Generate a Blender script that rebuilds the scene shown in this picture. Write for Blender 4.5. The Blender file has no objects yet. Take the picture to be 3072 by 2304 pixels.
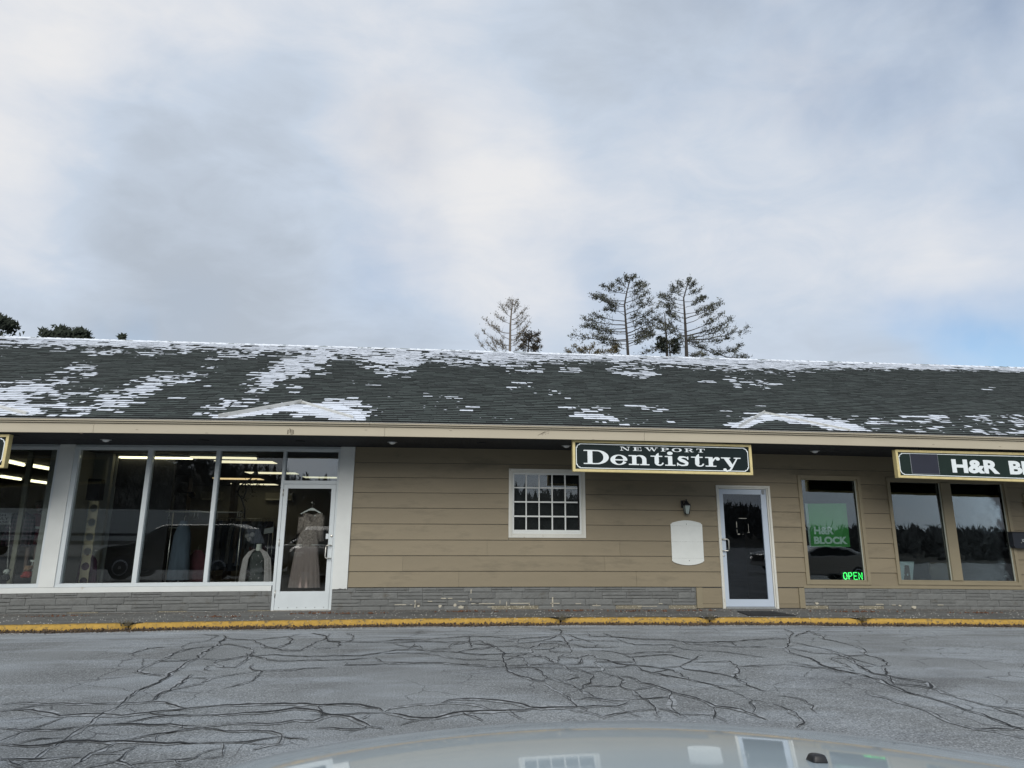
import bpy, math, random
import numpy as np
from mathutils import Vector, Matrix
random.seed(7)
R_ = math.radians
S = bpy.context.scene
COL = S.collection

# ------------------------------------------------------------------ camera
CAM = np.array([0.0, -12.3987, 1.2411])
YAW, PITCH, ROLL, FPX = R_(5.0645), R_(12.9527), R_(0.3628), 2000.0
def cam_axes():
    cy, sy, cp, sp = math.cos(YAW), math.sin(YAW), math.cos(PITCH), math.sin(PITCH)
    fw = np.array([sy*cp, cy*cp, sp]); rt = np.array([cy, -sy, 0.0]); up = np.cross(rt, fw)
    c, s = math.cos(ROLL), math.sin(ROLL)
    return c*rt + s*up, -s*rt + c*up, fw
AX = cam_axes()
cd = bpy.data.cameras.new('camera'); cam = bpy.data.objects.new('camera', cd); COL.objects.link(cam)
cd.sensor_width = 36; cd.lens = FPX/3072*36; cd.clip_start = 0.05; cd.clip_end = 2000
M = Matrix.Identity(4)
for i in range(3):
    M[i][0] = AX[0][i]; M[i][1] = AX[1][i]; M[i][2] = -AX[2][i]; M[i][3] = CAM[i]
cam.matrix_world = M
S.camera = cam

# ------------------------------------------------------------------ sky, sun, exposure
SUN_EL, SUN_AZ = 30.0, 195.0          # azimuth measured clockwise from +Y: light comes from behind the camera
W = bpy.data.worlds.new('World'); S.world = W; W.use_nodes = True
nt = W.node_tree; nt.nodes.clear()
def N(t, **k):
    n = nt.nodes.new(t)
    for a, b in k.items(): setattr(n, a, b)
    return n
def L(a, b): nt.links.new(a, b)
out = N('ShaderNodeOutputWorld')
sky = N('ShaderNodeTexSky', sky_type='NISHITA', sun_disc=False); sky.sun_elevation = R_(SUN_EL); sky.sun_rotation = R_(SUN_AZ)
sky.dust_density = 1.5
bg1 = N('ShaderNodeBackground'); bg1.inputs[1].default_value = 0.15; L(sky.outputs[0], bg1.inputs[0])
bg2 = N('ShaderNodeBackground'); bg2.inputs[1].default_value = 1.0
mix = N('ShaderNodeMixShader'); L(bg1.outputs[0], mix.inputs[1]); L(bg2.outputs[0], mix.inputs[2]); L(mix.outputs[0], out.inputs[0])
tc = N('ShaderNodeTexCoord')
def math_(op, a, b=None, clamp=False):
    n = N('ShaderNodeMath', operation=op); n.use_clamp = clamp
    for i, v in enumerate((a, b)):
        if v is None: continue
        if isinstance(v, (int, float)): n.inputs[i].default_value = v
        else: L(v, n.inputs[i])
    return n.outputs[0]
def pxdir(x, y):
    d = AX[0]*(x-1536)/FPX + AX[1]*(1152-y)/FPX + AX[2]
    return d/np.linalg.norm(d)
def spot(x, y, rad_px, sharp=1.0):
    """soft round region of the cloud layer round one direction of the sky"""
    v = N('ShaderNodeVectorMath', operation='DISTANCE'); L(warp, v.inputs[0]); v.inputs[1].default_value = tuple(pxdir(x, y))
    m = N('ShaderNodeMapRange', interpolation_type='SMOOTHSTEP'); L(v.outputs['Value'], m.inputs[0])
    m.inputs[1].default_value = rad_px/FPX; m.inputs[2].default_value = 0.0
    return m.outputs[0]
# warp direction a little so that edges are wispy
wn = N('ShaderNodeTexNoise'); wn.inputs['Scale'].default_value = 2.6; wn.inputs['Detail'].default_value = 5; L(tc.outputs['Generated'], wn.inputs['Vector'])
sub = N('ShaderNodeVectorMath', operation='SUBTRACT'); L(wn.outputs['Color'], sub.inputs[0]); sub.inputs[1].default_value = (.5, .5, .5)
scl = N('ShaderNodeVectorMath', operation='SCALE'); L(sub.outputs[0], scl.inputs[0]); scl.inputs['Scale'].default_value = 0.42
add = N('ShaderNodeVectorMath', operation='ADD'); L(tc.outputs['Generated'], add.inputs[0]); L(scl.outputs[0], add.inputs[1])
warp = add.outputs[0]
# broad cloud structure (streaky towards the upper left)
mp = N('ShaderNodeMapping'); mp.inputs['Rotation'].default_value = (0.3, 0.5, 0.2); mp.inputs['Scale'].default_value = (1.0, 1.6, 2.4)
L(tc.outputs['Generated'], mp.inputs['Vector'])
n1 = N('ShaderNodeTexNoise'); n1.inputs['Scale'].default_value = 2.1; n1.inputs['Detail'].default_value = 6; n1.inputs['Roughness'].default_value = 0.52
n1.inputs['Distortion'].default_value = 0.35
L(mp.outputs[0], n1.inputs['Vector'])
n3 = N('ShaderNodeTexNoise'); n3.inputs['Scale'].default_value = 6.5; n3.inputs['Detail'].default_value = 9; n3.inputs['Roughness'].default_value = .6; n3.inputs['Distortion'].default_value = .5; L(mp.outputs[0], n3.inputs['Vector'])
base = math_('ADD', math_('MULTIPLY', math_('SUBTRACT', n1.outputs['Fac'], 0.5), 1.25), math_('MULTIPLY', math_('SUBTRACT', n3.outputs['Fac'], 0.5), 0.75))
# white billows (+) and grey bellies (-), as in the photograph
for (x, y, r, a) in [(1250, 330, 620, .36), (1500, 700, 480, .34), (150, 150, 700, .42), (2650, 560, 600, .12), (2950, 920, 330, .28),
                     (2700, 800, 380, .14), (150, 560, 380, .16), (700, 620, 230, .15), (1950, 700, 300, .10)]:
    base = math_('ADD', base, math_('MULTIPLY', spot(x, y, r), a))
for (x, y, r, a) in [(600, 800, 560, .52), (420, 560, 420, .26), (880, 380, 430, .34), (1650, 300, 480, .26), (2450, 1010, 420, .12), (1750, 950, 400, .05), (900, 930, 350, .14)]:
    base = math_('SUBTRACT', base, math_('MULTIPLY', spot(x, y, r), a))
cr = N('ShaderNodeValToRGB'); e = cr.color_ramp.elements
e[0].position = 0.0; e[0].color = (0.47, 0.525, 0.60, 1); e[1].position = 1.0; e[1].color = (0.84, 0.84, 0.85, 1)
m1 = e.new(0.42); m1.color = (0.59, 0.665, 0.77, 1)
m2 = e.new(0.70); m2.color = (0.72, 0.755, 0.815, 1)
L(math_('ADD', math_('MULTIPLY', base, 0.95), 0.46, True), cr.inputs[0]); L(cr.outputs[0], bg2.inputs[0])
# thin spots where the blue comes through
hole = None
for (x, y, r, a) in [(2620, 20, 420, .95), (2130, 60, 330, .45), (2960, 1075, 380, 1.4), (1250, 520, 300, .34), (1190, 790, 240, .42), (415, 1010, 180, .95),
                     (2010, 1010, 260, .55), (620, 900, 200, .16), (3000, 380, 300, .25), (1780, 900, 260, .3)]:
    s = math_('MULTIPLY', spot(x, y, r), a)
    hole = s if hole is None else math_('MAXIMUM', hole, s)
n2 = N('ShaderNodeTexNoise'); n2.inputs['Scale'].default_value = 5.5; n2.inputs['Detail'].default_value = 7; L(tc.outputs['Generated'], n2.inputs['Vector'])
rag = math_('MULTIPLY', math_('SUBTRACT', n2.outputs['Fac'], 0.22), 2.1, True)
gen = math_('MULTIPLY', math_('SUBTRACT', n1.outputs['Fac'], 0.42), -2.2, True)     # elsewhere the odd thin patch
hole = math_('MAXIMUM', math_('MULTIPLY', hole, rag), math_('MULTIPLY', gen, 0.35))
L(math_('SUBTRACT', 0.97, hole, True), mix.inputs[0])

sl = bpy.data.lights.new('sun', 'SUN'); sl.energy = 2.3; sl.angle = R_(42); sl.color = (1.0, 0.955, 0.88)
so = bpy.data.objects.new('sun', sl); COL.objects.link(so)
az, el = R_(SUN_AZ), R_(SUN_EL)
sv = Vector((math.sin(az)*math.cos(el), math.cos(az)*math.cos(el), math.sin(el)))
so.rotation_euler = sv.to_track_quat('Z', 'Y').to_euler(); so.location = (0, -30, 30)
S.view_settings.view_transform = 'Standard'; S.view_settings.look = 'None'; S.view_settings.exposure = 0.0; S.view_settings.gamma = 1.0
S.view_settings.use_curve_mapping = False

# ------------------------------------------------------------------ geometry helpers
def bow(x):                                   # the old building and its walk settle a few cm towards both ends
    return -0.0006*min((x-2.5)**2, 150.0)
def ray(px, py): return AX[0]*(px-1536)/FPX + AX[1]*(1152-py)/FPX + AX[2]
def at(px, py, d=0.0):
    """point (x, z) on the vertical plane d metres in front of the siding (negative: indoors)"""
    r = ray(px, py); t = (-d - CAM[1])/r[1]
    x = CAM[0]+r[0]*t; z = CAM[2]+r[2]*t
    return x, z - bow(x)
ROAD = -0.10
def road_z(x): return ROAD + bow(x)
def onroad(px, py, lift=0.0):
    r = ray(px, py); z = ROAD
    for _ in range(6):
        t = (z - CAM[2])/r[2]; x = r[0]*t; z = ROAD + bow(x)
    return x, CAM[1]+r[1]*t, z + lift
def topx(p):
    d = np.array(p) - CAM; w = d@AX[2]
    return 1536+FPX*(d@AX[0])/w, 1152-FPX*(d@AX[1])/w

WLOC = {}
def tag(o, label=None, cat=None, group=None, kind=None):
    if label: o['label'] = label
    if cat: o['category'] = cat
    if group: o['group'] = group
    if kind: o['kind'] = kind
    return o
def place(o, w, parent):
    w = Vector(w); WLOC[o] = w
    if parent is not None: o.parent = parent; o.location = w - WLOC[parent]
    else: o.location = w
def thing(name, loc, label, cat, group=None, parent=None):
    o = bpy.data.objects.new(name, None); COL.objects.link(o); o.empty_display_size = .1
    place(o, loc, parent); return tag(o, label, cat, group)

class MB:
    def __init__(s): s.v = []; s.f = []; s.sm = []
    def add(s, vs, fs, smooth=False):
        b = len(s.v); s.v += [tuple(float(c) for c in v) for v in vs]
        s.f += [tuple(i+b for i in f) for f in fs]; s.sm += [smooth]*len(fs); return s
    def box(s, x0, x1, y0, y1, z0, z1, n=1):
        if x0 > x1: x0, x1 = x1, x0
        if y0 > y1: y0, y1 = y1, y0
        if z0 > z1: z0, z1 = z1, z0
        vs = []; fs = []
        for i in range(n+1):
            x = x0+(x1-x0)*i/n; vs += [(x, y0, z0), (x, y1, z0), (x, y1, z1), (x, y0, z1)]
        for i in range(n):
            a = 4*i; b = a+4
            for k in range(4):
                j = (k+1) % 4; fs.append((a+k, b+k, b+j, a+j))
        fs += [(0, 1, 2, 3)[::1], tuple(4*n+k for k in (3, 2, 1, 0))]
        return s.add(vs, fs)
    def quadslab(s, P, d0, d1):
        """four (x,z) corners TL,TR,BR,BL given per corner; slab between planes y=-d0 and y=-d1 (d1 nearer)"""
        vs = [(x, -d0, z) for x, z in P]+[(x, -d1, z) for x, z in P]
        return s.add(vs, [(0, 1, 2, 3), (7, 6, 5, 4), (0, 4, 5, 1), (1, 5, 6, 2), (2, 6, 7, 3), (3, 7, 4, 0)])
    def prism(s, pts, axis_fn, a, b):
        """extrude a 2-D outline between a and b; axis_fn(u, v, t) -> xyz"""
        n = len(pts)
        vs = [axis_fn(u, v, a) for u, v in pts]+[axis_fn(u, v, b) for u, v in pts]
        fs = [tuple(range(n))[::-1], tuple(range(n, 2*n))]+[(i, (i+1) % n, (i+1) % n+n, i+n) for i in range(n)]
        return s.add(vs, fs)
    def tube(s, pts, r, k=8, smooth=True):
        pts = [Vector(p) for p in pts]
        rs = r if isinstance(r, (list, tuple)) else [r]*len(pts)
        vs = []; fs = []
        for i, p in enumerate(pts):
            d = (pts[min(i+1, len(pts)-1)]-pts[max(i-1, 0)]).normalized()
            a = Vector((0, 0, 1)) if abs(d.z) < .9 else Vector((1, 0, 0))
            u = d.cross(a).normalized(); w = d.cross(u)
            for j in range(k):
                t = 2*math.pi*j/k; vs.append(p+(u*math.cos(t)+w*math.sin(t))*rs[i])
        for i in range(len(pts)-1):
            for j in range(k):
                fs.append((i*k+j, i*k+(j+1) % k, (i+1)*k+(j+1) % k, (i+1)*k+j))
        fs += [tuple(range(k)), tuple(range((len(pts)-1)*k, len(pts)*k))[::-1]]
        return s.add(vs, fs, smooth)
    def lathe(s, c, prof, k=16, ax='z', sx=1.0, sy=1.0):
        vs = []; fs = []
        for (r, h) in prof:
            for j in range(k):
                t = 2*math.pi*j/k; a, b = r*math.cos(t)*sx, r*math.sin(t)*sy
                vs.append((c[0]+a, c[1]+b, c[2]+h) if ax == 'z' else ((c[0]+a, c[1]+h, c[2]+b) if ax == 'y' else (c[0]+h, c[1]+a, c[2]+b)))
        for i in range(len(prof)-1):
            for j in range(k): fs.append((i*k+j, i*k+(j+1) % k, (i+1)*k+(j+1) % k, (i+1)*k+j))
        fs += [tuple(range(k))[::-1], tuple(range((len(prof)-1)*k, len(prof)*k))]
        return s.add(vs, fs, True)
    def mesh(s, name, o, bowed):
        V = s.v
        if bowed: V = [(x, y, z+bow(x)) for x, y, z in V]
        m = bpy.data.meshes.new(name); m.from_pydata([(x-o[0], y-o[1], z-o[2]) for x, y, z in V], [], s.f)
        m.polygons.foreach_set('use_smooth', s.sm); m.update(); return m
    def build(s, name, mat, parent=None, origin=None, bowed=True, bevel=0.0, kind=None, label=None, cat=None, group=None):
        if origin is None:
            a = np.array(s.v); lo, hi = a.min(0), a.max(0); c = (lo+hi)/2
            origin = (c[0], c[1], lo[2] if parent is None else c[2])
            if bowed: origin = (origin[0], origin[1], origin[2]+bow(origin[0]))
        m = s.mesh(name, origin, bowed)
        if mat: m.materials.append(mat)
        o = bpy.data.objects.new(name, m); COL.objects.link(o); place(o, origin, parent)
        fixn(m)
        if bevel:
            b = o.modifiers.new('bevel', 'BEVEL'); b.width = bevel; b.segments = 2; b.limit_method = 'ANGLE'; b.harden_normals = False
        return tag(o, label, cat, group, kind)
import bmesh
def fixn(m):
    b = bmesh.new(); b.from_mesh(m); bmesh.ops.recalc_face_normals(b, faces=b.faces); b.to_mesh(m); b.free()
def inst(name, mesh, w, parent, rot=None, scale=None, label=None):
    o = bpy.data.objects.new(name, mesh); COL.objects.link(o); place(o, w, parent)
    if rot: o.rotation_euler = rot
    if scale: o.scale = scale
    if label: o['label'] = label
    return o
def text(name, s, mat, parent, x, z, d, h, w=None, bold=0.0, align='LEFT', depth=.003, flip=False, bowed=True, label=None, fn=None):
    """lettering standing proud of a surface; h = cap height, w = total width"""
    c = bpy.data.curves.new(name, 'FONT'); c.body = s; c.size = 1.0; c.extrude = 0.5; c.offset = bold; c.align_x = align; c.resolution_u = 4
    t = bpy.data.objects.new(name, c); COL.objects.link(t)
    dg = bpy.context.evaluated_depsgraph_get(); m = bpy.data.meshes.new_from_object(t.evaluated_get(dg))
    COL.objects.unlink(t); bpy.data.objects.remove(t)
    a = np.array([v.co[:] for v in m.vertices]); lo, hi = a.min(0), a.max(0)
    cap = (hi[1]-lo[1]); k = h/cap; kx = k if w is None else w/(hi[0]-lo[0])
    ox = x; oz = z + (bow(x) if bowed else 0)
    for v in m.vertices:
        u = (v.co.x-lo[0])*kx; q = (v.co.y-lo[1])*k; dd = (v.co.z-lo[2])/(hi[2]-lo[2])*depth
        if fn: v.co = Vector(fn(u, q, dd))
        else: v.co = (u, -dd, q)
    m.materials.clear(); m.materials.append(mat); m.name = name
    o = bpy.data.objects.new(name, m); COL.objects.link(o); place(o, (ox, -d, oz), parent)
    if label: o['label'] = label
    return o

# ------------------------------------------------------------------ materials
MATS = {}
def mat(name, col, rough=.7, var=.12, scale=6.0, bump=0.0, bscale=40.0, metal=0.0, col2=None, coat=0.0, stretch=None, spec=None,
        dirt=None, dscale=3.0, dthr=.6, dsoft=.1, emit=None, estr=0.0, obj=False, rand=0.0, attr=None, coord='Object', world=True):
    if name in MATS: return MATS[name]
    m = bpy.data.materials.new(name); m.use_nodes = True; t = m.node_tree; nd = t.nodes; p = nd['Principled BSDF']
    def lk(a, b): t.links.new(a, b)
    if world:
        g = nd.new('ShaderNodeNewGeometry'); vec = g.outputs['Position']
    else:
        g = nd.new('ShaderNodeTexCoord'); vec = g.outputs[coord]
    if stretch:
        mp = nd.new('ShaderNodeMapping'); mp.inputs['Scale'].default_value = stretch; lk(vec, mp.inputs['Vector']); vec = mp.outputs[0]
    n = nd.new('ShaderNodeTexNoise'); n.inputs['Scale'].default_value = scale; n.inputs['Detail'].default_value = 6; n.inputs['Roughness'].default_value = .6; lk(vec, n.inputs['Vector'])
    r = nd.new('ShaderNodeValToRGB'); c2 = col2 or tuple(c*(1+var) for c in col); c1 = tuple(c*(1-var) for c in col) if not col2 else col
    r.color_ramp.elements[0].position = .3; r.color_ramp.elements[1].position = .7
    r.color_ramp.elements[0].color = (*c1, 1); r.color_ramp.elements[1].color = (*c2, 1); lk(n.outputs['Fac'], r.inputs[0])
    cur = r.outputs[0]
    if dirt:
        dn = nd.new('ShaderNodeTexNoise'); dn.inputs['Scale'].default_value = dscale; dn.inputs['Detail'].default_value = 8; dn.inputs['Roughness'].default_value = .68; lk(vec, dn.inputs['Vector'])
        mr = nd.new('ShaderNodeMapRange'); mr.inputs[1].default_value = dthr; mr.inputs[2].default_value = dthr+dsoft; lk(dn.outputs['Fac'], mr.inputs[0])
        mx = nd.new('ShaderNodeMix'); mx.data_type = 'RGBA'; lk(mr.outputs[0], mx.inputs['Factor']); lk(cur, mx.inputs[6]); mx.inputs[7].default_value = (*dirt, 1); cur = mx.outputs[2]
    if rand:
        oi = nd.new('ShaderNodeObjectInfo'); hs = nd.new('ShaderNodeHueSaturation'); m2 = nd.new('ShaderNodeMapRange')
        m2.inputs[3].default_value = 1-rand; m2.inputs[4].default_value = 1+rand
        lk(oi.outputs['Random'], m2.inputs[0]); lk(m2.outputs[0], hs.inputs['Value']); lk(cur, hs.inputs['Color']); cur = hs.outputs[0]
    if attr:
        an = nd.new('ShaderNodeAttribute'); an.attribute_name = attr; hs = nd.new('ShaderNodeHueSaturation'); m2 = nd.new('ShaderNodeMapRange'); m2.inputs[3].default_value = .62; m2.inputs[4].default_value = 1.5
        lk(an.outputs['Fac'], m2.inputs[0]); lk(m2.outputs[0], hs.inputs['Value']); lk(cur, hs.inputs['Color']); cur = hs.outputs[0]
    lk(cur, p.inputs['Base Color'])
    p.inputs['Roughness'].default_value = rough; p.inputs['Metallic'].default_value = metal
    if coat: p.inputs['Coat Weight'].default_value = coat; p.inputs['Coat Roughness'].default_value = .04
    if spec is not None: p.inputs['Specular IOR Level'].default_value = spec
    if bump:
        bn = nd.new('ShaderNodeTexNoise'); bn.inputs['Scale'].default_value = bscale; bn.inputs['Detail'].default_value = 5; lk(vec, bn.inputs['Vector'])
        b = nd.new('ShaderNodeBump'); b.inputs['Strength'].default_value = 1; b.inputs['Distance'].default_value = bump; lk(bn.outputs['Fac'], b.inputs['Height']); lk(b.outputs[0], p.inputs['Normal'])
    if emit: p.inputs['Emission Color'].default_value = (*emit, 1); p.inputs['Emission Strength'].default_value = estr
    MATS[name] = m; return m
def glassmat(name, tint=(.86, .9, .89), wave=.0006, wscale=1.2, boost=1.0):
    m = bpy.data.materials.new(name); m.use_nodes = True; t = m.node_tree; nd = t.nodes; nd.clear()
    o = nd.new('ShaderNodeOutputMaterial'); mx = nd.new('ShaderNodeMixShader'); tr = nd.new('ShaderNodeBsdfTransparent'); gl = nd.new('ShaderNodeBsdfGlossy')
    gl.inputs['Roughness'].default_value = 0.0; gl.inputs['Color'].default_value = (.97, .985, 1, 1); tr.inputs[0].default_value = (*tint, 1)
    fr = nd.new('ShaderNodeFresnel'); fr.inputs[0].default_value = 1.52
    mu = nd.new('ShaderNodeMath'); mu.operation = 'MULTIPLY'; mu.inputs[1].default_value = boost; mu.use_clamp = True
    g = nd.new('ShaderNodeNewGeometry'); n = nd.new('ShaderNodeTexNoise'); n.inputs['Scale'].default_value = wscale; n.inputs['Detail'].default_value = 2
    b = nd.new('ShaderNodeBump'); b.inputs['Distance'].default_value = wave; b.inputs['Strength'].default_value = .5
    t.links.new(g.outputs['Position'], n.inputs['Vector']); t.links.new(n.outputs['Fac'], b.inputs['Height']); t.links.new(b.outputs[0], gl.inputs['Normal'])
    t.links.new(fr.outputs[0], mu.inputs[0]); t.links.new(mu.outputs[0], mx.inputs[0]); t.links.new(tr.outputs[0], mx.inputs[1]); t.links.new(gl.outputs[0], mx.inputs[2]); t.links.new(mx.outputs[0], o.inputs[0])
    MATS[name] = m; return m

m_siding = mat('tan_siding_paint', (.222, .187, .124), .62, .06, 1.6, .0012, 60, stretch=(.5, 1, 2), dirt=(.165, .140, .093), dscale=1.7, dthr=.53, dsoft=.16, rand=.05)
m_trimtan = mat('tan_trim_paint', (.240, .207, .137), .6, .06, 3, .0008, 50)
m_white = mat('white_paint', (.64, .665, .65), .5, .05, 2.5, .0006, 50, dirt=(.52, .50, .44), dscale=7, dthr=.66, dsoft=.06)
m_alu = mat('white_painted_aluminium', (.58, .63, .65), .38, .04, 3, dirt=(.50, .52, .52), dscale=9, dthr=.68, dsoft=.05)
m_alublue = mat('pale_blue_aluminium', (.46, .53, .62), .38, .04, 3, dirt=(.40, .44, .50), dscale=9, dthr=.66, dsoft=.06)
m_oldwhite = mat('weathered_white_paint', (.60, .60, .55), .6, .06, 5, .001, 60, stretch=(1, 1, .4), dirt=(.33, .27, .20), dscale=14, dthr=.63, dsoft=.05)
m_fascia = mat('cream_fascia_paint', (.445, .40, .305), .6, .05, 2, .001, 60, stretch=(.35, 1, 1.5), dirt=(.38, .33, .26), dscale=9, dthr=.66, dsoft=.04)
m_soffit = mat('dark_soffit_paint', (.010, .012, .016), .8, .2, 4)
m_stone = mat('grey_painted_stone', (.150, .156, .152), .75, .10, 7, .010, 22, stretch=(1, 1, 1.3), dirt=(.10, .095, .08), dscale=5, dthr=.58, dsoft=.12, rand=.10)
m_mortar = mat('grey_painted_mortar', (.125, .130, .127), .9, .2, 9, .004, 40)
m_rawmortar = mat('bare_mortar', (.46, .43, .35), .9, .15, 20, .002, 60)
m_barestone = mat('bare_tan_stone', (.20, .18, .13), .85, .3, 40, .004, 60, dirt=(.45, .43, .36), dscale=45, dthr=.56, dsoft=.03)
m_shingle = mat('green_black_asphalt_shingle', (.034, .044, .040), .9, .28, 30, .002, 150, attr='tint', dirt=(.052, .062, .058), dscale=2.2, dthr=.52, dsoft=.25)
m_shinglegap = mat('shingle_underlay', (.010, .012, .012), .95, .2, 10)
m_snow = mat('thin_snow', (.66, .705, .78), .7, .05, 10, .004, 60)
m_divert = mat('white_metal_strip', (.56, .56, .53), .4, .05, 5)
m_asph_under = None
m_green = mat('dark_green_sign_paint', (.006, .014, .015), .55, .08, 4, spec=.2)
m_green2 = mat('forest_green_sign_paint', (.012, .024, .020), .55, .08, 4, spec=.2)
m_gold = mat('yellow_gold_frame', (.62, .52, .25), .5, .10, 12, dirt=(.32, .24, .10), dscale=10, dthr=.64, dsoft=.06)
m_letter = mat('white_vinyl_letter', (.74, .80, .82), .45, .03, 20)
m_black = mat('black_metal', (.012, .012, .014), .45, .2, 20)
m_rubber = mat('black_rubber', (.018, .019, .020), .85, .25, 40, .003, 120)
m_steel = mat('brushed_steel', (.62, .60, .55), .32, .05, 30, metal=.9)
m_navy = mat('dark_navy_panel', (.014, .016, .030), .5, .1, 5)
m_glass = glassmat('window_glass', boost=1.9); m_shopglass = glassmat('shop_glass', boost=1.0, tint=(.88,.91,.91))
m_glass_door = glassmat('door_glass', tint=(.88, .9, .9), boost=.95)
m_tinted = glassmat('tinted_glass', tint=(.80, .86, .86), wave=.0016, wscale=2.0, boost=1.85)
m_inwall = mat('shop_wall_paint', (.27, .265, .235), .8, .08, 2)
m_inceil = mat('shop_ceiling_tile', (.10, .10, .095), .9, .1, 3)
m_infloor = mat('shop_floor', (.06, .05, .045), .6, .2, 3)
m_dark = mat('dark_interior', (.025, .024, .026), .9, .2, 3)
m_tube = mat('lit_fluorescent_tube', (.9, .9, .8), .5, .01, 3, emit=(1.0, .90, .58), estr=2.6)
m_tube2 = mat('lit_troffer_panel', (.9, .9, .8), .5, .01, 3, emit=(1.0, .88, .58), estr=1.25)
m_tube3 = mat('lit_warm_troffer_panel', (.9, .8, .6), .5, .01, 3, emit=(1.0, .72, .36), estr=1.1)

# =================================================================== THE GROUND
def asphalt():
    m = bpy.data.materials.new('frosted_asphalt'); m.use_nodes = True; t = m.node_tree; nd = t.nodes; p = nd['Principled BSDF']
    def lk(a, b): t.links.new(a, b)
    g = nd.new('ShaderNodeNewGeometry'); pos = g.outputs['Position']
    def noise(sc, det=5, vec=pos, ro=.6, stretch=None, dist=0):
        if stretch:
            mp = nd.new('ShaderNodeMapping'); mp.inputs['Scale'].default_value = stretch[:3]; mp.inputs['Rotation'].default_value = (0, 0, stretch[3] if len(stretch) > 3 else 0); lk(vec, mp.inputs['Vector']); vec = mp.outputs[0]
        n = nd.new('ShaderNodeTexNoise'); n.inputs['Scale'].default_value = sc; n.inputs['Detail'].default_value = det; n.inputs['Roughness'].default_value = ro; n.inputs['Distortion'].default_value = dist; lk(vec, n.inputs['Vector']); return n.outputs['Fac']
    def rng(x, a, b, c=0, d=1):
        n = nd.new('ShaderNodeMapRange'); n.inputs[1].default_value = a; n.inputs[2].default_value = b; n.inputs[3].default_value = c; n.inputs[4].default_value = d; lk(x, n.inputs[0]); return n.outputs[0]
    def mixc(f, a, b):
        n = nd.new('ShaderNodeMix'); n.data_type = 'RGBA'; lk(f, n.inputs['Factor'])
        for i, v in ((6, a), (7, b)):
            if isinstance(v, tuple): n.inputs[i].default_value = (*v, 1)
            else: lk(v, n.inputs[i])
        return n.outputs[2]
    def mth(op, a, b):
        n = nd.new('ShaderNodeMath'); n.operation = op; n.use_clamp = True
        for i, v in enumerate((a, b)):
            if isinstance(v, (int, float)): n.inputs[i].default_value = v
            else: lk(v, n.inputs[i])
        return n.outputs[0]
    grain = noise(85, 4); grain2 = noise(38, 5)
    c = mixc(rng(grain2, .3, .7), (.098, .103, .103), (.185, .193, .193))
    c = mixc(rng(noise(.55, 6), .35, .68), c, (.235, .25, .255))                                  # broad pale frost
    c = mixc(mth('MULTIPLY', rng(noise(1.2, 6, stretch=(.45, 1.3, 1), dist=.8), .48, .66), .62), c, (.33, .36, .385))
    # stronger bands of frost and grit washed towards the kerb
    sep = nd.new('ShaderNodeSeparateXYZ'); lk(pos, sep.inputs[0])
    near = rng(sep.outputs['Y'], -3.4, -2.0)
    st = noise(3.0, 7, stretch=(.25, 2.6, 1, .05), dist=.5)
    c = mixc(mth('MULTIPLY', near, rng(st, .40, .66)), c, (.40, .44, .48))
    # darker patch on the right
    dm = mth('MULTIPLY', rng(noise(.5, 4, stretch=(.5, 1.1, 1, -.32), dist=.4), .53, .62), .55)
    rt = rng(sep.outputs['X'], 1.2, 3.2); far = rng(sep.outputs['Y'], -4.2, -5.4)
    c = mixc(mth('MULTIPLY', mth('MULTIPLY', dm, rt), far), c, (.088, .092, .096))
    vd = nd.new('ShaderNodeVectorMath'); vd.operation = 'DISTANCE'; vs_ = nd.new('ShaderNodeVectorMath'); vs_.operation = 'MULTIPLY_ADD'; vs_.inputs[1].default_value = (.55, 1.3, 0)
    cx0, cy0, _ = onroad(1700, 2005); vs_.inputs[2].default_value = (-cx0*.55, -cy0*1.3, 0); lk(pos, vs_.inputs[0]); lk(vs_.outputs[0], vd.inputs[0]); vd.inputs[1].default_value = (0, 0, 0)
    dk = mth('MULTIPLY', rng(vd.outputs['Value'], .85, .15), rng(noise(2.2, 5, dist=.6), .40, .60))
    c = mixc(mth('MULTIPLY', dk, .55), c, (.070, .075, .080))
    c = mixc(mth('MULTIPLY', rng(grain, .54, .66), .75), c, (.50, .52, .52))                       # pale aggregate
    c = mixc(mth('MULTIPLY', rng(grain, .46, .34), .85), c, (.035, .038, .040))
    wv = nd.new('ShaderNodeVectorMath'); wv.operation = 'MULTIPLY_ADD'; wv.inputs[1].default_value = (.5, .5, 0); nw = nd.new('ShaderNodeTexNoise'); nw.inputs['Scale'].default_value = 1.6; nw.inputs['Detail'].default_value = 4
    lk(pos, nw.inputs['Vector']); lk(nw.outputs['Color'], wv.inputs[0]); lk(pos, wv.inputs[2])
    vo = nd.new('ShaderNodeTexVoronoi'); vo.feature = 'DISTANCE_TO_EDGE'; vo.inputs['Scale'].default_value = 1.9; lk(wv.outputs[0], vo.inputs['Vector'])
    line = mth('MULTIPLY', rng(vo.outputs['Distance'], .016, .006), rng(noise(.42, 3, dist=.8), .50, .56))
    c = mixc(mth('MULTIPLY', line, .7), c, (.040, .042, .045))
    lk(c, p.inputs['Base Color']); p.inputs['Roughness'].default_value = .88
    b = nd.new('ShaderNodeBump'); b.inputs['Distance'].default_value = .006; lk(grain2, b.inputs['Height'])
    b2 = nd.new('ShaderNodeBump'); b2.inputs['Distance'].default_value = .10; b2.inputs['Strength'].default_value = .35; lk(noise(.9, 3), b2.inputs['Height']); lk(b.outputs[0], b2.inputs['Normal']); lk(b2.outputs[0], p.inputs['Normal'])
    return m
m_asph = asphalt()
g = MB()
xs = [-900, -300, -100, -40, -20]+[-12+i*1.0 for i in range(31)]+[30, 60, 120, 300, 900]
ys = [-900, -300, -100, -50, -20, -8, -1.2]
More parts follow.
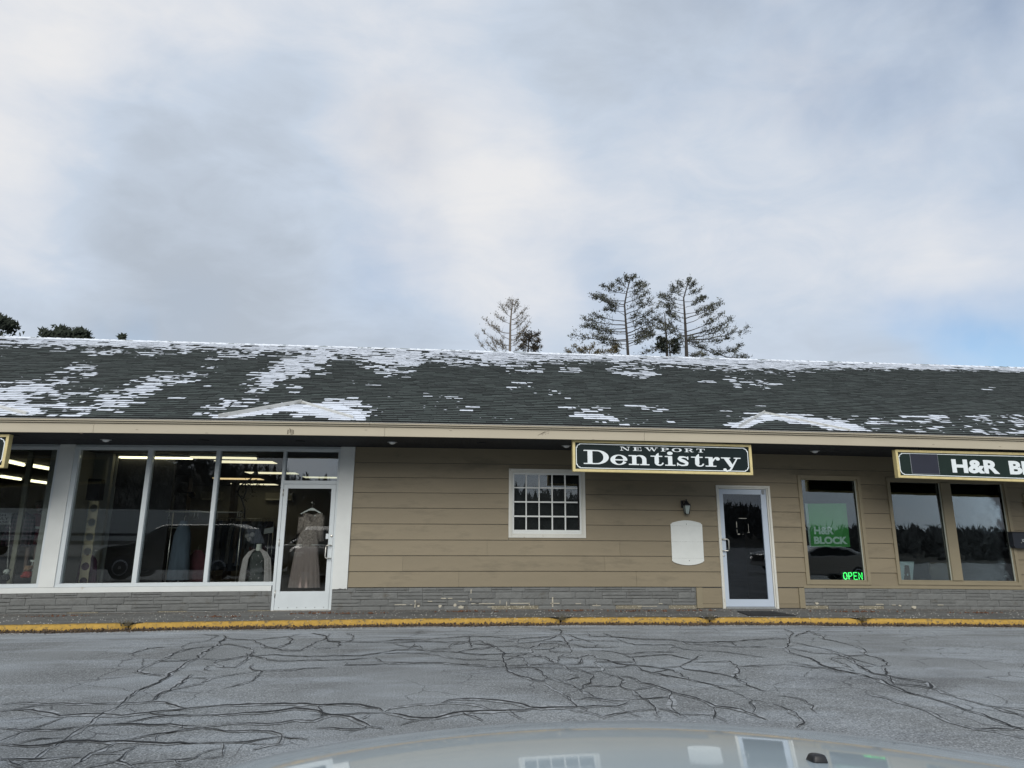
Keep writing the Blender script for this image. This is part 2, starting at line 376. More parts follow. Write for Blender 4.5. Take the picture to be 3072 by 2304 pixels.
vs = [(x, y, ROAD) for y in ys for x in xs]; nx = len(xs)
g.add(vs, [(j*nx+i, j*nx+i+1, (j+1)*nx+i+1, (j+1)*nx+i) for j in range(len(ys)-1) for i in range(nx-1)])
# the ground goes on under and behind the building
vs = [(x, y, ROAD-.02) for y in (-1.2, 14, 60, 900) for x in xs]
g.add(vs, [(j*nx+i, j*nx+i+1, (j+1)*nx+i+1, (j+1)*nx+i) for j in range(3) for i in range(nx-1)])
g.build('ground', m_asph, kind='structure', origin=(0, 0, 0))

# cracks, traced on the pavement: (offset, list of polylines)
CRACKS = """
W 0 2080 .4724
0,75 100,63 220,65 300,70 400,65 480,72 600,70 700,66 760,66 880,63 960,55 1050,60 1110,80 1190,100
840,0 800,40 760,80 700,110 640,140 590,170 575,195 540,215 500,235 440,275 410,300 350,340 300,360 250,395 215,425 150,440 100,474
1020,0 1000,25 960,55
0,118 80,108 200,85 300,72
80,108 200,108 300,125 380,148 440,142 520,135 640,132 700,138 770,145 850,135 940,125 1050,112 1190,100 1270,90
440,142 340,180 260,210 160,232 130,250 60,275 0,302
0,225 80,232 150,240 230,236 380,235 480,218 560,208
230,236 260,210
560,208 680,203 750,200 850,198 930,205 1080,200 1150,210 1270,217
740,198 850,180 960,158 1060,148 1150,142 1270,142
940,125 1070,148
1100,170 1070,195
1158,205 1155,238
1270,228 1150,240 1000,262 900,280 790,305
1000,262 985,295 985,318
0,328 80,332 200,340 300,332 400,312 440,308 560,305 640,315 790,308 900,315 1000,320 1270,320
80,332 160,312 260,292 410,284
740,318 680,345 570,388 520,425 450,474
910,320 830,345 700,375 580,390 700,388 790,385
860,345 800,380 770,415 745,435 800,450 840,474
0,425 200,425 300,420 420,410 540,405
50,425 70,450 110,460 140,474
745,435 660,450 560,474
820,455 900,445 1050,432 1110,430 1180,425 1240,415 1270,388
1110,430 1120,450 1160,470
W 600 2080 .4724
0,90 150,80 300,73 450,73 600,70 760,78 900,72 1010,75 1080,92 1140,100 1165,122
0,142 150,140 280,128 400,125 500,115 600,98 680,105 750,115 780,130 830,142 900,145 960,155 1010,180 1050,195 1080,215 1160,228
760,80 750,95 780,130 765,160
0,220 100,210 200,195 330,195 440,200 520,190 600,175 720,178 780,160 830,150
700,138 830,142 960,135 1090,130 1165,128
1080,135 1000,175
960,140 930,155
730,225 850,225 980,232 1050,225 1060,210
980,240 920,265
0,225 100,232 220,245 330,240 450,245 510,262 520,275 515,300 500,325 420,335 340,362
520,282 640,290 690,300
520,278 400,295 280,315 150,318 0,320
280,318 350,325 450,325
145,318 150,345 140,375 145,405
140,350 50,370 0,390
145,405 80,415 0,420
W 1150 1880 .4724
0,95 80,85 200,85 350,75 540,62 700,65 850,80 950,72 1060,65 1120,55
540,62 545,90 560,110 555,135
0,105 150,100 260,95 400,100 540,100 620,85
200,105 190,125 160,140
50,105 130,125 160,130 230,125 245,145
0,175 100,168 250,170 340,180 420,200 520,212 650,210 760,215
10,165 80,150 200,145 300,158 420,160 550,175 630,182 750,175 950,168
300,148 420,140 430,115 520,105
560,110 640,115 720,130 640,140 520,150 470,162
0,235 200,235 330,232 450,240 560,245 680,255 780,255
520,215 525,235 545,245
620,90 660,110 720,130 750,160 760,190 765,215 775,250 785,280 830,305 900,325 950,342 1010,350 1035,345
700,95 850,95
850,80 850,115 830,125
720,130 820,125 930,140 1000,110 1100,105
930,140 950,170 1000,190 1060,205 1080,235
850,110 980,95 1060,80 1120,55
760,190 850,190 950,168
775,215 820,200 880,198 900,225 920,255 980,275 1010,300 1040,330 1020,355
775,250 850,248 930,245 1030,240 1100,235 1150,250 1170,270 1240,290
785,268 860,262 940,262 1100,265 1160,268
900,200 960,190 1030,195 1080,235
1100,235 1110,205 1130,190 1190,175 1190,150 1180,130 1130,115 1100,105 1110,130 1060,145 950,145
1060,145 1060,160 1190,165
1110,200 1200,198 1260,205 1240,235 1150,240
1170,270 1190,300 1240,325 1140,345 1040,328
1160,258 1240,262
1020,355 1060,385 1120,415 1150,440 1190,465 1225,512
1040,330 1130,350 1180,370
0,548 50,520 150,505 280,497 400,488 520,492 620,508 680,530 720,538
375,487 420,470 520,462 650,466 760,475 850,488 930,515 1000,520 1120,515 1230,515
0,548 100,562 180,580 260,585 330,585 400,565 500,545 620,538 800,535 900,535 960,522
100,632 180,605 260,590
300,590 310,620
500,548 580,575 630,600
800,538 840,570 875,590
1120,55 1135,35 1120,20 1050,20
1120,55 1150,80 1180,130
1000,95 1120,95 1170,105
W 380 1880 .6299
0,345 40,310 110,285 180,250 200,225 240,210 270,185 300,165 345,150 360,125 430,95 440,75 475,55 460,42
125,349 170,315 230,290 265,262 310,230
185,240 120,230 50,218 80,195 180,155 220,130 280,112 350,100 435,92
0,220 50,218
270,112 270,92 310,78 380,70 420,50 440,45 360,38
475,55 520,62 600,65 640,85 655,105
605,65 650,60 740,52 830,35
770,50 790,65 780,80 720,100 660,100
430,95 480,85 540,95 590,105 605,120 580,135 500,155 450,160 345,152
130,168 250,165 345,152
605,120 570,160 520,195 460,195 415,175 430,165 550,145 700,135 860,145 980,140 1120,140 1190,130 1240,118
565,130 640,150 720,165 860,162 980,160 1080,158 1150,152
640,85 680,100 740,115 830,115 900,75 945,60 970,35
880,32 945,45 955,68 1020,78 1010,98
955,68 1100,75 1200,75 1225,72
1050,32 1080,45 1075,65 1040,78
860,95 900,105 1010,100
1050,165 1040,185 1190,182 1225,178
1185,150 1210,165 1225,168
635,212 760,210 860,200 950,198
605,180 585,195 600,208 635,212 630,235 600,260 530,280 450,300
395,250 500,232 635,210
310,245 395,250 350,275 210,302
420,182 380,190 370,208 400,212
0,138 50,120 100,105 180,98
W 1700 1900 .2713
0,95 60,70 240,80 490,88 580,100
230,0 250,35 400,40 480,25 495,48
400,5 500,40 750,65 1000,75 1150,75 1300,100 1500,105 1650,98 1800,95 1880,140
1280,95 1320,130
1630,130 1680,105 1850,95 2000,80 2212,65
1300,105 1500,130 1700,140 1850,150 2212,150
550,60 640,100 750,130 1150,130 1200,140 1150,170 1130,205
1170,145 1300,180 1500,190 1700,205 1900,230 2212,275
250,190 500,205 640,235 740,290 765,350
620,235 850,215 1000,210 1280,205
700,270 900,250 1100,240 1160,245 1400,295
0,10 120,60 210,80 290,105
350,125 320,155 120,150
0,110 60,120 200,160 600,155
330,285 450,300 560,340 680,355 760,350
330,320 500,320 640,322 760,320
0,350 120,345 180,320 130,270 250,235 320,255 335,300 320,345 400,385 410,440
130,375 280,380 400,385
0,390 100,400 200,430 290,460 300,490 260,520 220,570 150,630
240,430 400,425
410,440 560,480 640,525 590,575 650,620 740,640 830,725 900,750 980,830 1040,945
560,480 700,490 780,520 820,550 1000,590 1130,640 1160,655 1300,690 1430,720 1560,770 1640,810 1820,830 2060,900 2212,960
740,635 950,590
840,725 1130,710
60,735 250,720 420,740 700,730 860,730
150,630 300,710 450,750 560,780
0,820 110,820 300,810 560,815 640,790 700,760
570,815 640,870 840,940
0,700 50,760 110,815 180,825 210,875
0,845 200,875 330,905 400,930 520,900 700,870 860,852 980,848
0,545 80,590 150,630
410,385 560,380 640,375 700,355 900,370 1030,390 1180,415 1350,515 1600,570 1850,650 2030,735 2212,775
1040,385 1250,370 1300,400 1480,420 1700,455 1840,490 1990,575 2212,650
740,365 930,440 1150,480 1350,515
930,440 1150,405
1250,370 1400,300 1500,240
1400,320 1600,320 1800,310 1860,350 1910,420 1850,490 1920,520 1925,530
1600,570 1850,585 2000,600
1890,370 2212,360
1150,650 1140,700 1170,760 1160,830 1200,870 1260,930
980,830 1120,860 1200,885 1340,950
1250,900 1400,905 1620,915
1650,815 1640,870 1620,960
1640,915 1780,985
2030,735 2060,800 2090,840 2050,900
220,585 400,590 590,590
W 1536 1820 .69440
1130,420 1200,450 1235,475 1258,495 1230,525
1200,240 1340,265 1440,290
1100,140 1190,138
1150,385 1230,395 1270,410 1300,440 1315,460
1180,98 1215,115 1195,140 1200,160 1180,180 1200,200 1300,230 1340,255 1400,275 1480,290 1600,320 1640,345 1700,370 1800,395 1880,420 1950,445 2060,480 2140,510 2260,550
1280,105 1340,130 1350,142 1400,150 1480,170 1520,185 1530,210 1590,225 1625,245 1600,262
1200,150 1280,170 1360,185 1440,210 1500,235 1600,262
1220,130 1290,105
1530,210 1440,215 1380,225 1440,250 1480,280
1200,180 1300,200 1400,205 1450,225 1520,260 1560,255
1600,262 1620,290 1640,320 1655,345
1490,250 1560,290 1620,300 1700,315 1800,330 1815,355 1760,345 1650,335
1815,355 1900,385 2000,415 2080,435 2260,490
2080,435 2150,440 2260,455
1530,375 1640,405 1720,430 1800,455 1850,480 1900,505 2000,530 2100,545 2260,580
1990,535 2100,530 2260,530
1100,255 1180,250
1180,250 1300,265 1440,265
"""
m_crack = mat('open_crack', (.020, .022, .024), .95, .3, 60)
m_fill = mat('crack_frost', (.32, .335, .345), .9, .25, 30, dirt=(.17, .178, .18), dscale=14, dthr=.46, dsoft=.08)
HOODX = 1.0
def ribbon(mb, pts, w0, lift, seed, jit):
    rnd = random.Random(seed); P = []
    for (a, b) in zip(pts[:-1], pts[1:]):
        d = math.dist(a, b); n = max(1, int(d/0.07))
        nx_, ny_ = -(b[1]-a[1])/max(d, 1e-6), (b[0]-a[0])/max(d, 1e-6)
        for i in range(n):
            t = i/n; o = rnd.gauss(0, jit) if i else 0
            P.append((a[0]+(b[0]-a[0])*t+nx_*o, a[1]+(b[1]-a[1])*t+ny_*o))
    P.append(tuple(pts[-1][:2])); n = len(P); vs = []; slow = 1.0
    for i, p in enumerate(P):
        slow = min(1.5, max(.5, slow+rnd.gauss(0, .14)))
        q0, q1 = P[max(0, i-1)], P[min(n-1, i+1)]; dx, dy = q1[0]-q0[0], q1[1]-q0[1]; l = math.hypot(dx, dy) or 1
        w = w0*slow*(.65+.7*rnd.random())*min(1, .25+min(i, n-1-i)/3)*(1+1.25*abs(dx)/l)
        z = road_z(p[0])+lift
        vs += [(p[0]-dy/l*w, p[1]+dx/l*w, z), (p[0]+dy/l*w, p[1]-dx/l*w, z)]
    mb.add(vs, [(2*i, 2*i+1, 2*i+3, 2*i+2) for i in range(n-1)])
ck, fr = MB(), MB(); k = 0
for row in CRACKS.strip().split('\n'):
    if row[0] == 'W': ox, oy, osc = [float(v) for v in row.split()[1:]]; continue
    k += 1; ln = [tuple(float(c) for c in p.split(',')) for p in row.split()]
    pts = [onroad(ox+x*osc, oy+y*osc)[:2] for x, y in ln]
    wt = random.Random(k*3).uniform(.65, 1.2)*(1.1 if len(ln) > 9 else 1)
    ribbon(ck, pts, .0044*wt, .008, k, .012); ribbon(fr, pts, .014*wt, .004, k+500, .014)
# slight differences in height keep crossing ribbons apart
for mb, st in ((ck, .0000035), (fr, .0000018)):
    mb.v = [(x, y, z+st*i % .0018) for i, (x, y, z) in enumerate(mb.v)]
fr.build('crack_frost', m_fill, kind='structure', origin=(0, -6, 0), bowed=False)
ck.build('pavement_crack', m_crack, kind='structure', origin=(0, -6, 0), bowed=False)

# sidewalk: kerb front edge follows the photograph
def kerb_y(x):                 # distance of the kerb's top front edge from the wall
    K = [(-30, 1.66), (-6.4, 1.64), (-3, 1.52), (1.0, 1.40), (4.5, 1.46), (9.2, 1.72), (12, 1.80), (40, 1.85)]
    for (a, b), (c, d) in zip(K[:-1], K[1:]):
        if a <= x <= c: return -(b+(d-b)*(x-a)/(c-a))
    return -1.8
m_walk = mat('old_concrete_walk', (.085, .087, .082), .9, .22, 2.2, .006, 40, col2=(.165, .166, .160), stretch=(.5, 1.6, 1), dirt=(.23, .23, .225), dscale=16, dthr=.60, dsoft=.05)
m_kerb = mat('yellow_kerb_paint', (.43, .265, .05), .8, .16, 9, .014, 24, dirt=(.15, .115, .06), dscale=19, dthr=.53, dsoft=.10)
w = MB(); X = [-30+i*.5 for i in range(141)]
for a, b in zip(X[:-1], X[1:]):
    y0, y1 = kerb_y(a)+.13, kerb_y(b)+.13
    w.add([(a, .6, 0), (a, y0, 0), (b, y1, 0), (b, .6, 0)], [(0, 1, 2, 3)])
w.build('sidewalk', m_walk, kind='structure', origin=(0, 0, 0))
# kerb stones, cast in lengths with open joints
JX = [onroad(px, 1868)[0] for px in (462, 1676, 2118, 2556)]
JX = [-30, -20, -12.0, -8.6]+JX[:1]+JX[1:]+[11.4, 16, 24, 40]
kb = thing('kerb', (2, kerb_y(2), ROAD), 'long low concrete kerb painted yellow along the edge of the sidewalk', 'kerb')
prof = [(.13, 0.0), (.03, .001), (.006, -.014), (-.006, -.055), (-.016, -.12), (.13, -.12)]
rk = random.Random(3)
for a, b in zip(JX[:-1], JX[1:]):
    n = max(2, int((b-a)/.09)); mb = MB(); vs = []
    a2, b2 = a+.02, b-.02
    for i in range(n+1):
        x = a2+(b2-a2)*i/n; e_ = .05*max(0, 1-min(i, n-i)/2.0)
        for (dy, dz) in prof:
            vs.append((x, kerb_y(x)-(-dy) + (e_ if dy < .1 else 0)+rk.uniform(-.004, .004), dz - (e_*.6 if dz > -.1 else 0)+rk.uniform(-.003, .003)*(dz > -.1)))
    m_ = len(prof); fs = [(i*m_+j, i*m_+(j+1) % m_, (i+1)*m_+(j+1) % m_, (i+1)*m_+j) for i in range(n) for j in range(m_)]
    fs += [tuple(range(m_)), tuple(range(n*m_, n*m_+m_))[::-1]]
    mb.add(vs, fs, True).build('kerb_stone', m_kerb, parent=kb)

# loose grit, salt crumbs and leaf litter
def grit(name, mt, n, fn, s0, s1, seed, flat=.5):
    rd = random.Random(seed); mb = MB()
    for _ in range(n):
        x, y, z = fn(rd); s = rd.uniform(s0, s1); a = rd.uniform(0, 6.28)
        vs = []
        for q in range(3): vs.append((x+s*math.cos(a+q*2.1+rd.uniform(-.4, .4)), y+s*math.sin(a+q*2.1), z))
        vs.append((x+rd.uniform(-.3, .3)*s, y, z+s*flat*rd.uniform(.6, 1.6)))
        mb.add(vs, [(0, 1, 3), (1, 2, 3), (2, 0, 3)])
    mb.build(name, mt, kind='stuff', origin=(0, 0, 0), bowed=True)
m_salt = mat('pale_salt_crumb', (.55, .54, .50), .9, .3, 9)
m_leaf = mat('brown_leaf_litter', (.085, .060, .040), .9, .5, 30)
m_grit = mat('dark_grit', (.16, .15, .135), .95, .5, 60)
grit('salt_crumbs', m_salt, 1500, lambda r: (r.uniform(-9, 12), kerb_y(0)*r.random()**.75*1.08-.01, 0.001), .005, .014, 1)
grit('salt_crumbs', m_salt, 1600, lambda r: ((lambda x: (x, kerb_y(x)-.05-abs(r.gauss(0, .10)), ROAD+.001))(r.uniform(-9, 12))), .004, .011, 2)
grit('gutter_litter', m_leaf, 8200, lambda r: ((lambda x: (x, kerb_y(x)-.035-abs(r.gauss(0, .035)*(1+.9*math.sin(x*2.1)+.5*math.sin(x*5.3))), ROAD+.001+r.random()*r.random()*.045))(r.uniform(-9, 12.5))), .008, .026, 3, .9)
grit('gutter_grit', m_grit, 4200, lambda r: ((lambda x: (x, kerb_y(x)-.04-abs(r.gauss(0, .085)), ROAD+.001))(r.uniform(-9, 12.5))), .004, .012, 4)
grit('walk_grit', m_grit, 6000, lambda r: (r.uniform(-9, 12), -.06-abs(r.gauss(0, .16)), 0.001), .004, .013, 5)
def tuft(r):
    c = r.choice([(-3.5, -.9), (-2.2, -.55), (-1.5, -.62), (2.1, -.42), (4.2, -.42), (7.2, -.6), (3.3, -.5), (.3, -.45), (-6.3, -.5), (9.4, -.7)])
    return (c[0]+r.gauss(0, .28), c[1]+r.gauss(0, .035), .002+r.random()*.012)
m_rustleaf = mat('rusty_dead_leaves', (.12, .055, .03), .9, .4, 20)
grit('dead_leaves', m_rustleaf, 420, tuft, .010, .030, 6, .7)
# grass and weeds that grow out of the kerb joints
wd = MB(); rd = random.Random(9)
for jx in JX[3:9]:
    for _ in range(60):
        x = jx+rd.gauss(0, .035); y = kerb_y(x)+rd.uniform(-.05, .08); z = -.03
        dx, dy, h = rd.gauss(0, .05), rd.gauss(0, .04), rd.uniform(.03, .12)
        wd.add([(x-.003, y, z), (x+.003, y, z), (x+dx, y+dy, z+h)], [(0, 1, 2)])
wd.build('dry_weeds', mat('dry_weed', (.10, .085, .05), .9, .4, 30), kind='stuff', origin=(0, 0, 0))
#__PART2__
# =================================================================== THE BUILDING
bld = thing('shop_building', (2.0, 3.0, 0.0), 'long low commercial building with tan siding, stone base and snowy green shingle roof', 'building')
ZS = 2.85            # soffit height
def rect(x0p, y0p, x1p, y1p, d=0.0):
    a = at(x0p, y0p, d); b = at(x1p, y1p, d); return a[0], b[0], b[1], a[1]      # x0,x1,z0,z1
def vx(a, b, d=0.0): return (at(*a, d)[0]+at(*b, d)[0])/2
WINX = (vx((1525.7,1405),(1525.7,1612)), vx((1752,1411),(1758,1614)), at(1640,1613.5)[1], at(1640,1408)[1])
DRX = (vx((2143.5,1455.5),(2168.6,1822)), vx((2304.8,1458),(2335.6,1823.8)), 0.0, at(2220,1457)[1])
R1X = (vx((2388.7,1426),(2417.8,1753)), vx((2574.7,1428.6),(2611.4,1754)), at(2510,1753.5)[1], at(2480,1427.5)[1])
R2X = (vx((2653.6,1433.6),(2693,1753.6)), vx((3016,1441),(3057.6,1756)), at(2870,1755)[1], at(2800,1436)[1])
R3X = (at(3064, 1490)[0], at(3064, 1490)[0]+1.4, 1.16, at(3064, 1482)[1])
PILR = (vx((1023.7,1342),(997.8,1765.5)), vx((1066.5,1341),(1043,1766)))
OPEN = [WINX, DRX, R1X, R2X, R3X]
ZB = at(1500, 1761.5)[1]; print('siding bottom', ZB, 'door', DRX, 'win', WINX, 'R1', R1X, 'R2', R2X, 'pil', PILR)
cy_ = [1761.5, 1714, 1667, 1620, 1572.5, 1525.3, 1479.5, 1434.5, 1390.7, 1350]
CZ = [at(1300, y)[1] for y in cy_]; CZ[-1] = CZ[-2]+(CZ[-2]-CZ[-3]); CZ = [z for z in CZ if z < ZS-.02]+[ZS]
print('courses', [round(c, 3) for c in CZ])
JNT = {0: [1376, 1909], 1: [1208, 1814], 2: [1461, 1859], 3: [1526]}
core = MB(); wall = thing('tan_siding', (2.5, 0, 0), None, None, parent=bld)
rb = random.Random(5)
def segs(z0, z1):
    """free stretches of wall between the openings in a course"""
    cuts = sorted([(o[0], o[1]) for o in OPEN if o[2] < z1-.01 and o[3] > z0+.01]); x = PILR[1]; out_ = []
    for a, b in cuts:
        if a > x+.02: out_.append((x, a))
        x = max(x, b)
    out_.append((x, 15.0)); return out_
for i, (z0, z1) in enumerate(zip(CZ[:-1], CZ[1:])):
    xe = sorted({PILR[1], 15.0}|{e for o in OPEN if o[2] < z1-.004 and o[3] > z0+.004 for e in o[:2]})
    cols_ = []
    for p, q in zip(xe[:-1], xe[1:]):
        m_ = (p+q)/2; o = next((o for o in OPEN if o[0] < m_ < o[1] and o[2] < z1-.004 and o[3] > z0+.004), None)
        if o is None: cols_.append((p, q, z0, z1))
        else:
            if o[2] > z0+.01: cols_.append((p, q, z0, o[2]))
            if o[3] < z1-.01: cols_.append((p, q, o[3], z1))
    for (x0, x1, a, b) in cols_:
        core.box(x0, x1, .002, .14, a, b, 2)
        js = sorted([at(px, cy_[i]-20)[0] for px in JNT.get(i, [])]+[x0, x1]+([rb.uniform(11, 13)] if x1 > 14 else []))
        js = [q for q in js if x0 <= q <= x1]
        for (p, q) in zip(js[:-1], js[1:]):
            if q-p < .03: continue
            lo = -(.030-.020*(a-z0)/(z1-z0)); hi = -(.030-.020*(b-z0)/(z1-z0))
            g0 = .0015 if (p != x0 or (a, b) == (z0, z1) and x0 == PILR[1]) else 0; g1 = .0015 if q != x1 else 0
            n = max(1, int((q-p)/1.2)); vs = []; fs = []
            gb = .006 if a == z0 else .0; gt = .001 if b == z1 else .0
            for s_ in range(n+1):
                x = p+g0+(q-p-g0-g1)*s_/n
                w_ = rb.uniform(-.0015, .0015) if (0 < s_ < n and a == z0) else 0
                vs += [(x, lo, a+gb+w_), (x, hi, b-gt), (x, 0, b-gt), (x, 0, a+gb+w_)]
            for s_ in range(n):
                u = 4*s_
                for kq in range(4): fs.append((u+kq, u+4+kq, u+4+(kq+1) % 4, u+(kq+1) % 4))
            fs += [(0, 1, 2, 3), (4*n+3, 4*n+2, 4*n+1, 4*n)]
            MB().add(vs, fs).build('siding_board', m_siding, parent=wall)
# core below the siding
for (x0, x1) in ((PILR[0]-.05, DRX[0]), (DRX[1], 15.0)): core.box(x0, x1, .004, .14, -.1, ZB, 6)
core.box(PILR[0], PILR[1], .002, .14, ZB, ZS)
core.build('wall', m_mortar, parent=bld, kind='structure')

# boarded panels either side of the right hand door
pnl = [(vx((2086,1762),(2090,1822)), DRX[0]), (DRX[1], vx((2411,1762),(2412.5,1824)))]
for s_, (a, b) in enumerate(pnl):
    grp = thing('base_panel', ((a+b)/2, 0, 0), None, None, parent=bld)
    tx = (a, a+.115) if s_ == 0 else (b-.105, b)
    MB().box(tx[0], tx[1], -.045, 0, .01, ZB-.003).build('trim_board', m_trimtan, parent=grp, bevel=.002)
    p, q = (a+.118, b-.002) if s_ == 0 else (a+.002, b-.108)
    zs = [.012, .085, ZB-.01]
    for u, v in zip(zs[:-1], zs[1:]):
        MB().box(p, q, -.022, 0, u+.002, v-.002).build('siding_board', m_siding, parent=grp, bevel=.002)

# ---- stone veneer base
def stones(x0, x1, ztop, seed, depth=.03):
    """coursed ledge-stone panels: pieces of one or half a course, all cast with rough faces"""
    rd = random.Random(seed); grp = thing('stone_base', ((x0+x1)/2, 0, 0), None, None, parent=bld)
    rows = []; z = ztop; H = [.080, .118, .112, .078, .10]
    bond = 0
    for h in H:
        rows.append((z-h, z)); z -= h
        if z < -.12: break
    for ri, (z0, z1) in enumerate(rows):
        x = x0-rd.uniform(0, .2)
        while x < x1:
            w_ = rd.choice([.48, .48, .44, .36, .24, .50]); a, b = max(x, x0), min(x+w_, x1); x += w_
            if b-a < .03: continue
            if b > x1-.04: b = x1
            split = rd.random() < .42 and ri not in (3, 5)
            for (u, v) in (((z0, z0+(z1-z0)*.48), (z0+(z1-z0)*.48, z1)) if split else ((z0, z1),)):
                if v-u < .012 or v < -.06: continue
                g = .0022; nx_ = max(2, int((b-a)/.05)); mb = MB(); vs = []
                for iz, zf in enumerate((0, 1)):
                    pass
                lv = [(0, .5), (.18, 1), (.82, 1), (1, .5)]
                dep = depth*rd.uniform(.75, 1.15)
                for ix in range(nx_+1):
                    xx = a+g+(b-a-2*g)*ix/nx_
                    ed = .6 if ix in (0, nx_) else 1
                    vs.append((xx, 0.0, u+g))
                    for (t, k_) in lv: vs.append((xx, -dep*(.35+.65*min(ed, k_))-rd.uniform(0, .004)*ed, u+g+(v-u-2*g)*t))
                    vs.append((xx, 0.0, v-g))
                fs = [(i_*6+j_, i_*6+6+j_, i_*6+7+j_, i_*6+1+j_) for i_ in range(nx_) for j_ in range(5)]
                fs += [tuple(range(6)), tuple(nx_*6+q for q in range(6))[::-1]]
                bare = (ri >= 3 and rd.random() < .16)
                mb.add(vs, fs).build('stone', m_barestone if bare else m_stone, parent=grp)
    return grp
ZSL = .328
stones(-9.6, at(815, 1800)[0], ZSL-.003, 11)
stones(vx((997,1768),(992,1827))+.004, pnl[0][0]-.002, ZB-.004, 12)
stones(pnl[1][1]+.002, 13.2, ZB-.008, 13, .022)
# bare mortar showing where the paint has flaked
rm = MB()
for (px, py, w_, h_) in [(1340,1795,36,2.5),(1385,1804,22,2),(1413,1785,2.5,34),(1290,1804,14,2),(1245,1812,3,22),(1210,1814,54,2),(1455,1811,60,2),(1455,1821,60,2),(1425,1811,24,2),
                         (1520,1811,2.5,12),(1560,1810,62,2.2),(1588,1812,2.5,8),(1658,1806,4,30),(1665,1810,30,2.2),(1735,1811,18,2),(1790,1817,26,2),(1790,1814,2,10),(1982,1811,12,2),(1945,1819,58,1.6),
                         (2640,1813,26,2.2),(2682,1815,12,2),(2822,1815,20,2),(1500,1806,2,10)]:
    x, z = at(px, py, .035)
    rm.box(x-w_/354, x+w_/354, -.0345, -.02, z-h_/354, z+h_/354)
for (px, py, w_, h_) in [(1320,1818,14,12),(1365,1816,10,14),(1383,1822,22,12),(1255,1818,10,6),(2452,1810,14,8),(2742,1822,18,12),(2700,1817,10,6)]:
    x, z = at(px, py, .035); rr = random.Random(px); n = 11
    rm.prism([(x+w_/354*math.cos(2*math.pi*i/n)*rr.uniform(.6, 1.1), z+h_/354*math.sin(2*math.pi*i/n)*rr.uniform(.5, 1.1)) for i in range(n)], lambda u, v, t: (u, t, v), -.036, -.02)
rm.build('bare_mortar', m_rawmortar, parent=bld, kind='stuff')

# ---- soffit, fascia, roof
sof = thing('soffit', (2, -.8, ZS), None, None, parent=bld)
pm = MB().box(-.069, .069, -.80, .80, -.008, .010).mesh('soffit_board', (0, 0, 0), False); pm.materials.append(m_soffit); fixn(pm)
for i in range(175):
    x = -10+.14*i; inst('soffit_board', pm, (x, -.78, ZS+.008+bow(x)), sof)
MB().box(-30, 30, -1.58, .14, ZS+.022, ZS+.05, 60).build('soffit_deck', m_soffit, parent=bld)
FB = 2.822; FD = 1.60
fas = thing('fascia', (2, -FD, FB), None, None, parent=bld)
fj = [-30, -20, -9.0]+[at(px, 1300, FD)[0] for px in (278, 1154, 1933)]+[10.6, 20, 30]
for a, b in zip(fj[:-1], fj[1:]): MB().box(a+.0015, b-.0015, -FD, -FD+.03, FB, FB+.150, 12).build('fascia_board', m_fascia, parent=fas, bevel=.003)
tj = [-30, -15]+[at(px, 1280, FD)[0] for px in (372, 1110, 1653, 2166)]+[11.5, 30]
for a, b in zip(tj[:-1], tj[1:]): MB().box(a+.001, b-.001, -FD-.030, -FD+.01, FB+.156, FB+.176, 12).build('lower_trim', m_fascia, parent=fas, bevel=.003)
tj = [-30, -17]+[at(px, 1270, FD)[0] for px in (526, 1110, 2240)]+[12.5, 30]
for a, b in zip(tj[:-1], tj[1:]): MB().box(a+.001, b-.001, -FD-.060, -FD+.01, FB+.182, FB+.206, 12).build('upper_trim', m_fascia, parent=fas, bevel=.005)
MB().box(-30, 30, -FD-.070, -FD+.02, FB+.208, FB+.216, 60).build('drip_edge', m_divert, parent=fas)
# bird-scratched mark and peeled spots on the fascia
sc = MB()
def scratch(px, py, w_, n, seed):
    rr = random.Random(seed); x, z = at(px, py, FD)
    pts = [(x+rr.uniform(-1, 1)*w_/354, -FD-.001, z+rr.uniform(-1, 1)*.045) for _ in range(n)]
    sc.tube(pts, .0022, 4)
scratch(871, 1292, 9, 12, 1); scratch(1625, 1300, 26, 7, 2); scratch(1640, 1297, 18, 6, 4)
for (px, py) in ((244,1301),(411,1289),(1098,1290),(2800,1334),(2060,1330),(1352,1292),(3000,1340),(620,1299),(1780,1318)):
    x, z = at(px, py, FD); sc.box(x-.02, x+.02, -FD-.001, -FD+.001, z-.003, z+.003)
sc.build('scratch_marks', mat('bare_wood_scar', (.16, .13, .10), .9, .2, 20), parent=fas, kind='stuff')
text('painted_number', '13', mat('old_brown_mark', (.13, .11, .08), .8, .2, 20), fas, at(862, 1301, FD)[0], at(862, 1303, FD)[1], FD+.002, .075, .10, bold=.0)

EY, EZ, SL, RUN = -FD-.075, FB+.222, .47, 6.40
cs, sn = 1/math.hypot(1, SL), SL/math.hypot(1, SL); SLEN = RUN/cs
def roofpt(x, s, n=0.0):
    """point on the front slope: s metres up from the eave, n above the deck"""
    k_ = 1-s/SLEN
    return (x, EY+s*cs-n*sn, EZ+s*sn+n*cs+bow(x)*k_)
def roofhit(px, py):
    r = ray(px, py); k_ = 1
    bz = 0
    for _ in range(5):
        # (CAM + r t): z = EZ + bz + SL*(y-EY)
        t = (EZ+bz-CAM[2]+SL*(CAM[1]-EY))/(r[2]-SL*r[1]); x = r[0]*t; y = CAM[1]+r[1]*t
        s_ = (y-EY)/cs; bz = bow(x)*(1-s_/SLEN)
    return x, s_
0 and print('ridge check', [roofhit(px, py) for px, py in ((0, 1010), (1024, 1043), (2048, 1073), (3072, 1108))], 'len', SLEN)
roof = thing('roof', (2, 0, EZ), None, None, parent=bld)
dk = MB(); X = [-30+i*1.5 for i in range(41)]
